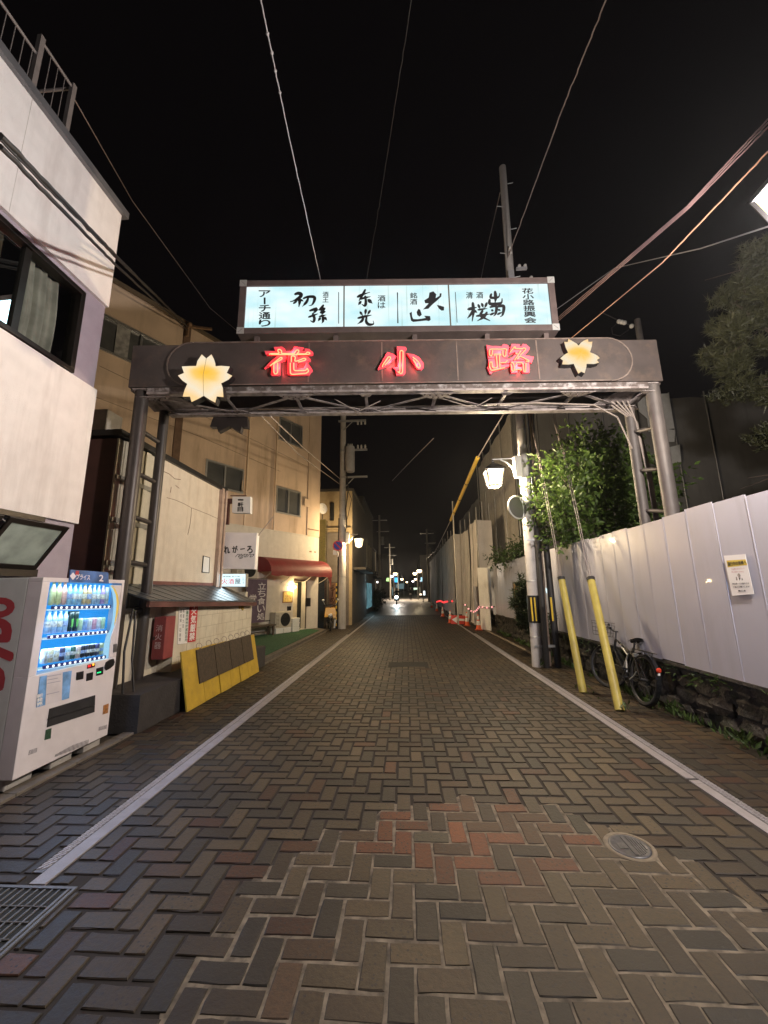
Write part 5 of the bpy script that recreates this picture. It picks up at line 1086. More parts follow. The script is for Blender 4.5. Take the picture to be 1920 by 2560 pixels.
for u in (1.7, 2.9, 4.1, 5.2, 6.1): abox(f, u, u+.07, 5.195, 5.40, SV+.05, SV+.12); abox(f, u, u+.05, 5.195, 5.40, SV+.24, SV+.29)
f.build('support', M_sf, t)
area('sign_tubes', aw_(3.88, 5.86, SV-.03), tuple(-AN), 4.6, .7, 46, (.62, .93, 1.0), t)

# ---- red neon characters
M_nb = mat('neon_red_tray', (.85, .11, .15), .45, var=.05); M_nt = emis('neon_tube', (1.0, .10, .045), 6.5); M_ns = mat('tray_side', (.12, .01, .012), .5)
def neon(name, label, v, polys, tubes, off=-.07):
    t = thing('neon_character', label, 'neon sign', tuple(on(v, 700, 600, APL(off))), 'neon characters on the arch')
    b = MB()
    for i, p in enumerate(polys): b.prism([on(v, x, y, APL(off+.0012*i)) for x, y in p], tuple(AN*.045))
    b.build('tray', M_nb, t)
    for p in tubes:
        pts = [on(v, x, y, APL(off-.022)) for x, y in p]; sm = [pts[0]]
        for i in range(1, len(pts)-1):    # round the bends
            a, q_, c = pts[i-1], pts[i], pts[i+1]; sm += [q_.lerp(a, .22), q_.lerp(a, .06).lerp(c, .06), q_.lerp(c, .22)]
        sm.append(pts[-1]); s = MB(); s.tube(sm, .0075, 7); s.build('tube', M_nt, t)
    cs = [sum((on(v, x, y, APL(off-.05)) for x, y in p), Vector())/len(p) for p in polys]
    for c in cs: light('neon_light', c, 4.6*3/len(cs), (1, .075, .085), .03, t)
neon('hana', 'leftmost red neon character on the arch, nearest the large flower lamp', 'Na',
    [[(195, 340), (440, 345), (405, 250), (600, 243), (660, 285), (675, 348), (830, 348), (885, 245), (1105, 263), (1040, 343), (1118, 343), (1135, 285), (1230, 300), (1315, 370), (1318, 410), (1250, 432), (225, 432)],
     [(520, 436), (660, 436), (718, 490), (690, 517), (556, 590), (552, 880), (500, 905), (355, 912), (342, 890), (360, 662), (188, 737), (330, 590)],
     [(735, 436), (940, 436), (968, 468), (925, 500), (1090, 455), (1180, 468), (1258, 540), (1230, 572), (1165, 572), (930, 602), (925, 745), (1105, 745), (1150, 615), (1180, 608), (1302, 780), (1205, 897), (780, 907), (718, 865)]],
    [[(315, 432), (315, 408), (545, 400), (500, 340), (512, 308), (552, 308), (597, 350), (572, 402), (880, 405), (892, 370), (940, 318), (988, 328), (982, 372), (930, 412), (1140, 412), (1180, 368), (1242, 384), (1240, 412), (1180, 424), (700, 428), (345, 422)],
     [(325, 687), (560, 498), (597, 493), (602, 527), (440, 620), (410, 650), (410, 830), (430, 872), (470, 872), (497, 840), (497, 622)], [(815, 592), (815, 458), (870, 458), (912, 490), (890, 570), (930, 582), (1110, 508), (1153, 530), (1132, 560), (970, 602)],
     [(790, 620), (790, 842), (820, 887), (1150, 862), (1217, 810), (1180, 738), (1150, 792), (900, 802), (870, 772), (870, 620)]])
neon('sho', 'middle red neon character on the arch, of three strokes', 'Nb',
    [[(500, 303), (690, 385), (732, 420), (700, 460), (560, 600), (430, 690), (248, 757)], [(750, 163), (970, 173), (1004, 215), (960, 270), (972, 840), (900, 902), (738, 912), (720, 790), (700, 760), (615, 708), (770, 700)],
     [(1003, 343), (1180, 368), (1330, 448), (1442, 600), (1442, 700), (1380, 768), (1290, 757), (1230, 680), (1140, 520)]],
    [[(375, 700), (380, 650), (500, 470), (530, 435), (582, 440), (587, 480), (470, 620), (435, 645)], [(765, 825), (830, 832), (825, 310), (842, 278), (892, 275), (912, 300), (897, 842), (850, 872), (790, 838)],
     [(1160, 445), (1230, 490), (1320, 580), (1362, 680), (1310, 727), (1260, 680), (1230, 590), (1175, 505)]])
neon('ro', 'last red neon character on the arch, the most intricate, beside the small flower lamp', 'Nc',
    [[(170, 228), (310, 265), (560, 265), (590, 220), (640, 208), (730, 240), (765, 290), (735, 380), (737, 530), (690, 560), (550, 568), (340, 578), (212, 572)], [(220, 590), (395, 590), (395, 572), (560, 572), (750, 592), (770, 640), (760, 702), (560, 712), (556, 745), (772, 732), (760, 782), (330, 912), (290, 992), (258, 980), (188, 800), (225, 785)],
     [(820, 203), (1042, 213), (1030, 265), (1080, 260), (1110, 203), (1190, 213), (1297, 300), (1272, 365), (1152, 490), (1402, 543), (1337, 697), (1180, 638), (1040, 608), (900, 618), (790, 645), (740, 600), (850, 530), (922, 450), (900, 413), (750, 470), (762, 400)],
     [(790, 648), (960, 640), (975, 735), (975, 950), (808, 957)], [(962, 640), (1100, 640), (1100, 735), (977, 735)], [(1102, 640), (1282, 660), (1282, 950), (1110, 957)], [(977, 802), (1100, 802), (1105, 866), (977, 866)]],
    [[(325, 370), (312, 500), (280, 522), (245, 480), (240, 338), (570, 342), (640, 328), (697, 350), (672, 400), (672, 500), (640, 532), (600, 510), (590, 380)], [(365, 505), (380, 470), (545, 468), (540, 492), (498, 500), (520, 822)],
     [(420, 500), (452, 780), (420, 822), (350, 832), (320, 790), (310, 668), (258, 680), (248, 800), (290, 892), (380, 882), (645, 818)], [(540, 692), (650, 690), (715, 638)], [(785, 415), (890, 278), (925, 290), (895, 322), (1080, 332), (1150, 308), (1193, 340), (1045, 492)], [(1055, 385), (897, 628)], [(925, 445), (975, 472)],
     [(965, 592), (1040, 518), (1275, 640), (1262, 664), (1188, 650)], [(810, 690), (850, 680), (892, 760), (892, 890), (850, 917), (828, 880), (800, 722)], [(930, 718), (960, 690), (1112, 690), (1142, 922), (1183, 930), (1193, 698)], [(900, 882), (1050, 860), (1083, 870), (1055, 898)]])

# ---- cherry-blossom lamps
def petal_mat(i, R):
    m = bpy.data.materials.new('blossom_light'); m.use_nodes = True; N = m.node_tree.nodes; L = m.node_tree.links; N.clear()
    o = N.new('ShaderNodeOutputMaterial'); e = N.new('ShaderNodeEmission'); tc = N.new('ShaderNodeTexCoord')
    ln = N.new('ShaderNodeVectorMath'); ln.operation = 'LENGTH'; L.new(tc.outputs['Object'], ln.inputs[0])
    nz = N.new('ShaderNodeTexNoise'); nz.inputs['Scale'].default_value = 2.6/R*.35; nz.inputs['Detail'].default_value = 1.0; L.new(tc.outputs['Object'], nz.inputs['Vector'])
    ad = N.new('ShaderNodeMath'); ad.operation = 'MULTIPLY_ADD'; L.new(nz.outputs['Fac'], ad.inputs[0]); ad.inputs[1].default_value = R*1.0; L.new(ln.outputs['Value'], ad.inputs[2])
    dv = N.new('ShaderNodeMath'); dv.operation = 'DIVIDE'; L.new(ad.outputs[0], dv.inputs[0]); dv.inputs[1].default_value = R*1.55
    rp = N.new('ShaderNodeValToRGB'); E_ = rp.color_ramp.elements; E_[0].position = .36; E_[0].color = (.55, .27, .04, 1); E_[1].position = .95; E_[1].color = (1.0, .68, .32, 1)
    for p_, c_ in ((.44, (1.0, .56, .06)), (.53, (1.0, .62, .16)), (.62, (1.0, .74, .40)), (.78, (.92, .80, .60))):
        a = E_.new(p_); a.color = c_+(1,)
    L.new(dv.outputs[0], rp.inputs[0]); L.new(rp.outputs[0], e.inputs[0]); e.inputs[1].default_value = .84; L.new(e.outputs[0], o.inputs[0]); return m
F1 = [(700, 215), (795, 300), (900, 215), (945, 300), (975, 395), (980, 460), (1100, 452), (1275, 465), (1210, 595), (1325, 655), (1250, 730), (1095, 810), (1130, 900), (1145, 1095), (1005, 1080), (975, 1210), (860, 1150), (735, 1065), (620, 1130), (485, 1195), (455, 1085), (305, 1085), (345, 950), (400, 825), (290, 750), (205, 655), (330, 600), (285, 465), (440, 458), (585, 455), (610, 350)]
F2 = [(490, 320), (600, 385), (720, 455), (790, 520), (850, 440), (940, 375), (1065, 330), (1080, 410), (1195, 405), (1180, 540), (1125, 720), (1250, 765), (1350, 820), (1415, 890), (1330, 945), (1390, 1020), (1250, 1055), (1025, 1050), (1020, 1150), (970, 1325), (875, 1280), (790, 1340), (720, 1200), (655, 1050), (500, 1070), (310, 1065), (335, 950), (255, 890), (370, 790), (490, 720), (420, 580), (370, 405), (470, 415)]
def blossom(label, v, F, ctr, off, lit=True, conv=lambda p: p, seam=None):
    pts = [on(v, *conv(p), APL(off)) for p in F]; c = on(v, *conv(ctr), APL(off)); R = max((p-c).length for p in pts)
    t = thing('blossom_lamp', label, 'flower lamp', tuple(c), 'cherry blossom lamps of the arch')
    b = MB(); d_ = Vector(AN)*(.1 if lit else -.1); cp_ = [c+(p-c)*1.035+d_*.12 for p in pts]; b.prism(cp_, tuple(d_)); b.build('case', M_black if lit else mat('blossom_back', (.028, .022, .02), .5, .2, var=.2), t)
    fm = MB(); n = len(pts); tip = c-Vector(AN)*.06*(1 if lit else -1)
    fm.add([p for p in pts]+[p+d_*.1 for p in pts]+[tip], [(i, (i+1) % n, 2*n) for i in range(n)]+[(i, i+n, (i+1) % n+n, (i+1) % n) for i in range(n)])
    fo = fm.build('petals', petal_mat(0, R) if lit else mat('unlit_petal', (.25, .22, .18), .5), t)
    # shading coordinates are measured from the flower's centre
    if seam:
        s = MB(); s.tube([on(v, *seam[0], APL(off-.005)), tip-Vector(AN)*.002, on(v, *seam[1], APL(off-.005))], .003, 4); s.build('seam', mat('seam_ochre', (.3, .2, .08), .7), fo)
    if not lit:
        s = MB()
        for q_ in ((1135, 1575), (1455, 1575)): s.ball(on('f1', *q_, APL(off+.0)), .012, 8, 6)
        s.build('bolt', M_alu, t)
    return t
blossom('large glowing cherry blossom lamp at the left end of the arch', 'f1', F1, (770, 690), -.16, seam=((795, 300), (735, 1065)))
blossom('small glowing cherry blossom lamp at the right end of the arch', 'f2', F2, (800, 840), -.13)
blossom('unlit dark cherry blossom seen from behind under the left part of the arch', 'f1', F1, (770, 690), .80, lit=False, conv=lambda p: (1330+(p[0]-735)*.89, 1862-(1200-p[1])*.89))
# ================================================================== RIGHT SIDE
FX = 3.40
M_fence = mat('fence_white_steel', (.42, .415, .475), .30, .0, var=.03, scale=2, spec=.55, coat=.15, dirt=(.29, .27, .28), dirt_scale=1.1, dirt_amt=.45, streak=True, bump=.12, bscale=2.2)
t = thing('site_fence', 'white glossy steel site hoarding of upright panels on a low stone wall', 'fence', (FX, 8, .62))
y = 1.0; i = 0; rnd = random.Random(5)
while y < 15.6:
    w = .43; z0 = .64+rnd.uniform(-.012, .012); z1 = 2.475+rnd.uniform(-.012, .014); x = FX+rnd.uniform(-.0015, .0015); tl = rnd.uniform(-.002, .002)
    if 4.0 < y < 4.6: z1 += .02
    prof = [(0, 0), (.012, .002), (.024, 0), (w-.014, tl), (w-.006, -.003), (w-.0005, -.003)]
    s = MB(); k = len(prof)
    s.add([(x+b, y+a, z0) for a, b in prof]+[(x+b, y+a, z1) for a, b in prof]+[(x+b+.008, y+a, z0) for a, b in prof]+[(x+b+.008, y+a, z1) for a, b in prof],
        [(j, j+1, k+j+1, k+j) for j in range(k-1)]+[(2*k+j+1, 2*k+j, 3*k+j, 3*k+j+1) for j in range(k-1)]+[(k+j, k+j+1, 3*k+j+1, 3*k+j) for j in range(k-1)]+[(0, k, 3*k, 2*k), (k-1, 3*k-1, 4*k-1, 2*k-1)][:2])
    s.build('fence_panel', M_fence, t); y += w; i += 1
s = MB(); s.box((FX+.03, 1.0, .66), (FX+.07, 15.6, .71)); s.box((FX+.03, 1.0, 2.30), (FX+.07, 15.6, 2.35)); s.build('rail', M_alu, t)
# end boards closing the hoarding
t = thing('corner_boards', 'tall white boards closing the end of the hoarding beside the grey sheets', 'boards', (3.05, 16.1, 0))
a, b = Vector((2.91, 16.33, 0)), Vector((3.21, 15.86, 0)); m_ = a.lerp(b, .55)
s = MB(); s.prism([a+Vector((0, 0, .02)), m_+Vector((0, 0, .02)), m_+Vector((0, 0, 2.42)), a+Vector((0, 0, 2.44))], (.02, .012, 0)); s.build('board', M_white, t, bevel=.003)
s = MB(); s.prism([m_+Vector((.004, 0, .02)), b+Vector((0, 0, .0)), b+Vector((0, 0, 2.4)), m_+Vector((.004, 0, 2.42))], (.02, .012, 0)); s.build('board', M_white, t, bevel=.003)
xb0, xb1 = on('T', 1185, 600, PY(15.8)).x, on('T', 1345, 600, PY(15.8)).x; z0_, z1_ = on('T', 1250, 943, PY(15.8)).z, on('T', 1250, 102, PY(15.8)).z
s = MB(); s.box((xb0, 15.8, z0_), (xb1, 15.83, z1_)); s.box((xb0-.02, 15.8, .75), (xb0-.001, 16.3, z1_)); s.build('tall_board', M_white, t, bevel=.003)
# stone footing wall
def stone_wall():
    rnd = random.Random(11); V = []; F = []
    b = MB(); b.box((3.50, .6, -.05), (3.95, 15.75, .60))
    y = .6
    while y < 15.8:
        z = 0
        while z < .6:
            w = rnd.uniform(.2, .42); h = rnd.uniform(.14, .27); c = Vector((3.50, y+rnd.uniform(0, .2), z+h/2)); bm = bmesh.new(); bmesh.ops.create_icosphere(bm, subdivisions=2, radius=1)
            ph = [rnd.uniform(0, 6) for _ in range(4)]
            vs = []
            for v in bm.verts:
                p = v.co; n = 1+.16*math.sin(4*p.x+ph[0])*math.sin(5*p.y+ph[1])+.12*math.sin(7*p.z+ph[2])
                q = Vector((max(-.8, min(.8, p.x))*.085*n, max(-.85, min(.85, p.y))*w*.56*n, max(-.8, min(.8, p.z))*h*.62*n)); vs.append(c+q)
            b.add(vs, [[v.index for v in f.verts] for f in bm.faces]); bm.free(); z += h*.92
        y += rnd.uniform(.22, .34)
    b.box((3.385, 1.0, .60), (3.75, 15.6, .635))
    return b
M_stone = mat('mossy_stone', (.040, .035, .028), .95, var=.45, scale=7, bump=.9, bscale=26, dirt=(.02, .028, .010), dirt_scale=1.4, dirt_amt=.8)
tag(stone_wall().build('stone_wall', M_stone), 'low dark mossy stone wall under the white hoarding', 'wall')
# weeds along the foot of the wall
def leaf_mat(n, c, tr=.25, v=.5):
    m = bpy.data.materials.new(n); m.use_nodes = True; N = m.node_tree.nodes; L = m.node_tree.links; b = N['Principled BSDF']
    at = N.new('ShaderNodeAttribute'); at.attribute_name = 'tint'; mr = N.new('ShaderNodeMapRange'); mr.inputs['To Min'].default_value = 1-v; mr.inputs['To Max'].default_value = 1+v; L.new(at.outputs['Fac'], mr.inputs['Value'])
    sc = N.new('ShaderNodeVectorMath'); sc.operation = 'SCALE'; sc.inputs[0].default_value = c; L.new(mr.outputs[0], sc.inputs['Scale']); L.new(sc.outputs[0], b.inputs['Base Color'])
    b.inputs['Roughness'].default_value = .45; b.inputs['Specular IOR Level'].default_value = .35
    o = N['Material Output']; td = N.new('ShaderNodeBsdfTranslucent'); L.new(sc.outputs[0], td.inputs[0]); mx = N.new('ShaderNodeMixShader'); mx.inputs[0].default_value = tr; L.new(b.outputs[0], mx.inputs[1]); L.new(td.outputs[0], mx.inputs[2]); L.new(mx.outputs[0], o.inputs[0]); return m
def leaves(name, m, pts, size, parent=None, loc=None, slim=.45, seed=1, up=.3, fold=True):
    rnd = random.Random(seed); V = []; F = []; T = []
    off = Vector(loc) if loc is not None else Vector((0, 0, 0))
    if parent is not None:
        p = parent; off = Vector((0, 0, 0))
        while p is not None: off += p.location; p = p.parent
    for (c, d, s) in pts:
        d = Vector(d); d = d.normalized() if d.length > 1e-6 else Vector((0, 0, 1)); L_ = size*s*rnd.uniform(.7, 1.25); w = L_*slim*rnd.uniform(.8, 1.2)
        r = d.cross(Vector((rnd.gauss(0, 1), rnd.gauss(0, 1), rnd.gauss(0, 1)+up))); r = r.normalized() if r.length > 1e-6 else d.orthogonal().normalized(); n = r.cross(d)
        c = Vector(c)-off; k = len(V)
        if fold:
            V += [c, c+d*L_*.45+r*w*.5+n*w*.12, c+d*L_, c+d*L_*.45-r*w*.5+n*w*.12]; F += [(k, k+1, k+2), (k, k+2, k+3)]; tt = rnd.random(); T += [tt, tt]
        else:
            V += [c-r*w*.5, c+r*w*.5, c+d*L_]; F += [(k, k+1, k+2)]; T += [rnd.random()]
    me = bpy.data.meshes.new(name); me.from_pydata([tuple(v) for v in V], [], F); o = bpy.data.objects.new(name, me); COL.objects.link(o)
    a = me.attributes.new('tint', 'FLOAT', 'FACE'); a.data.foreach_set('value', T); me.materials.append(m)
    if parent is not None: o.parent = parent
    elif loc is not None: o.location = off
    return o
def rv(r): return Vector((r.gauss(0, 1), r.gauss(0, 1), r.gauss(0, 1)))
rnd = random.Random(21); pts = []
for _ in range(260):
    y = rnd.uniform(2.0, 15.5); dens = .5+.5*math.sin(y*2.3)+.4*math.sin(y*5.1)
    if rnd.random() > dens: continue
    x = 3.40-abs(rnd.gauss(0, .05))
    for _k in range(rnd.randint(5, 12)): pts.append(((x+rnd.gauss(0, .03), y+rnd.gauss(0, .05), 0), (rnd.gauss(0, .5), rnd.gauss(0, .5), 1), rnd.uniform(.5, 1.7)))
for _ in range(70):
    y = rnd.uniform(2.0, 9); 
    for _k in range(4): pts.append(((3.36, y+rnd.gauss(0, .03), rnd.uniform(.45, .63)), (-.6, rnd.gauss(0, .6), rnd.gauss(0, .4)), rnd.uniform(.4, 1)))
for (cx, cy, n) in ((3.33, 4.55, 90), (3.36, 5.6, 60), (2.75, 8.75, 60), (2.95, 9.0, 50), (2.69, 6.65, 14), (2.78, 5.72, 14), (3.3, 3.7, 60)):
    for _k in range(n): pts.append(((cx+rnd.gauss(0, .07), cy+rnd.gauss(0, .16), rnd.uniform(0, .1)), (rnd.gauss(0, .6), rnd.gauss(0, .6), .8), rnd.uniform(.5, 1.4)))
M_weed = leaf_mat('weed_leaf', (.045, .075, .018))
tag(leaves('weeds', M_weed, pts, .085, slim=.3, seed=4), 'scattered green weeds along the foot of the stone wall and the poles', 'weeds', kind='stuff')
# poster and framed notice on the hoarding
PF_ = PX(FX-.016)
t = thing('site_poster', 'white paper poster with a yellow heading on the hoarding near the right edge', 'poster', tuple(on('Q', 800, 900, PF_)))
s = MB(); s.prism([on('Q', x, y, PF_) for x, y in [(355, 345), (985, 300), (1250, 1480), (610, 1535)]], (-.003, 0, 0)); s.build('sheet', M_paper, t)
s = MB(); s.prism([on('Q', x, y, PX(FX-.0195)) for x, y in [(428, 490), (990, 455), (1045, 620), (468, 690)]], (-.001, 0, 0)); s.build('yellow_heading', mat('heading_yellow', (.62, .46, .06), .6, var=.04), t)
PT = PX(FX-.0205)
def qp(*p): return [on('Q', x, y, PT) for x, y in p]
k = MB(); put(k, '通行中の皆様へ', qp((455, 535), (1000, 490), (1030, 590), (480, 660)), .02, .0008); put(k, '安全第一で作業中です', qp((605, 1155), (1095, 1140), (1108, 1190), (618, 1205)), .02); put(k, 'ご協力お願いします', qp((630, 1250), (1115, 1235), (1128, 1285), (640, 1300)), .02); put(k, '施工主', qp((775, 1365), (1005, 1360), (1012, 1405), (785, 1412)), .03)
k.poly(qp((790, 1005), (845, 1000), (825, 1095))); k.poly(qp((880, 1010), (895, 1010), (915, 1070), (880, 1075))); k.build('black_writing', M_ink, t)
k = MB(); put(k, 'ご迷惑をおかけして', qp((565, 730), (965, 690), (975, 740), (580, 775)), .0); put(k, '申し訳ありません', qp((580, 810), (945, 790), (952, 835), (590, 855)), .0); k.build('red_writing', mat('poster_red_ink', (.42, .06, .10), .6, var=0), t)
k = MB(); k.poly(qp((750, 920), (775, 870), (815, 875), (845, 930), (835, 1000), (785, 1000))); k.poly(qp((705, 980), (735, 970), (760, 1075), (715, 1075))); k.build('drawing', mat('poster_grey_ink', (.3, .27, .24), .7, var=.4, scale=60), t)
t = thing('framed_notice', 'dark framed amber notice board hanging on the far part of the hoarding', 'notice board', tuple(on('K', 235, 1130, PX(3.37))))
qf = [on('K', x, y, PX(3.37)) for x, y in [(186, 1050), (270, 1040), (285, 1185), (196, 1206)]]
s = MB(); s.prism(qf, (.03, 0, 0)); s.build('frame', M_wood, t); 
def inner(q, e, off):
    TL, TR, BR, BL = q; f = lambda a, b: TL.lerp(TR, a).lerp(BL.lerp(BR, a), b)+Vector((off, 0, 0)); return [f(e, e*.7), f(1-e, e*.7), f(1-e, 1-e*.7), f(e, 1-e*.7)]
s = MB(); s.prism(inner(qf, .09, -.001), (-.002, 0, 0)); bo = s.build('sheet', mat('amber_sheet', (.42, .24, .08), .6, var=.25, scale=6), t)
s = MB(); TL, TR, BR, BL = inner(qf, .1, -.004); f = lambda a, b: TL.lerp(TR, a).lerp(BL.lerp(BR, a), b); s.poly([f(.3, .14), f(.78, .14), f(.78, .26), f(.3, .26)]); 
for r_ in range(4): s.poly([f(.2, .4+.13*r_), f(.85, .4+.13*r_), f(.85, .45+.13*r_), f(.2, .45+.13*r_)])
s.build('printed_blocks', mat('printed_dark', (.10, .06, .03), .7, var=.5, scale=40), bo)

# ---- right utility pole with its lantern, mirror and cable guards
t = thing('utility_pole', 'tall concrete utility pole in front of the white hoarding, with black and yellow guards', 'utility pole', (2.70, 8.75, 0))
def ux(z): return 2.69+z*.0143
p = MB(); p.cyl((ux(0), 8.75, -.05), (ux(12.75), 8.75, 12.75), .125, .088, 20); p.build('shaft', mat('pole_concrete_pale', (.50, .47, .45), .85, var=.1, bump=.15, dirt=(.28, .25, .22), dirt_amt=.4, streak=True), t)
p = MB()
for i in range(9):
    z = 6.4+i*.72; s_ = -1 if i % 2 else 1; p.cyl((ux(z)+.05*s_, 8.72, z), (ux(z)+.23*s_, 8.70, z+.01), .012, n=6)
p.build('step_bolt', M_alu, t)
p = MB()
for z in (.6, 1.75, 2.95, 3.6, 4.4, 5.2, 7.6): p.torus((ux(z), 8.75, z), (0, 0, 1), .122-z*.003, .010, 20, 5)
p.bar((2.60, 8.60, .42), (3.10, 8.62, .42), .02, .05); p.bar((2.62, 8.62, 2.62), (3.05, 8.64, 2.62), .02, .04); p.build('steel_band', M_alu, t)
p = MB(); p.tube([(ux(0)+.12, 8.60, 0), (ux(2.9)+.13, 8.62, 2.75), (ux(2.9)+.14, 8.64, 2.92)], [.062, .06, .03], 12); p.tube([(3.06, 8.66, 0), (3.05, 8.68, 2.62), (3.05, 8.7, 2.75)], [.07, .066, .03], 12); p.build('cable_guard', M_rope, t)
p = MB(); p.tube([(ux(.9)-.002, 8.745, .88), (ux(1.42), 8.745, 1.44)], .138, 20, caps=False); w_ = p.build('black_wrap', M_blk, t)
p = MB()
for dx in (-.10, -.03): p.box((2.70+dx, 8.598, .92), (2.70+dx+.028, 8.625, 1.40))
p.box((3.00, 8.585, .92), (3.035, 8.60, 1.40)); p.build('yellow_stripe', mat('stripe_yellow', (.75, .5, .04), .4, var=.05), w_)
p = MB(); p.tube([(2.93, 8.82, 0), (2.97, 8.85, 3.5), (3.06, 8.9, 5.7), (3.13, 8.9, 7.0)], .055, 12); p.build('wooden_pole', mat('brown_slim_pole', (.26, .19, .15), .8, var=.2, dirt=(.1, .07, .05), dirt_amt=.4), t)
c = MB(); c.tube([(ux(2.9)+.13, 8.62, 2.9), (ux(4)+.11, 8.62, 4.0), (ux(5)+.13, 8.6, 5.0), (ux(7)+.10, 8.62, 7.0)], .016, 6); c.tube([(3.05, 8.7, 2.7), (3.0, 8.7, 4), (3.06, 8.72, 5.6)], .014, 6); c.tube([(ux(2.9)+.1, 8.61, 2.8), (ux(3.5)+.02, 8.6, 3.6), (ux(4.2)+.07, 8.6, 4.2), (ux(5)+.03, 8.6, 5.4)], .008, 5); c.build('cable', mat('dark_blue_cable', (.02, .025, .05), .5, var=0), t)
b = MB(); b.box((2.72, 8.55, 8.5), (2.86, 8.66, 9.35)); b.box((2.94, 8.58, 9.4), (3.2, 8.64, 9.46)); b.box((2.98, 8.58, 9.05), (3.3, 8.64, 9.1)); b.build('connection_box', mat('box_grey', (.40, .40, .42), .5, var=.05), t)
b = MB()
for x, z in ((3.02, 9.5), (3.16, 9.5), (3.28, 9.15), (3.05, 8.9), (2.84, 9.9), (2.82, 10.05)): b.ball((x, 8.6, z), .045, 8, 6)
b.build('insulator', MATS['porcelain'], t)
t = thing('street_lantern', 'glowing street lantern on the bracket of the right utility pole, nearest to the arch', 'street lantern', (2.6, 8.65, 4.3), 'street lanterns on the poles')
lantern(t, (2.03, 8.62, 4.02), 1.05, 1500, (1, .79, .52))
b = MB(); b.box((2.50, 8.55, 4.02), (2.64, 8.68, 4.52)); b.build('ballast_box', mat('ballast_grey', (.45, .44, .42), .5, var=.05), t)
b = MB(); b.tube([(2.5, 8.6, 4.47), (2.03, 8.62, 4.47)], .014, 8); b.tube([(2.5, 8.6, 4.1), (2.44, 8.6, 4.26), (2.34, 8.61, 4.38), (2.2, 8.62, 4.45)], .018, 8); b.tube([(2.03, 8.62, 4.47), (2.03, 8.62, 4.38)], .014, 8); b.tube([(2.47, 8.6, 4.05), (2.47, 8.6, 4.5)], .016, 8); b.build('bracket', M_white, t)
t = thing('traffic_mirror', 'round traffic mirror seen at an angle on the right utility pole under the lantern', 'mirror', (2.5, 8.6, 3.3))
b = MB(); ax_ = (.42, -.90, .05); b.lathe((2.48, 8.56, 3.33), [(.25, -.03), (.27, 0), (.255, .02), (.235, .012)], 32, axis=ax_); b.build('rim', mat('mirror_rim', (.5, .48, .44), .5), t)
b = MB(); b.lathe((2.48, 8.56, 3.33), [(.234, .012), (.16, .03), (.08, .038), (0, .04)], 32, axis=ax_); b.build('mirror_face', mat('mirror_face', (.12, .115, .105), .4, .3, var=0), t)
b = MB(); b.box((2.55, 8.58, 3.12), (2.61, 8.64, 3.55)); b.build('mount', M_white, t)
# guy wires with yellow guards
def guy(label, base, top, k1):
    base, top = Vector(base), Vector(top); t = thing('guy_guard', label, 'guy wire', tuple(base), 'yellow guy wire guards')
    e = base.lerp(top, k1); p = MB(); p.tube([base, e], .058, 14); p.build('guard_tube', mat('guard_yellow', (.46, .37, .075), .5, var=.1, dirt=(.24, .18, .05), dirt_scale=2.5, dirt_amt=.7, streak=True), t)
    p = MB(); d = (top-base).normalized(); p.tube([e-d*.005, e+d*.05], .064, 14); p.build('cap', M_rope, t)
    p = MB(); o_ = Vector((.035, 0, 0)); p.tube([e+o_*.4, e.lerp(top, .5)+o_, top], .006, 5); p.tube([e-o_*.4, e.lerp(top, .5)-o_*.2, top], .006, 5); p.build('steel_wire', M_wire, t)
g2e = on('K', 640, 1040, PY(6.66)); b2 = Vector((2.76, 5.72, 0)); d2 = (g2e-b2)
guy('far yellow guy wire guard beside the pole, leaning up to the left', (2.69, 6.65, 0), (2.98, 8.70, 5.50), .315)
guy('near yellow guy wire guard standing in front of the bicycle', tuple(b2), tuple(b2+d2*3.3), 1/3.3)

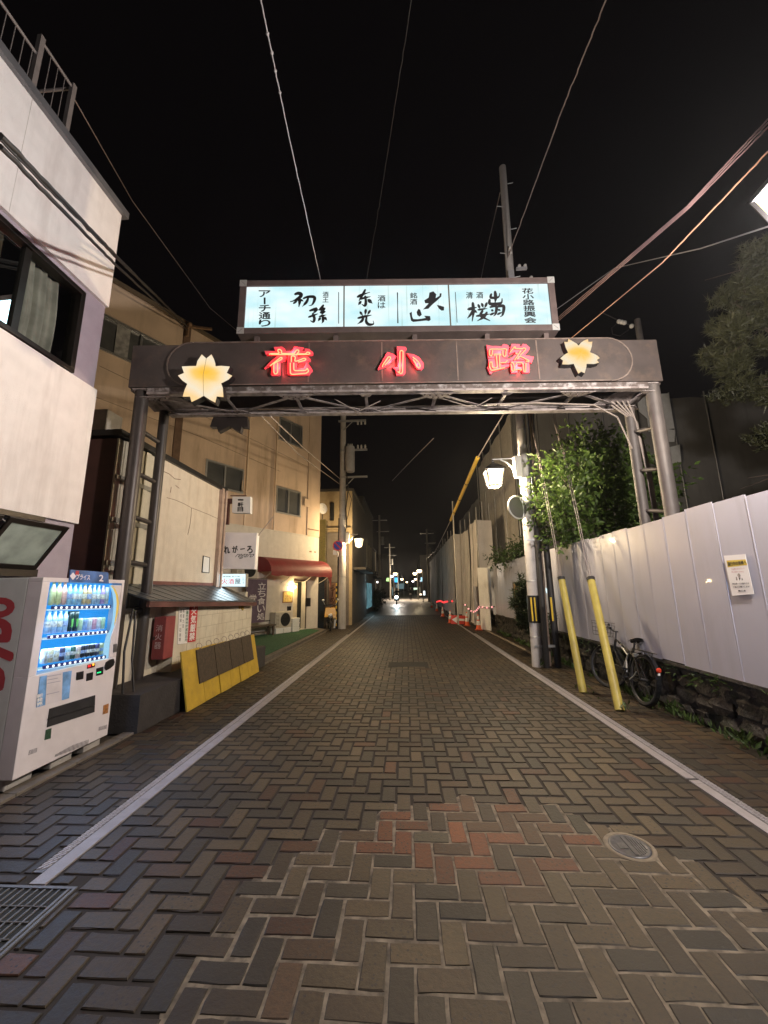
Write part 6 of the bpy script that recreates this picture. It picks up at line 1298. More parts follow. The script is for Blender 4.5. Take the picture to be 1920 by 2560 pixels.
# ---- bicycle leaning on the stone wall
def bicycle():
    RB, FB = Vector((3.20, 5.97, 0)), Vector((3.22, 6.98, 0)); t = thing('bicycle', 'black city bicycle with a wire front basket leaning against the stone wall', 'bicycle', (3.21, 6.45, 0))
    f = (FB-RB).normalized(); lean = math.radians(9); up = Vector((math.sin(lean), 0, math.cos(lean))); up = (up-f*up.dot(f)).normalized(); sd = f.cross(up)
    def B(a, h, s=0): return RB+f*a+up*h+sd*s
    R = .335; wb = (FB-RB).length
    M_tyre = mat('tyre_rubber', (.014, .014, .014), .8, var=0); M_rim = mat('rim_metal', (.09, .09, .095), .4, .7, var=0); M_frame = mat('bicycle_black', (.015, .016, .018), .25, .2, var=0, coat=.4)
    steer = math.radians(28); fa = (f*math.cos(steer)+sd*math.sin(steer)*-1).normalized(); fsd = fa.cross(up)
    for c, axis in ((B(0, R), sd), (B(wb, R), fsd)):
        w = MB(); w.torus(c, axis, R-.018, .020, 44, 8); wo = w.build('wheel', M_tyre, t)
        w = MB(); w.torus(c, axis, R-.042, .010, 44, 6); w.build('rim', M_rim, wo)
        w = MB(); a = axis.orthogonal().normalized(); b = axis.cross(a)
        for k in range(28):
            an = 2*math.pi*k/28; w.tube([c+axis*(.02 if k % 2 else -.02)+(a*math.cos(an+.3)+b*math.sin(an+.3))*.02, c+(a*math.cos(an)+b*math.sin(an))*(R-.045)], .0013, 3)
        w.cyl(c-axis*.05, c+axis*.05, .018, n=8); w.build('spokes', M_rim, wo)
    bbp, seat_t, head_b, head_t = B(.43, .28), B(.27, .72), B(.84, .62), B(.81, .78)
    s = MB(); s.tube([bbp, seat_t], .016); s.tube([bbp, head_b], .019); s.tube([B(.31, .62), head_t], .016); s.tube([head_b-(head_t-head_b)*.1, head_t], .02)
    for o in (-.05, .05): s.tube([bbp, B(0, R, o)], .010); s.tube([B(.29, .66), B(0, R, o)], .009); s.tube([head_b-up*.02, B(.9, .5, o*.9), B(wb, R, o)], .011)
    s.build('frame', M_frame, t)
    s = MB(); s.tube([B(.56, .36), B(.42, .62)], .011); s.tube([B(.42, .59), B(.60, .68)], .014); s.build('pale_tube', M_alu, t)
    s = MB()
    s.grid(lambda a, b: B(.13+.27*a, .86+.02*math.cos(a*3.1)-.035*(2*b-1)**2-.01*a, (2*b-1)*(.085*(1-a)**.6+.022)), 12, 8); s.grid(lambda a, b: B(.13+.27*a, .835+.02*math.cos(a*3.1)-.035*(2*b-1)**2, (2*b-1)*(.08*(1-a)**.6+.02)), 12, 8); so = s.build('saddle', M_blk, t)
    s = MB(); s.tube([seat_t, B(.255, .83)], .013); 
    for o in (-.03, .03): s.torus(B(.17, .80, o), sd, .02, .005, 12, 5)
    s.build('seat_post', M_rim, so)
    hb = head_t+up*.12
    s = MB(); s.tube([head_t, hb], .013); s.tube([hb-fsd*.28-fa*.10+up*.05, hb-fsd*.2+up*.06, hb-fsd*.05, hb+fsd*.05, hb+fsd*.2+up*.06, hb+fsd*.28-fa*.10+up*.05], .012); ho = s.build('handlebar', M_rim, t)
    for q_ in (-1, 1):
        s = MB(); s.tube([hb+fsd*.225*q_-fa*.035+up*.058, hb+fsd*.30*q_-fa*.13+up*.048], .019, 10); s.build('grip', M_blk, ho)
        s = MB(); s.tube([hb+fsd*.18*q_+up*.05, hb+fsd*.2*q_+fa*.05+up*.04, hb+fsd*.27*q_-fa*.04+up*.02], .007, 6); s.ball(hb+fsd*.17*q_+up*.09, .022, 8, 6); s.build('brake_lever', M_blk, ho)
    k = MB(); bc = head_t+fa*.2+up*.02
    for z in (0, .06, .12, .18, .22):
        e = .13+.12*z; q4 = [bc+fa*x*e*.8+fsd*y*e+up*z for x, y in ((-1, -1), (1, -1), (1, 1), (-1, 1))]; k.tube(q4+[q4[0]], .0035, 4, False)
    for i in range(5):
        for (x, y) in ((-1, -1+.5*i), (1, -1+.5*i), (-1+.5*i, -1), (-1+.5*i, 1)): k.tube([bc+fa*x*.104+fsd*y*.13, bc+fa*x*.104*1.2+fsd*y*.156+up*.22], .0028, 4)
    for i in range(5): k.tube([bc-fa*.104+fsd*(-.13+.065*i), bc+fa*.104+fsd*(-.13+.065*i)], .0028, 4)
    k.build('basket', mat('basket_wire', (.10, .10, .10), .4, .6, var=0), t)
    m = MB()
    for c, axis, a0, a1 in ((B(0, R), sd, -2.7, .5), (B(wb, R), fsd, -1.0, 1.2)):
        a = f if axis is sd else fa
        for k in range(14):
            x0, x1 = a0+(a1-a0)*k/14, a0+(a1-a0)*(k+1)/14
            P = lambda an, o: c+(a*math.sin(an)+up*math.cos(an))*(R+.022)+axis*o
            m.add([P(x0, -.026), P(x0, .026), P(x1, .026), P(x1, -.026)], [(0, 1, 2, 3)], True)
    m.build('mudguard', M_frame, t)
    s = MB(); s.box(tuple(B(-.2, .70, -.055)), tuple(B(.24, .70, .055))); s = MB()
    for o in (-.05, -.017, .017, .05): s.tube([B(-.2, .71, o), B(.22, .71, o)], .005, 5)
    for o in (-.05, .05): s.tube([B(-.1, .71, o), B(0, R, o)], .004, 5)
    s.build('carrier', M_frame, t)
    s = MB(); s.lathe(B(-.33, .52), [(.032, 0), (.032, .015), (.02, .022)], 14, axis=tuple(-f)); s.build('reflector', mat('reflector_red', (.6, .06, .03), .15, var=0), t)
    s = MB(); s.box(tuple(B(-.335, .455, -.012)), tuple(B(-.345, .485, .012))); s.build('white_sticker', M_white, t); s = MB(); s.prism([B(-.335, .40, -.02), B(-.335, .40, .02), B(-.335, .445, .02), B(-.335, .445, -.02)], tuple(f*.006)); s.build('blue_sticker', mat('sticker_blue', (.1, .2, .65), .5), t)
    s = MB(); s.torus(bbp, sd, .085, .006, 24, 5); s.cyl(bbp-sd*.07, bbp+sd*.07, .02, n=8); s.bar(bbp+sd*.07, bbp+sd*.07+f*.1-up*.13, .016, .02); s.bar(bbp-sd*.07, bbp-sd*.07-f*.1+up*.13, .016, .02); co = s.build('crank', M_rim, t)
    for q_ in (1, -1): s = MB(); pc = bbp+sd*.11*q_+(f*.1-up*.13)*q_; s.obox(pc-f*.045-sd*.04-up*.012, f*.09, sd*.08, up*.024); s.build('pedal', M_blk, co)
    s = MB(); s.box(tuple(B(.2, .60, -.03)), tuple(B(.24, .66, .03))); s.tube([B(.04, .42, -.08), B(.08, .36, -.085), B(.2, .28, -.085)], .008, 6); s.build('lock', M_alu, t)
    s = MB(); s.prism([B(.33, .36, -.055), B(.35, .52, -.055), B(.375, .52, -.055), B(.37, .36, -.055)], tuple(sd*.004)); s.build('name_plate', M_white, t)
bicycle()

# ---- trees and shrubs behind and along the hoarding
M_bark = mat('bark', (.075, .055, .04), .95, var=.35, bump=.6, bscale=30)
def leafy(name, label, trunk, blobs, n, size, m, slim=.5, seed=2, cat='tree', per=9):
    t = thing(name, label, cat, trunk[0][:3]); r = random.Random(seed); b = MB()
    b.tube([p[:3] for p in trunk], [p[3] for p in trunk], 10); tip = Vector(trunk[-1][:3]); mid = Vector(trunk[len(trunk)//2][:3])
    for (c, rad) in blobs: 
        c = Vector(c); q_ = mid.lerp(c, .5)+rv(r)*.06; b.tube([mid.lerp(tip, r.random()), q_, c], [trunk[-1][3]*.6, trunk[-1][3]*.4, .008], 6)
    b.build('trunk', M_bark, t); pts = []; tot = sum(rad[0]*rad[1]*rad[2] for c, rad in blobs)
    for c, rad in blobs:
        k = int(n*rad[0]*rad[1]*rad[2]/tot/per)
        for _ in range(k):
            d = rv(r).normalized()*(r.random()**.42); pc = Vector((c[0]+d.x*rad[0], c[1]+d.y*rad[1], c[2]+d.z*rad[2])); out = (d+rv(r)*.5).normalized(); tw_ = (out+rv(r)*.4).normalized()
            for j in range(per):
                q_ = pc+tw_*size*(.55*j-1.5)+rv(r)*size*.22; pts.append((q_, tw_*.5+rv(r)*.75+out*.35-Vector((0, 0, .25)), 1))
    leaves('crown', m, pts, size, t, slim=slim, seed=seed); return t
M_leaf = leaf_mat('broad_leaf', (.075, .125, .024), .3, .45)
blobs = [((3.55, 8.3, 3.9), (.75, .7, .6)), ((3.25, 8.3, 3.2), (.55, .6, .6)), ((4.0, 8.5, 4.5), (.55, .6, .5)), ((4.5, 8.6, 4.4), (.6, .6, .55)), ((4.3, 8.5, 3.5), (.9, .8, .9)), ((3.6, 8.4, 2.75), (.7, .6, .5)), ((5.0, 8.7, 3.3), (.75, .7, .9)), ((3.15, 8.2, 4.25), (.28, .3, .16)), ((3.85, 8.4, 4.95), (.3, .3, .25)), ((5.5, 9.0, 3.9), (.7, .7, .7)), ((4.7, 8.6, 4.75), (.35, .35, .3))]
leafy('broadleaf_tree', 'bushy broadleaf tree lit yellow-green by the lantern behind the hoarding', [(4.2, 8.7, 0, .09), (4.2, 8.65, 1.5, .07), (4.25, 8.6, 2.8, .05), (4.2, 8.5, 3.8, .03)], blobs, 10000, .12, M_leaf, .5, 2)
leafy('broadleaf_shrub', 'small shrub leaning over the far end of the hoarding', [(3.75, 13.2, 0, .05), (3.7, 13.2, 1.8, .03), (3.65, 13.2, 2.4, .02)], [((3.5, 13.0, 2.62), (.75, .5, .28)), ((3.9, 13.3, 2.85), (.5, .5, .3))], 1800, .10, leaf_mat('shrub_leaf', (.04, .07, .018), .25, .4), .5, 8, 'shrub')
# pines with tufted needles
def pine(name, label, trunk, blobs, n, size, m, seed, cat):
    t = thing(name, label, cat, trunk[0][:3]); r = random.Random(seed); b = MB(); b.tube([p[:3] for p in trunk], [p[3] for p in trunk], 10)
    for (c, rad) in blobs:
        c = Vector(c); s0 = min((Vector(p[:3]) for p in trunk), key=lambda p: (p-c).length+max(0, p.z-c.z)*2); b.tube([s0, s0.lerp(c, .5)+Vector((0, 0, .12))+rv(r)*.08, c+rv(r)*.1], [trunk[-1][3]*.9, trunk[-1][3]*.6, .012], 6)
        for _ in range(3): b.tube([c, c+Vector((r.gauss(0, rad[0]*.5), r.gauss(0, rad[1]*.5), r.gauss(0, rad[2]*.4)))], [.012, .005], 5)
    b.build('trunk', M_bark, t); pts = []; tot = sum(rad[0]*rad[1]*rad[2] for c, rad in blobs)
    if cat == 'tree':     # break the crown into ragged clumps with gaps between them
        big = blobs; blobs = []
        for c, rad in big:
            for _ in range(5):
                d = rv(r).normalized()*r.uniform(.35, 1.0); blobs.append(((c[0]+d.x*rad[0]*.8, c[1]+d.y*rad[1]*.8, c[2]+d.z*rad[2]*.85), (rad[0]*r.uniform(.26, .46), rad[1]*r.uniform(.26, .46), rad[2]*r.uniform(.2, .38))))
        tot = sum(rad[0]*rad[1]*rad[2] for c, rad in blobs)
    for c, rad in blobs:
        for _ in range(int(n*rad[0]*rad[1]*rad[2]/tot/22)):
            d = rv(r).normalized()*(r.random()**.5); pc = Vector((c[0]+d.x*rad[0], c[1]+d.y*rad[1], c[2]+d.z*rad[2])); ax = (Vector((d.x*.6, d.y*.6, .75))+rv(r)*.35).normalized()
            for j in range(22): pts.append((pc+ax*size*(j/22)*.9, ax*.75+rv(r)*.62, 1))
    leaves('crown', m, pts, size, t, slim=.12, seed=seed, fold=False); return t
M_needle = leaf_mat('pine_needle', (.058, .060, .026), .15, .45)
pine('pine_tree', 'big dark pine with an uneven crown behind the hoarding at the right edge', [(7.6, 7.2, 0, .2), (7.5, 7.2, 3, .16), (7.7, 7.3, 5.5, .12), (7.6, 7.2, 7.6, .06)],
    [((6.4, 7.0, 6.0), (.8, .8, .65)), ((6.7, 7.0, 7.1), (.8, .8, .7)), ((7.4, 7.1, 7.9), (.9, .8, .6)), ((8.0, 7.2, 7.0), (.9, .9, .8)), ((6.5, 6.9, 5.1), (.75, .7, .45)), ((7.4, 7.0, 5.2), (.8, .8, .45)), ((7.0, 7.0, 4.2), (.7, .7, .4)), ((8.2, 7.2, 5.5), (.8, .8, .6)), ((7.9, 7.1, 4.0), (.8, .8, .5)), ((7.2, 6.9, 6.4), (.6, .6, .4)), ((6.6, 6.9, 3.5), (.6, .6, .35)), ((7.5, 7.0, 3.1), (.9, .7, .4))], 80000, .13, M_needle, 5, 'tree')
pine('pine_shrub', 'young dark pine growing in front of the hoarding beside the utility pole', [(2.98, 9.9, 0, .035), (2.98, 9.9, .9, .025), (2.95, 9.9, 1.6, .012)],
    [((2.78, 9.85, 1.25), (.22, .25, .35)), ((2.95, 9.9, .85), (.28, .3, .35)), ((2.80, 9.8, 1.6), (.14, .2, .25)), ((3.1, 9.8, .6), (.2, .25, .25)), ((3.18, 9.2, .85), (.10, .1, .12))], 9000, .13, leaf_mat('dark_needle', (.028, .042, .016), .1, .4), 6, 'shrub')

# ---- sheeted building and scaffold on the right
M_sheet = mat('grey_site_sheet', (.72, .68, .66), .8, var=.10, scale=2, dirt=(.34, .31, .28), dirt_amt=.4, streak=True)
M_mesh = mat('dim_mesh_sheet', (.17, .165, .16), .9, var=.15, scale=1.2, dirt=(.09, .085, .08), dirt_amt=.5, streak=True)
def cloth(mb, p0, p1, z0, z1, amp=.05, fr=9, ph=0, flare=0, nu=48, nv=10):
    p0, p1 = Vector((p0[0], p0[1], 0)), Vector((p1[0], p1[1], 0)); d = (p1-p0); n = Vector((-d.y, d.x, 0)).normalized(); L_ = d.length
    def fn(a, b):
        k = amp*(math.sin(a*L_*fr+ph)+.5*math.sin(a*L_*fr*2.3+ph*2+3*b)); sagy = -.03*abs(math.sin(a*L_*1.7))*(b)
        return p0+d*a+n*(k*(1-.35*b)+flare*(1-b)**3*(1+.4*math.sin(a*L_*3)))+Vector((0, 0, z0+(z1-z0)*b+sagy))
    mb.grid(fn, nu, nv)
t = thing('sheeted_scaffold', 'scaffold wrapped in hanging grey sheets along the right of the street past the hoarding', 'scaffold', (3.4, 25, 0))
for (p0, p1, z0, z1, a, f, ph, fl) in (((3.28, 18.0), (3.98, 18.05), 1.5, 4.7, .02, 4, 0, 0), ((3.28, 18.02), (3.20, 19.6), .1, 4.72, .05, 6, 1, .25), ((3.20, 19.65), (3.18, 21.2), .1, 4.6, .06, 5, 2, .2), ((3.18, 21.25), (3.12, 22.6), .1, 4.62, .05, 6, 4, .1), ((2.78, 22.7), (3.2, 22.75), .2, 4.72, .02, 5, 0, .05),
    ((2.78, 22.72), (2.78, 26), .15, 4.75, .05, 4, 3, .1), ((2.78, 26.05), (2.82, 31), .15, 4.75, .05, 4, 5, .05), ((2.82, 31.05), (2.86, 38), .15, 4.8, .05, 3, 1, .05), ((2.86, 38.05), (2.9, 49), .15, 4.8, .05, 2.6, 2, .05)):
    s = MB(); cloth(s, p0, p1, z0, z1, a, f, ph, fl); s.build('sheet', M_sheet, t)
s = MB(); cloth(s, (2.95, 17.75), (3.55, 17.9), .05, 1.7, .07, 5, .5, .1); s.build('lower_sheet', M_sheet, t)
s = MB()
for x, y, z in [(3.30, 18.0, 5.3), (3.6, 18.1, 5.6), (3.9, 18.1, 5.5), (3.25, 19.6, 5.4), (3.25, 21.2, 5.3), (3.2, 22.6, 5.5), (2.8, 22.75, 5.0)]+[(2.8+.01*k, 24+1.9*k, 5.1+.25*(k % 2)) for k in range(13)]: s.cyl((x, y, 0), (x, y, z), .025, n=8)
for z in (3.6, 4.6): s.tube([(3.3, 18.05, z), (3.25, 22.6, z)], .022, 6); s.tube([(2.85, 22.8, z), (2.95, 48.9, z)], .022, 6)
s.build('scaffold_tube', mat('scaffold_tube', (.42, .41, .40), .45, .7, var=.1), t)
t = thing('wrapped_building', 'tall building wrapped in grey mesh behind the trees and the hoarding', 'building', (8, 19, 0))
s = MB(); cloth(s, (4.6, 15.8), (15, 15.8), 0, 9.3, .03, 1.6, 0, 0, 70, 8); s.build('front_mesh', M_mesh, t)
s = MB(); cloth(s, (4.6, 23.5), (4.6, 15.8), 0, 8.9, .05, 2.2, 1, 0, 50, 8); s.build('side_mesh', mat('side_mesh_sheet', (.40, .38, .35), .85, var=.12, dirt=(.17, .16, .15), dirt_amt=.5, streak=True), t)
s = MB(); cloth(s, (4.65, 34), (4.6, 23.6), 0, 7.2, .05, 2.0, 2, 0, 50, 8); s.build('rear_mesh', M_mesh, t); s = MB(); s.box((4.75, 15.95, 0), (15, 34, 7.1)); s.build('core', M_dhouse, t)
s = MB()
for x in (4.58, 5.6, 6.9, 8.3, 9.7, 11.1, 12.5): s.cyl((x, 15.70, 0), (x, 15.70, 9.5), .025, n=6)
for y in (17.5, 19.5, 21.5, 23.5): s.cyl((4.52, y, 0), (4.52, y, 9.2), .025, n=6)
s.build('scaffold_tube', MATS['scaffold_tube'], t)
s = MB()
for q_ in ([(250, 1630), (380, 1622), (412, 1815), (270, 1835)], [(205, 1650), (248, 1640), (262, 1760), (215, 1720)], [(372, 1820), (415, 1825), (412, 1890), (380, 1890)], [(385, 1920), (440, 1905), (450, 2000), (395, 2010)]): s.prism([on('L', x, y, PY(15.6)) for x, y in q_], (0, .02, 0))
s.build('white_sheet', mat('white_tarp', (.62, .63, .64), .6, var=.08), t)
# upright pipe, traffic cones, arrow board, string lights
o = MB().cyl((2.32, 18.6, 0), (2.32, 18.6, 5.75), .035, n=10).build('warning_pole', mat('galv_pole', (.5, .48, .44), .5, .4, var=.1), loc=(2.32, 18.6, 0)); tag(o, 'thin bare metal pole rising behind the traffic cones', 'pole')
def cone(): 
    t = thing('traffic_cone', 'orange traffic cone with white bands nearest the white boards', 'traffic cone', (0, 0, 0), 'traffic cones along the sheets')
    b = MB(); b.box((-.135, -.135, 0), (.135, .135, .03)); b.build('base', mat('cone_base', (.35, .05, .02), .6, var=.1), t, bevel=.01)
    c = MB(); c.lathe((0, 0, .035), [(.115, 0), (.10, .03), (.028, .53), (.024, .56), (.0, .56)], 20); c.build('cone', mat('cone_orange', (.72, .10, .02), .5, var=.06), t)
    w = MB(); w.lathe((0, 0, .035), [(.0825, .16), (.0595, .32)], 20); w.lathe((0, 0, .035), [(.0535, .37), (.0335, .51)], 20); w.build('white_band', mat('cone_band', (.78, .76, .72), .45), t); return t
c0 = cone(); c0.location = (2.80, 16.2, 0)
for (x, y, lb) in ((2.62, 18.0, 'orange traffic cone with white bands at the tail of the arrow board'), (2.06, 19.5, 'orange traffic cone with white bands at the tip of the arrow board'), (2.11, 24.1, 'orange traffic cone with white bands just past the arrow board'), (2.2, 30.0, 'second orange traffic cone past the arrow board'), (2.2, 35.8, 'farthest small orange traffic cone by the grey sheets')): dup(c0, (x, y, 0), lb)
t = thing('arrow_board', 'red board with a white arrow pointing left lying between two traffic cones', 'road sign', (2.4, 18.9, 0))
qa = [on('T', x, y, PY(18.9)) for x, y in [(468, 955), (722, 962), (712, 1112), (470, 1102)]]
s = MB(); s.prism(qa, (0, .03, 0)); s.build('board', mat('board_red', (.62, .045, .03), .5, var=.06), t)
s = MB(); s.prism([on('T', x, y, PY(18.893)) for x, y in [(482, 1030), (578, 970), (574, 1010), (705, 1018), (702, 1055), (574, 1050), (572, 1095)]], (0, .004, 0)); s.build('arrow', M_white, t)
def strlight(label, pts3, n, r, m, st):
    t = thing('string_lights', label, 'string lights', tuple(pts3[0]), 'red warning light strings'); b = MB(); b.tube(pts3, .014, 6); b.build('cord', M_rope, t)
    seg = [(pts3[i+1]-pts3[i]).length for i in range(len(pts3)-1)]; tot = sum(seg)
    for k in range(n):
        d = tot*(k+.5)/n; i = 0
        while d > seg[i] and i < len(seg)-1: d -= seg[i]; i += 1
        p = pts3[i].lerp(pts3[i+1], d/seg[i]); s = MB(); s.ball(p, r, 10, 8); s.build('bulb', m, t)
M_pink = emis('warning_pink', (1, .38, .34), 1.3); M_rd = emis('warning_red', (1, .06, .06), 1.2)
strlight('string of pinkish warning lights sagging across the white boards', [on('T', 1222, 800, PY(15.7)), on('T', 1130, 825, PY(15.8)), on('T', 1045, 823, PY(16.0)), on('T', 962, 800, PY(16.2)), on('T', 905, 875, PY(16.8)), on('T', 850, 900, PY(17.2)), on('T', 785, 868, PY(17.5)), on('T', 725, 780, PY(17.6)), on('T', 675, 762, PY(17.7))], 11, .035, M_pink, 1)
strlight('string of red warning lights along the far grey sheets', [on('T', 520, 690, PY(21.5)), on('T', 450, 735, PY(22.3)), on('T', 390, 715, PY(22.6)), on('T', 340, 735, PY(25)), on('T', 280, 705, PY(28)), on('T', 215, 725, PY(31))], 13, .055, M_rd, 1)

# ---- the near right lantern, half out of the frame
t = thing('street_lantern', 'near street lantern cut off by the right edge of the picture', 'street lantern', (3.30, 2.34, 0), 'street lanterns on the poles')
lantern(t, (2.81, 2.34, 4.19), 1.05, 2250, (1, .90, .83))
b = MB(); b.cyl((3.30, 2.34, 0), (3.30, 2.34, 4.7), .07, .055, 14); b.tube([(3.30, 2.34, 4.6), (3.05, 2.34, 4.62), (2.81, 2.34, 4.56)], .018, 8); b.build('pole', M_pole, t)
# ================================================================== FAR STREET, SMALL THINGS
# yellow scooter parked by the pole
def moped():
    c = Vector((-3.22, 16.75, 0)); t = thing('motor_scooter', 'parked scooter with a yellow leg shield beside the left utility pole', 'scooter', tuple(c))
    f = Vector((.25, -.97, 0)); s = Vector((.97, .25, 0)); u = Vector((0, 0, 1)); B = lambda a, h, w=0: c+f*a+s*w+u*h
    for a in (.45, -.45):
        w = MB(); w.torus(B(a, .22), s, .18, .04, 24, 8); wo = w.build('wheel', MATS['tyre_rubber'], t); h = MB(); h.cyl(B(a, .22)-s*.03, B(a, .22)+s*.03, .10, n=14); h.build('hub', M_alu, wo)
    b = MB(); b.prism([B(.40, .62, -.24), B(.40, .62, .24), B(.36, .92, .20), B(.36, .92, -.20)], tuple(f*.03)); b.prism([B(.42, .55, -.24), B(.42, .55, -.1), B(.40, .62, -.1), B(.40, .62, -.24)], tuple(f*.03)); b.prism([B(.42, .50, .1), B(.42, .50, .24), B(.40, .62, .24), B(.40, .62, .1)], tuple(f*.03)); b.build('leg_shield', mat('scooter_yellow', (.70, .38, .03), .35, var=.05), t, bevel=.01)
    b = MB(); b.lathe(B(.46, .60), [(.06, 0), (.09, .03), (.085, .05), (0, .06)], 16, axis=tuple(f)); b.build('headlight', M_alu, t)
    b = MB(); b.tube([B(.45, .22), B(.38, .6), B(.30, 1.0)], .03, 8); b.tube([B(.30, 1.0, -.3), B(.32, 1.02), B(.30, 1.0, .3)], .018, 8); b.prism([B(.2, .28, -.13), B(.2, .28, .13), B(-.3, .30, .13), B(-.3, .30, -.13)], (0, 0, .08)); b.prism([B(-.15, .38, -.13), B(-.15, .38, .13), B(-.65, .42, .13), B(-.65, .42, -.13)], (0, 0, .28)); b.build('body', MATS['bicycle_black'], t, bevel=.02)
    b = MB(); b.prism([B(-.12, .70, -.13), B(-.12, .70, .13), B(-.7, .74, .12), B(-.7, .74, -.12)], (0, 0, .08)); b.build('seat', M_blk, t, bevel=.02)
    for q_ in (-1, 1): b = MB(); b.tube([B(.3, 1.0, .2*q_), B(.33, 1.18, .3*q_)], .008, 5); b.ball(B(.33, 1.22, .3*q_), .055, 10, 6, (1, .5, .8)); b.build('mirror', M_alu, t)
    b = MB(); b.prism([B(.42, .45, .16), B(.42, .45, .24), B(.30, .1, .2), B(.30, .1, .14)], tuple(f*.02)); b.build('white_flank', M_white, t)
moped()
t = thing('shop_banner', 'faded brown upright shop banner behind the left utility pole', 'banner', (-3.3, 17.9, 0))
b = MB(); b.grid(lambda a, k: (-3.5+.36*a, 17.9+.02*math.sin(6*a+4*k), 1.95-1.3*k), 8, 10); b.build('cloth', mat('banner_brown', (.26, .15, .10), .9, var=.35, scale=7), t)
b = MB(); b.cyl((-3.52, 17.9, 0), (-3.52, 17.9, 2.05), .014, n=6); b.tube([(-3.54, 17.9, 1.97), (-3.1, 17.9, 1.97)], .009, 5); b.build('pole', M_black, t)
k = MB(); column(k, 'らーめん', [(-3.42, 17.86, 1.85), (-3.22, 17.86, 1.85), (-3.22, 17.86, .8), (-3.42, 17.86, .8)], .02); k.build('writing', mat('banner_dark_ink', (.08, .03, .02), .8, var=0), t)
t = thing('striped_post', 'thin post wound with yellow and black stripes beside the left utility pole', 'post', (-3.03, 17.2, 0))
for i in range(16): MB().cyl((-3.03, 17.2, i*.12), (-3.03, 17.2, i*.12+.119), .03, n=10).build('stripe', MATS['stripe_yellow'] if i % 2 else M_rope, t)
# dark bushes on the left
M_bush = leaf_mat('dark_bush', (.018, .026, .012), .1, .5)
for i, (c, lb) in enumerate((((-2.75, 35, .6), 'dark bush in front of the low dark house'), ((-2.7, 38.5, .7), 'larger dark bush near the crossing on the left'), ((-2.9, 31.8, .5), 'dark bush beside the glowing shopfront'))):
    leafy('dark_bush', lb, [(c[0], c[1], 0, .04), (c[0], c[1], c[2], .02)], [((c[0], c[1], c[2]), (.5, 1.2, .6)), ((c[0]+.1, c[1]+.7, c[2]+.5), (.4, .8, .5))], 1100, .16, M_bush, .5, 30+i, 'bush')
# far street lanterns on their poles: the first is built, the rest are copies
def far_lamp(col, s, name):
    t = thing('far_street_lamp', '', 'street lantern', (0, 0, 0), 'far street lamps down the street')
    b = MB(); b.cyl((0, 0, 0), (0, 0, 4.3), .06, .04, 10); b.tube([(0, 0, 4.05), (-.15, 0, 4.3), (-.4, 0, 4.3)], .02, 6); b.build('pole', M_pole, t)
    b = MB(); b.lathe((-.4, 0, 3.9), [(.12, 0), (.24, .06), (.32, .3), (.28, .36)], 12); b.build('globe', emis('far_lamp_'+name, col, s), t)  # globe oversize, its shape takes in the lamp's bloom
    b = MB(); b.lathe((-.4, 0, 4.262), [(.33, 0), (.2, .08), (.03, .13)], 12); b.build('cap', M_black, t); return t
LW = far_lamp((1, .74, .42), 9, 'warm'); LC = far_lamp((.95, .92, 1), 6, 'cool')
FL = [('w', 885, 245, 'warm far street lamp highest over the moving motorcycle'), ('w', 1225, 240, 'warm far street lamp over the walking person, left of the highest one'), ('w', 1300, 195, 'highest warm far street lamp on the right'), ('w', 1000, 335, 'warm far street lamp right of the hanging blue sign'), ('w', 1235, 335, 'lower warm far street lamp above the walking person'), ('w', 1085, 385, 'warm far street lamp left of the walking person, low over the road'),
    ('c', 825, 285, 'white far lamp just left of the hanging blue sign'), ('c', 765, 405, 'white far lamp under the green sign'), ('c', 1190, 370, 'white far lamp over the walking person'), ('c', 1435, 425, 'white far lamp at the far end of the grey sheets')]
first = {'w': True, 'c': True}
for kd, x, y, lb in FL:
    a = VW['O']; dy = (1474-(a[1]+y/a[2]))/PF; Yd = max(52, min(150, 2.45/dy)); p = on('O', x, y, PY(Yd)); loc = (p.x+.4, Yd, p.z-4.1)
    loc = (p.x+.4, Yd, min(0.0, p.z-4.1) if False else 0.0); src = LW if kd == 'w' else LC
    if first[kd]: src.location = loc; src['label'] = lb; first[kd] = False; o = src
    else: o = dup(src, loc, lb)
    sc_ = max(.2, p.z/4.08); o.scale = (1, 1, sc_)
light('far_lamp_light', (1.5, 62, 4.2), 1700, (1, .78, .5), .2); light('far_lamp_light', (-1.5, 66, 4.2), 1500, (1, .85, .7), .2)
def fsign(name, lb, v, q, Yd, col, s, depth=.15):
    pts = [on(v, x, y, PY(Yd)) for x, y in q]; t = thing(name, lb, 'sign', tuple(sum(pts, Vector())/len(pts)), 'far glowing signs')
    b = MB(); b.prism([p+Vector((0, .004, 0)) for p in pts], (0, depth, 0)); b.build('case', M_black, t); b = MB(); b.prism(pts, (0, .003, 0)); b.build('lit_face', emis('far_sign_%d' % len(MATS), col, s), t)
fsign('hanging_sign', 'blue glowing hanging sign over the moving motorcycle', 'O', [(875, 305), (928, 305), (928, 385), (875, 385)], 70, (.05, .45, 1.0), 1.6)
fsign('hanging_sign', 'yellow-green glowing sign at the left of the far lights', 'O', [(740, 310), (790, 310), (785, 370), (725, 365)], 64, (.5, 1.0, .3), 1.4)
fsign('hanging_sign', 'narrow pale cyan sign on the right of the far lights', 'O', [(1328, 300), (1355, 300), (1352, 370), (1326, 370)], 60, (.4, .8, 1.0), 1.3)
fsign('shop_window', 'tall white glowing shop window low on the far right', 'O', [(1368, 535), (1400, 535), (1402, 608), (1370, 608)], 72, (.8, .95, 1.0), 2.2)
fsign('shop_window', 'small orange-white glowing shop window beside the tall white one', 'O', [(1305, 580), (1345, 580), (1345, 610), (1305, 610)], 78, (1, .75, .5), 1.8)
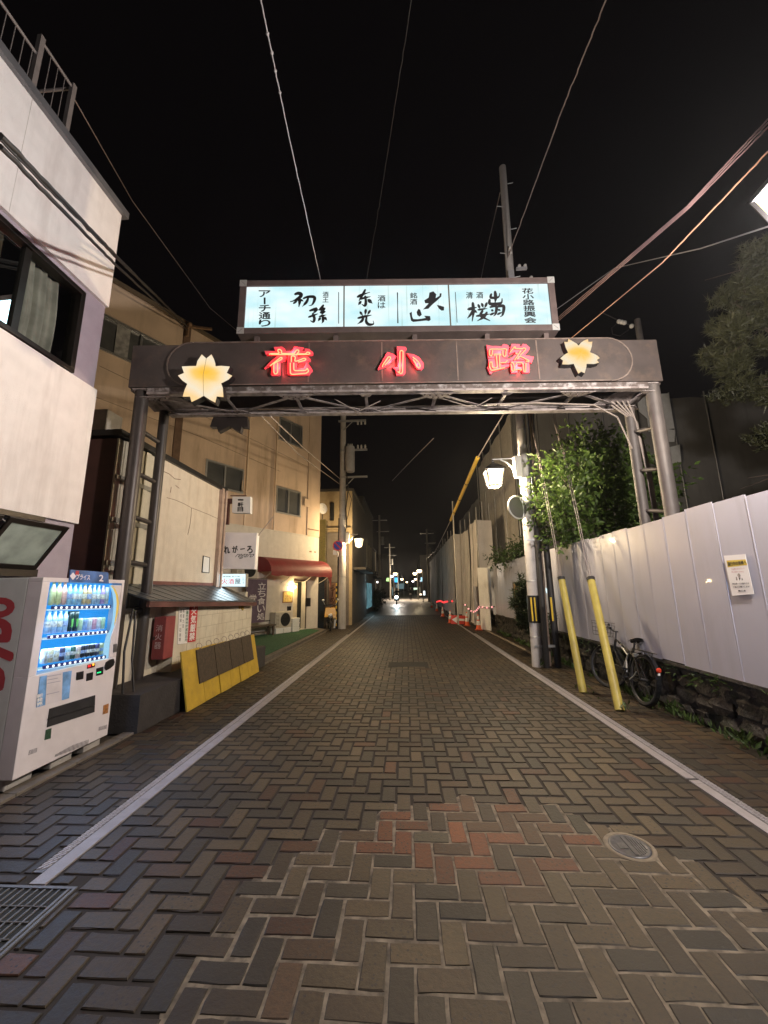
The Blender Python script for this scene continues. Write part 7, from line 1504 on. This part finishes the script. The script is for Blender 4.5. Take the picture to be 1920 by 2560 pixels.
fsign('shop_window', 'pale green-white glowing shopfront behind the walking person', 'O', [(1200, 480), (1270, 478), (1270, 512), (1205, 515)], 110, (.75, 1.0, .7), 1.0)
fsign('shop_window', 'small white lamp box on the left in the bushes', 'O', [(422, 645), (446, 645), (446, 668), (422, 668)], 36, (1, .97, .85), 2.0)
fsign('shop_window', 'round white lamp on the cream corner house', 'O', [(560, 368), (590, 368), (594, 388), (575, 402), (558, 388)], 40.8, (1, .92, .85), 2.6)
fsign('shop_window', 'dim bluish shop window behind the motorcycle', 'O', [(890, 420), (1040, 400), (1035, 500), (900, 500)], 90, (.35, .55, .6), .25)
fsign('kiosk_glass', 'bluish glowing glass door of the shop beyond the left pole', 'O', [(158, 560), (285, 600), (300, 850), (165, 890)], 26.5, (.22, .50, .56), .55)
fsign('kiosk_lamp', 'bright white lamp behind the glass door beyond the left pole', 'O', [(172, 640), (205, 640), (205, 678), (172, 678)], 26.3, (.75, .95, 1.0), 4)
fsign('menu_light', 'pale cream lit box sign at the bluish shop door', 'O', [(278, 520), (335, 535), (338, 580), (280, 572)], 26.8, (.75, .6, .36), .7)
light('shop_light', (-2.2, 26.6, 1.4), 30, (.6, .9, 1), .15)
for x, Yp, h, lb in ((-2.9, 44, 10, 'dark far utility pole on the left before the crossing'), (2.9, 52, 9.5, 'dark far utility pole on the right past the grey sheets'), (-2.6, 64, 9, 'farther dark utility pole on the left beyond the crossing')):
    t = thing('utility_pole', lb, 'utility pole', (x, Yp, 0), 'far dark utility poles'); MB().cyl((x, Yp, 0), (x, Yp, h), .16, .1, 12).build('shaft', M_pole, t); c = MB(); crossarm(c, (x, Yp, h-.6), .9, .9); crossarm(c, (x, Yp, h-1.9), .3, 1.1); c.lathe((x+.35, Yp, h-3.4), [(.2, 0), (.2, .9)], 10); c.build('crossarm', MATS['galv_grey'], t)
# oncoming motorcycle with its lamp lit, and its rider
def rider_bike():
    c = Vector((-1.12, 45, 0)); t = thing('motorcycle', 'oncoming motorcycle with a bright bluish-white headlight on the road', 'motorcycle', tuple(c))
    for a in (-.6, .6):
        w = MB(); w.torus(c+Vector((0, a, .3)), (1, 0, 0), .25, .06, 24, 8); w.build('wheel', MATS['tyre_rubber'], t)
    b = MB(); b.tube([c+Vector((0, -.6, .3)), c+Vector((0, -.45, .9)), c+Vector((0, -.35, 1.05))], .05, 8); b.tube([c+Vector((-.36, -.3, 1.08)), c+Vector((0, -.36, 1.06)), c+Vector((.36, -.3, 1.08))], .025, 8); b.box(c+Vector((-.17, -.35, .4)), c+Vector((.17, .6, .78))); b.box(c+Vector((-.2, -.5, .5)), c+Vector((.2, -.42, 1.0))); b.build('body', MATS['bicycle_black'], t, bevel=.03)
    b = MB(); b.box(c+Vector((-.16, -.2, .78)), c+Vector((.16, .7, .88))); b.build('seat', M_blk, t, bevel=.03)
    b = MB(); b.ball(c+Vector((0, -.52, .78)), .165, 14, 10, (1, .5, 1)); b.build('headlight', emis('headlamp', (.72, .93, 1.0), 22), t)  # ball enlarged to stand for the bloom round the headlight
    l = bpy.data.lights.new('headlight_beam', 'SPOT'); l.energy = 160; l.color = (.72, .93, 1); l.spot_size = math.radians(34); l.spot_blend = .8; l.shadow_soft_size = .09
    o = bpy.data.objects.new('headlight_beam', l); COL.objects.link(o); o.parent = t; o.location = (0, -.62, .78); o.rotation_euler = Vector((0, -1, -.16)).to_track_quat('-Z', 'Y').to_euler()
rider_bike()
def figure(name, label, base, joints, radii, edges, cloth_m, skin_m, hair_m, head, hr=.105):
    t = thing(name, label, 'person', tuple(base)); bm = bmesh.new(); vs = [bm.verts.new(Vector(j)) for j in joints]
    for a, b in edges: bm.edges.new((vs[a], vs[b]))
    me = bpy.data.meshes.new('body'); bm.to_mesh(me); bm.free(); o = bpy.data.objects.new('body', me); COL.objects.link(o); o.parent = t
    sk = o.modifiers.new('skin', 'SKIN'); 
    for i, r in enumerate(radii): me.skin_vertices[0].data[i].radius = (r, r)
    me.skin_vertices[0].data[0].use_root = True; sk.use_smooth_shade = True; s = o.modifiers.new('sub', 'SUBSURF'); s.levels = 1; s.render_levels = 1; me.materials.append(cloth_m)
    h = MB(); hp = Vector(base)+Vector(head); h.ball(hp, hr, 14, 10, (.82, .92, 1.12)); h.ball(hp+Vector((0, -hr*.92, -.01)), .018, 6, 5); h.build('head', skin_m, t)
    h = MB(); h.ball(hp+Vector((0, .018, .02)), hr*1.06, 14, 10, (.86, .92, 1.1)); h.build('hair', hair_m, t); return t
M_clo = mat('dark_clothes', (.018, .018, .022), .85, var=.2); M_skin = mat('skin', (.42, .26, .18), .55, var=.04); M_hair = mat('dark_hair', (.012, .01, .01), .5, var=0)
J = [(0, 0, .98), (0, 0, 1.25), (0, 0, 1.5), (0, 0, 1.62), (-.2, 0, 1.46), (-.25, .03, 1.17), (-.24, -.06, .92), (.2, 0, 1.46), (.25, -.03, 1.17), (.26, -.1, .9), (-.1, 0, .92), (-.11, -.12, .5), (-.11, -.02, .08), (.1, 0, .92), (.1, .1, .5), (.1, .28, .12), (-.11, -.16, .03), (.1, .2, .03)]
Rr = [.15, .14, .15, .06, .075, .05, .035, .075, .05, .035, .10, .07, .05, .10, .07, .05, .035, .035]
Ee = [(0, 1), (1, 2), (2, 3), (2, 4), (4, 5), (5, 6), (2, 7), (7, 8), (8, 9), (0, 10), (10, 11), (11, 12), (12, 16), (0, 13), (13, 14), (14, 15), (15, 17)]
t = figure('person', 'person in dark clothes walking towards the camera far down the street with a white bag', (.62, 59, 0), J, Rr, Ee, M_clo, M_skin, M_hair, (0, -.02, 1.76))
b = MB(); b.box((.40, 58.80, .86), (.72, 58.86, 1.06)); o = tag(b.build('white_bag', M_white, loc=(.56, 58.83, .86), bevel=.02), 'small white bag held in front by the far walking person', 'bag'); 
JR = [(0, 0, .92), (0, -.06, 1.18), (0, -.1, 1.42), (0, -.12, 1.54), (-.2, -.1, 1.38), (-.32, -.22, 1.18), (-.34, -.42, 1.1), (.2, -.1, 1.38), (.32, -.22, 1.18), (.34, -.42, 1.1), (-.13, -.05, .9), (-.2, -.38, .72), (-.2, -.25, .34), (.13, -.05, .9), (.2, -.38, .72), (.2, -.25, .34)]
figure('person', 'dark clothed rider sitting on the oncoming motorcycle', (-1.12, 45.15, 0), JR, Rr[:16], [(0, 1), (1, 2), (2, 3), (2, 4), (4, 5), (5, 6), (2, 7), (7, 8), (8, 9), (0, 10), (10, 11), (11, 12), (0, 13), (13, 14), (14, 15)], M_clo, M_skin, mat('helmet_dark', (.05, .05, .055), .3, var=0), (0, -.14, 1.66), .13)

# ================================================================== OVERHEAD WIRES
def wire(label, pts, r, m, sag=0.0, wob=0.0, n=24, extra=None, cat='cable'):
    pts = [Vector(p) for p in pts]; out = []; rd = random.Random(len(label))
    for i in range(len(pts)-1):
        for k in range(n):
            a = k/n; out.append(pts[i].lerp(pts[i+1], a)+Vector((0, 0, -sag*4*a*(1-a)))+(rv(rd)*wob if wob and k else Vector((0, 0, 0))))
    out.append(pts[-1]); b = MB(); b.tube(out, r, 6)
    if extra: extra(b, out)
    return tag(b.build('overhead_cable', m), label, cat, 'overhead cables')
M_w1 = mat('pale_cable', (.26, .25, .25), .5, var=.1)
def z_on(v, x, y, z): return on(v, x, y, PZ(z))
def knots(b, out):
    for i in (6, 9, 12, 16): b.ball(out[min(i, len(out)-1)], .018, 6, 5)
wire('pale overhead cable running down towards the left half of the light box sign', [z_on('wi', 25, -60, 7.1), z_on('wi', 245, 1010, 7.0), z_on('wi', 480, 2080, 6.75), on('P0', 804, 712, APL(.2))], .007, M_w1, 0, .0012, extra=knots)
wire('faint thin overhead wire above the middle of the light box sign', [z_on('wi', 1200, -40, 9.0), z_on('wi', 985, 1340, 9.0), z_on('wi', 850, 2150, 8.6)], .007, M_rope, 0, .003)
ptop = on('R', 485, 1680, PY(8.66))
wire('overhead cable from the right utility pole to the upper right edge of the picture', [ptop, z_on('D', 1215, 235, 9.6), z_on('D', 1325, -40, 9.4)], .012, M_wire, 0, .003)
wire('thin wire from the top of the right utility pole away down the street', [on('R', 350, 560, PY(8.75)), on('R', 140, 1460, PY(17)), on('R', 20, 2040, PY(24))], .016, M_wire)
tb = on('V', 1205, 690, (tuple(TP+TN*.12), tuple(TN)))
for i, (a0, a1, r, lb) in enumerate((((0, 868), (740, 1640), .019, 'upper thick black cable across the white building to the tan building'), ((0, 940), (730, 1690), .017, 'lower thick black cable across the white building to the tan building'), ((0, 895), (735, 1650), .008, 'thin black cable hanging between the two thick ones at the white building'))):
    p0 = on('A', *a0, PX(-2.5)); e = tb+Vector((0, 0, -.12*(i == 1))); mid_r = on('A', *a1, PX(-4.2)); 
    # the cable passes between the camera and the building on its way to the bracket
    k = .0; best = None
    for X_ in [-2.5-.05*j for j in range(60)]:
        m_ = on('A', *a1, PX(X_)); dd = (m_-p0).cross(e-p0).length/(e-p0).length
        if best is None or dd < best[0]: best = (dd, m_)
    wire(lb, [p0, best[1], e], r, M_rope, 0, .003)
b = MB(); b.bar(tb+Vector((0, 0, -.35)), tb+Vector((0, 0, .1)), .07, .07); b.bar(tb+Vector((0, 0, .02)), tb+Vector((.75, .1, -.05)), .08, .06); b.ball(tb+Vector((.1, -.05, .05)), .07, 8, 6); tag(b.build('wall_bracket', mat('bracket_brown', (.25, .16, .10), .7, .2, var=.3)), 'rusty cable bracket on the upper wall of the tan building above the arch end', 'bracket')
wire('thin wire from the roof railing of the white building into the dark', [(-4.6, 4.08, 8.6), on('A', 850, 1290, PY(8)), on('A', 1350, 1980, PY(14)), on('D', 572, 765, PY(15.5))], .009, M_wire)
endp = on('D', 1148, 735, PY(8.7))
for i, (x, y, dx) in enumerate(((929, 105, 0), (929, 125, 6), (929, 150, 12))):
    wire(['top strand of the cable bundle rising to the upper right', 'middle strand of the cable bundle rising to the upper right', 'lowest strand of the cable bundle rising to the upper right'][i], [on('L', x, y, PX(3.3)), on('L', 480, 590+9*i, PX(3.1)), endp+Vector((0, 0, -.05*i))], .007, mat('pinkish_cable', (.20, .125, .12), .5, var=.15), 0, .0012)
wire('cable lit orange in its lower half, below the bundle at the upper right', [on('L', 929, 285, PX(3.3)), on('L', 345, 900, PX(3.15)), on('D', 1150, 800, PY(8.7))], .008, mat('orange_lit_cable', (.30, .16, .10), .5, var=.1), 0, .0012)  # orange lamplight painted into the cable's base colour
wire('thin wire crossing the pine from the right edge of the picture', [on('L', 960, 690, PX(3.4)), on('L', 560, 820, PX(4.6)), on('L', 80, 930, PX(5.2)), on('D', 1150, 705, PY(8.7))], .009, M_w1)
polep = Vector((-2.85, 17.1, 6.3))
wire('upper wire from the arch across the tan building to the left pole', [on('G', 1200, 110, PY(5.7)), on('G', 1450, 370, PY(11)), polep], .011, M_wire)
wire('lower wire from the arch across the tan building to the left pole', [on('G', 1260, 110, PY(5.7)), on('G', 1480, 320, PY(11)), polep+Vector((0, 0, .25))], .014, M_wire)
wire('faint wire slanting through the dark gap under the arch', [on('I', 1120, 280, PY(12)), on('I', 930, 470, PY(20)), on('I', 740, 670, PY(34))], .012, M_wire)
wire('wire under the arch carrying the yellow sleeve towards the grey sheets', [(2.75, 8.7, 6.2), on('J', 715, 385, PX(2.35)), on('J', 468, 960, PX(2.35)), on('J', 430, 1040, PX(2.4)), on('J', 330, 1240, PX(2.5)), on('J', 240, 1320, PX(2.6))], .02, M_wire)
s0, s1 = on('J', 715, 385, PX(2.35)), on('J', 468, 960, PX(2.35)); t = thing('wire_sleeve', 'yellow insulating sleeve on the wire above the grey sheets', 'sleeve', tuple(s0))
b = MB(); b.tube([s0, s1], .065, 12); b.build('sleeve', mat('sleeve_yellow', (.66, .44, .05), .5, var=.08), t); b = MB()
for k in (.3, .55, .8): b.tube([s0.lerp(s1, k-.004), s0.lerp(s1, k+.004)], .072, 12)
b.build('joint_ring', M_rope, t)
wire('faint service wire from behind the arch down to the hoarding trees', [on('K', 415, 80, PY(8.8)), on('K', 480, 330, PY(10)), on('K', 500, 260, PY(15))], .008, M_wire)
# dark pole end with insulators behind the arch's right end
pb = on('L', 205, 1215, PY(11)); t = thing('utility_pole', 'dark pole top with white insulators behind the right end of the arch', 'utility pole', (pb.x, 11, 0))
MB().cyl((pb.x+.05, 11, 0), (pb.x, 11, pb.z), .11, .085, 12).build('shaft', mat('dark_pole', (.10, .09, .085), .8, var=.2), t)
b = MB()
for x, y in ((120, 1228), (105, 1225), (135, 1232), (175, 1250)): b.ball(on('L', x, y, PY(10.9)), .07, 8, 6)
b.build('insulator', MATS['porcelain'], t)
b = MB(); b.tube([on('L', x, y, PY(10.9)) for x, y in [(100, 1230), (65, 1260), (70, 1295), (110, 1305), (160, 1270)]], .012, 5); b.tube([on('L', 0, 1170, PY(11)), on('L', 115, 1225, PY(10.9)), on('L', 180, 1250, PY(10.9))], .012, 5); b.build('jumper_wire', M_rope, t)
# ================================================================== thin volume added to put soft halos round the lamps
hb = MB().box((-60, -30, -1.03), (60, 230, 40)).build('halo_haze', bpy.data.materials.new('halo_volume'), loc=(0, 0, -1.03)); hb['kind'] = 'stuff'
hm = bpy.data.materials['halo_volume']; hm.use_nodes = True; hm.node_tree.nodes.clear()
_o = hm.node_tree.nodes.new('ShaderNodeOutputMaterial'); _v = hm.node_tree.nodes.new('ShaderNodeVolumePrincipled'); _v.inputs['Color'].default_value = (.8, .82, .85, 1); _v.inputs['Density'].default_value = .00042; _v.inputs['Anisotropy'].default_value = .7
hm.node_tree.links.new(_v.outputs[0], _o.inputs['Volume'])
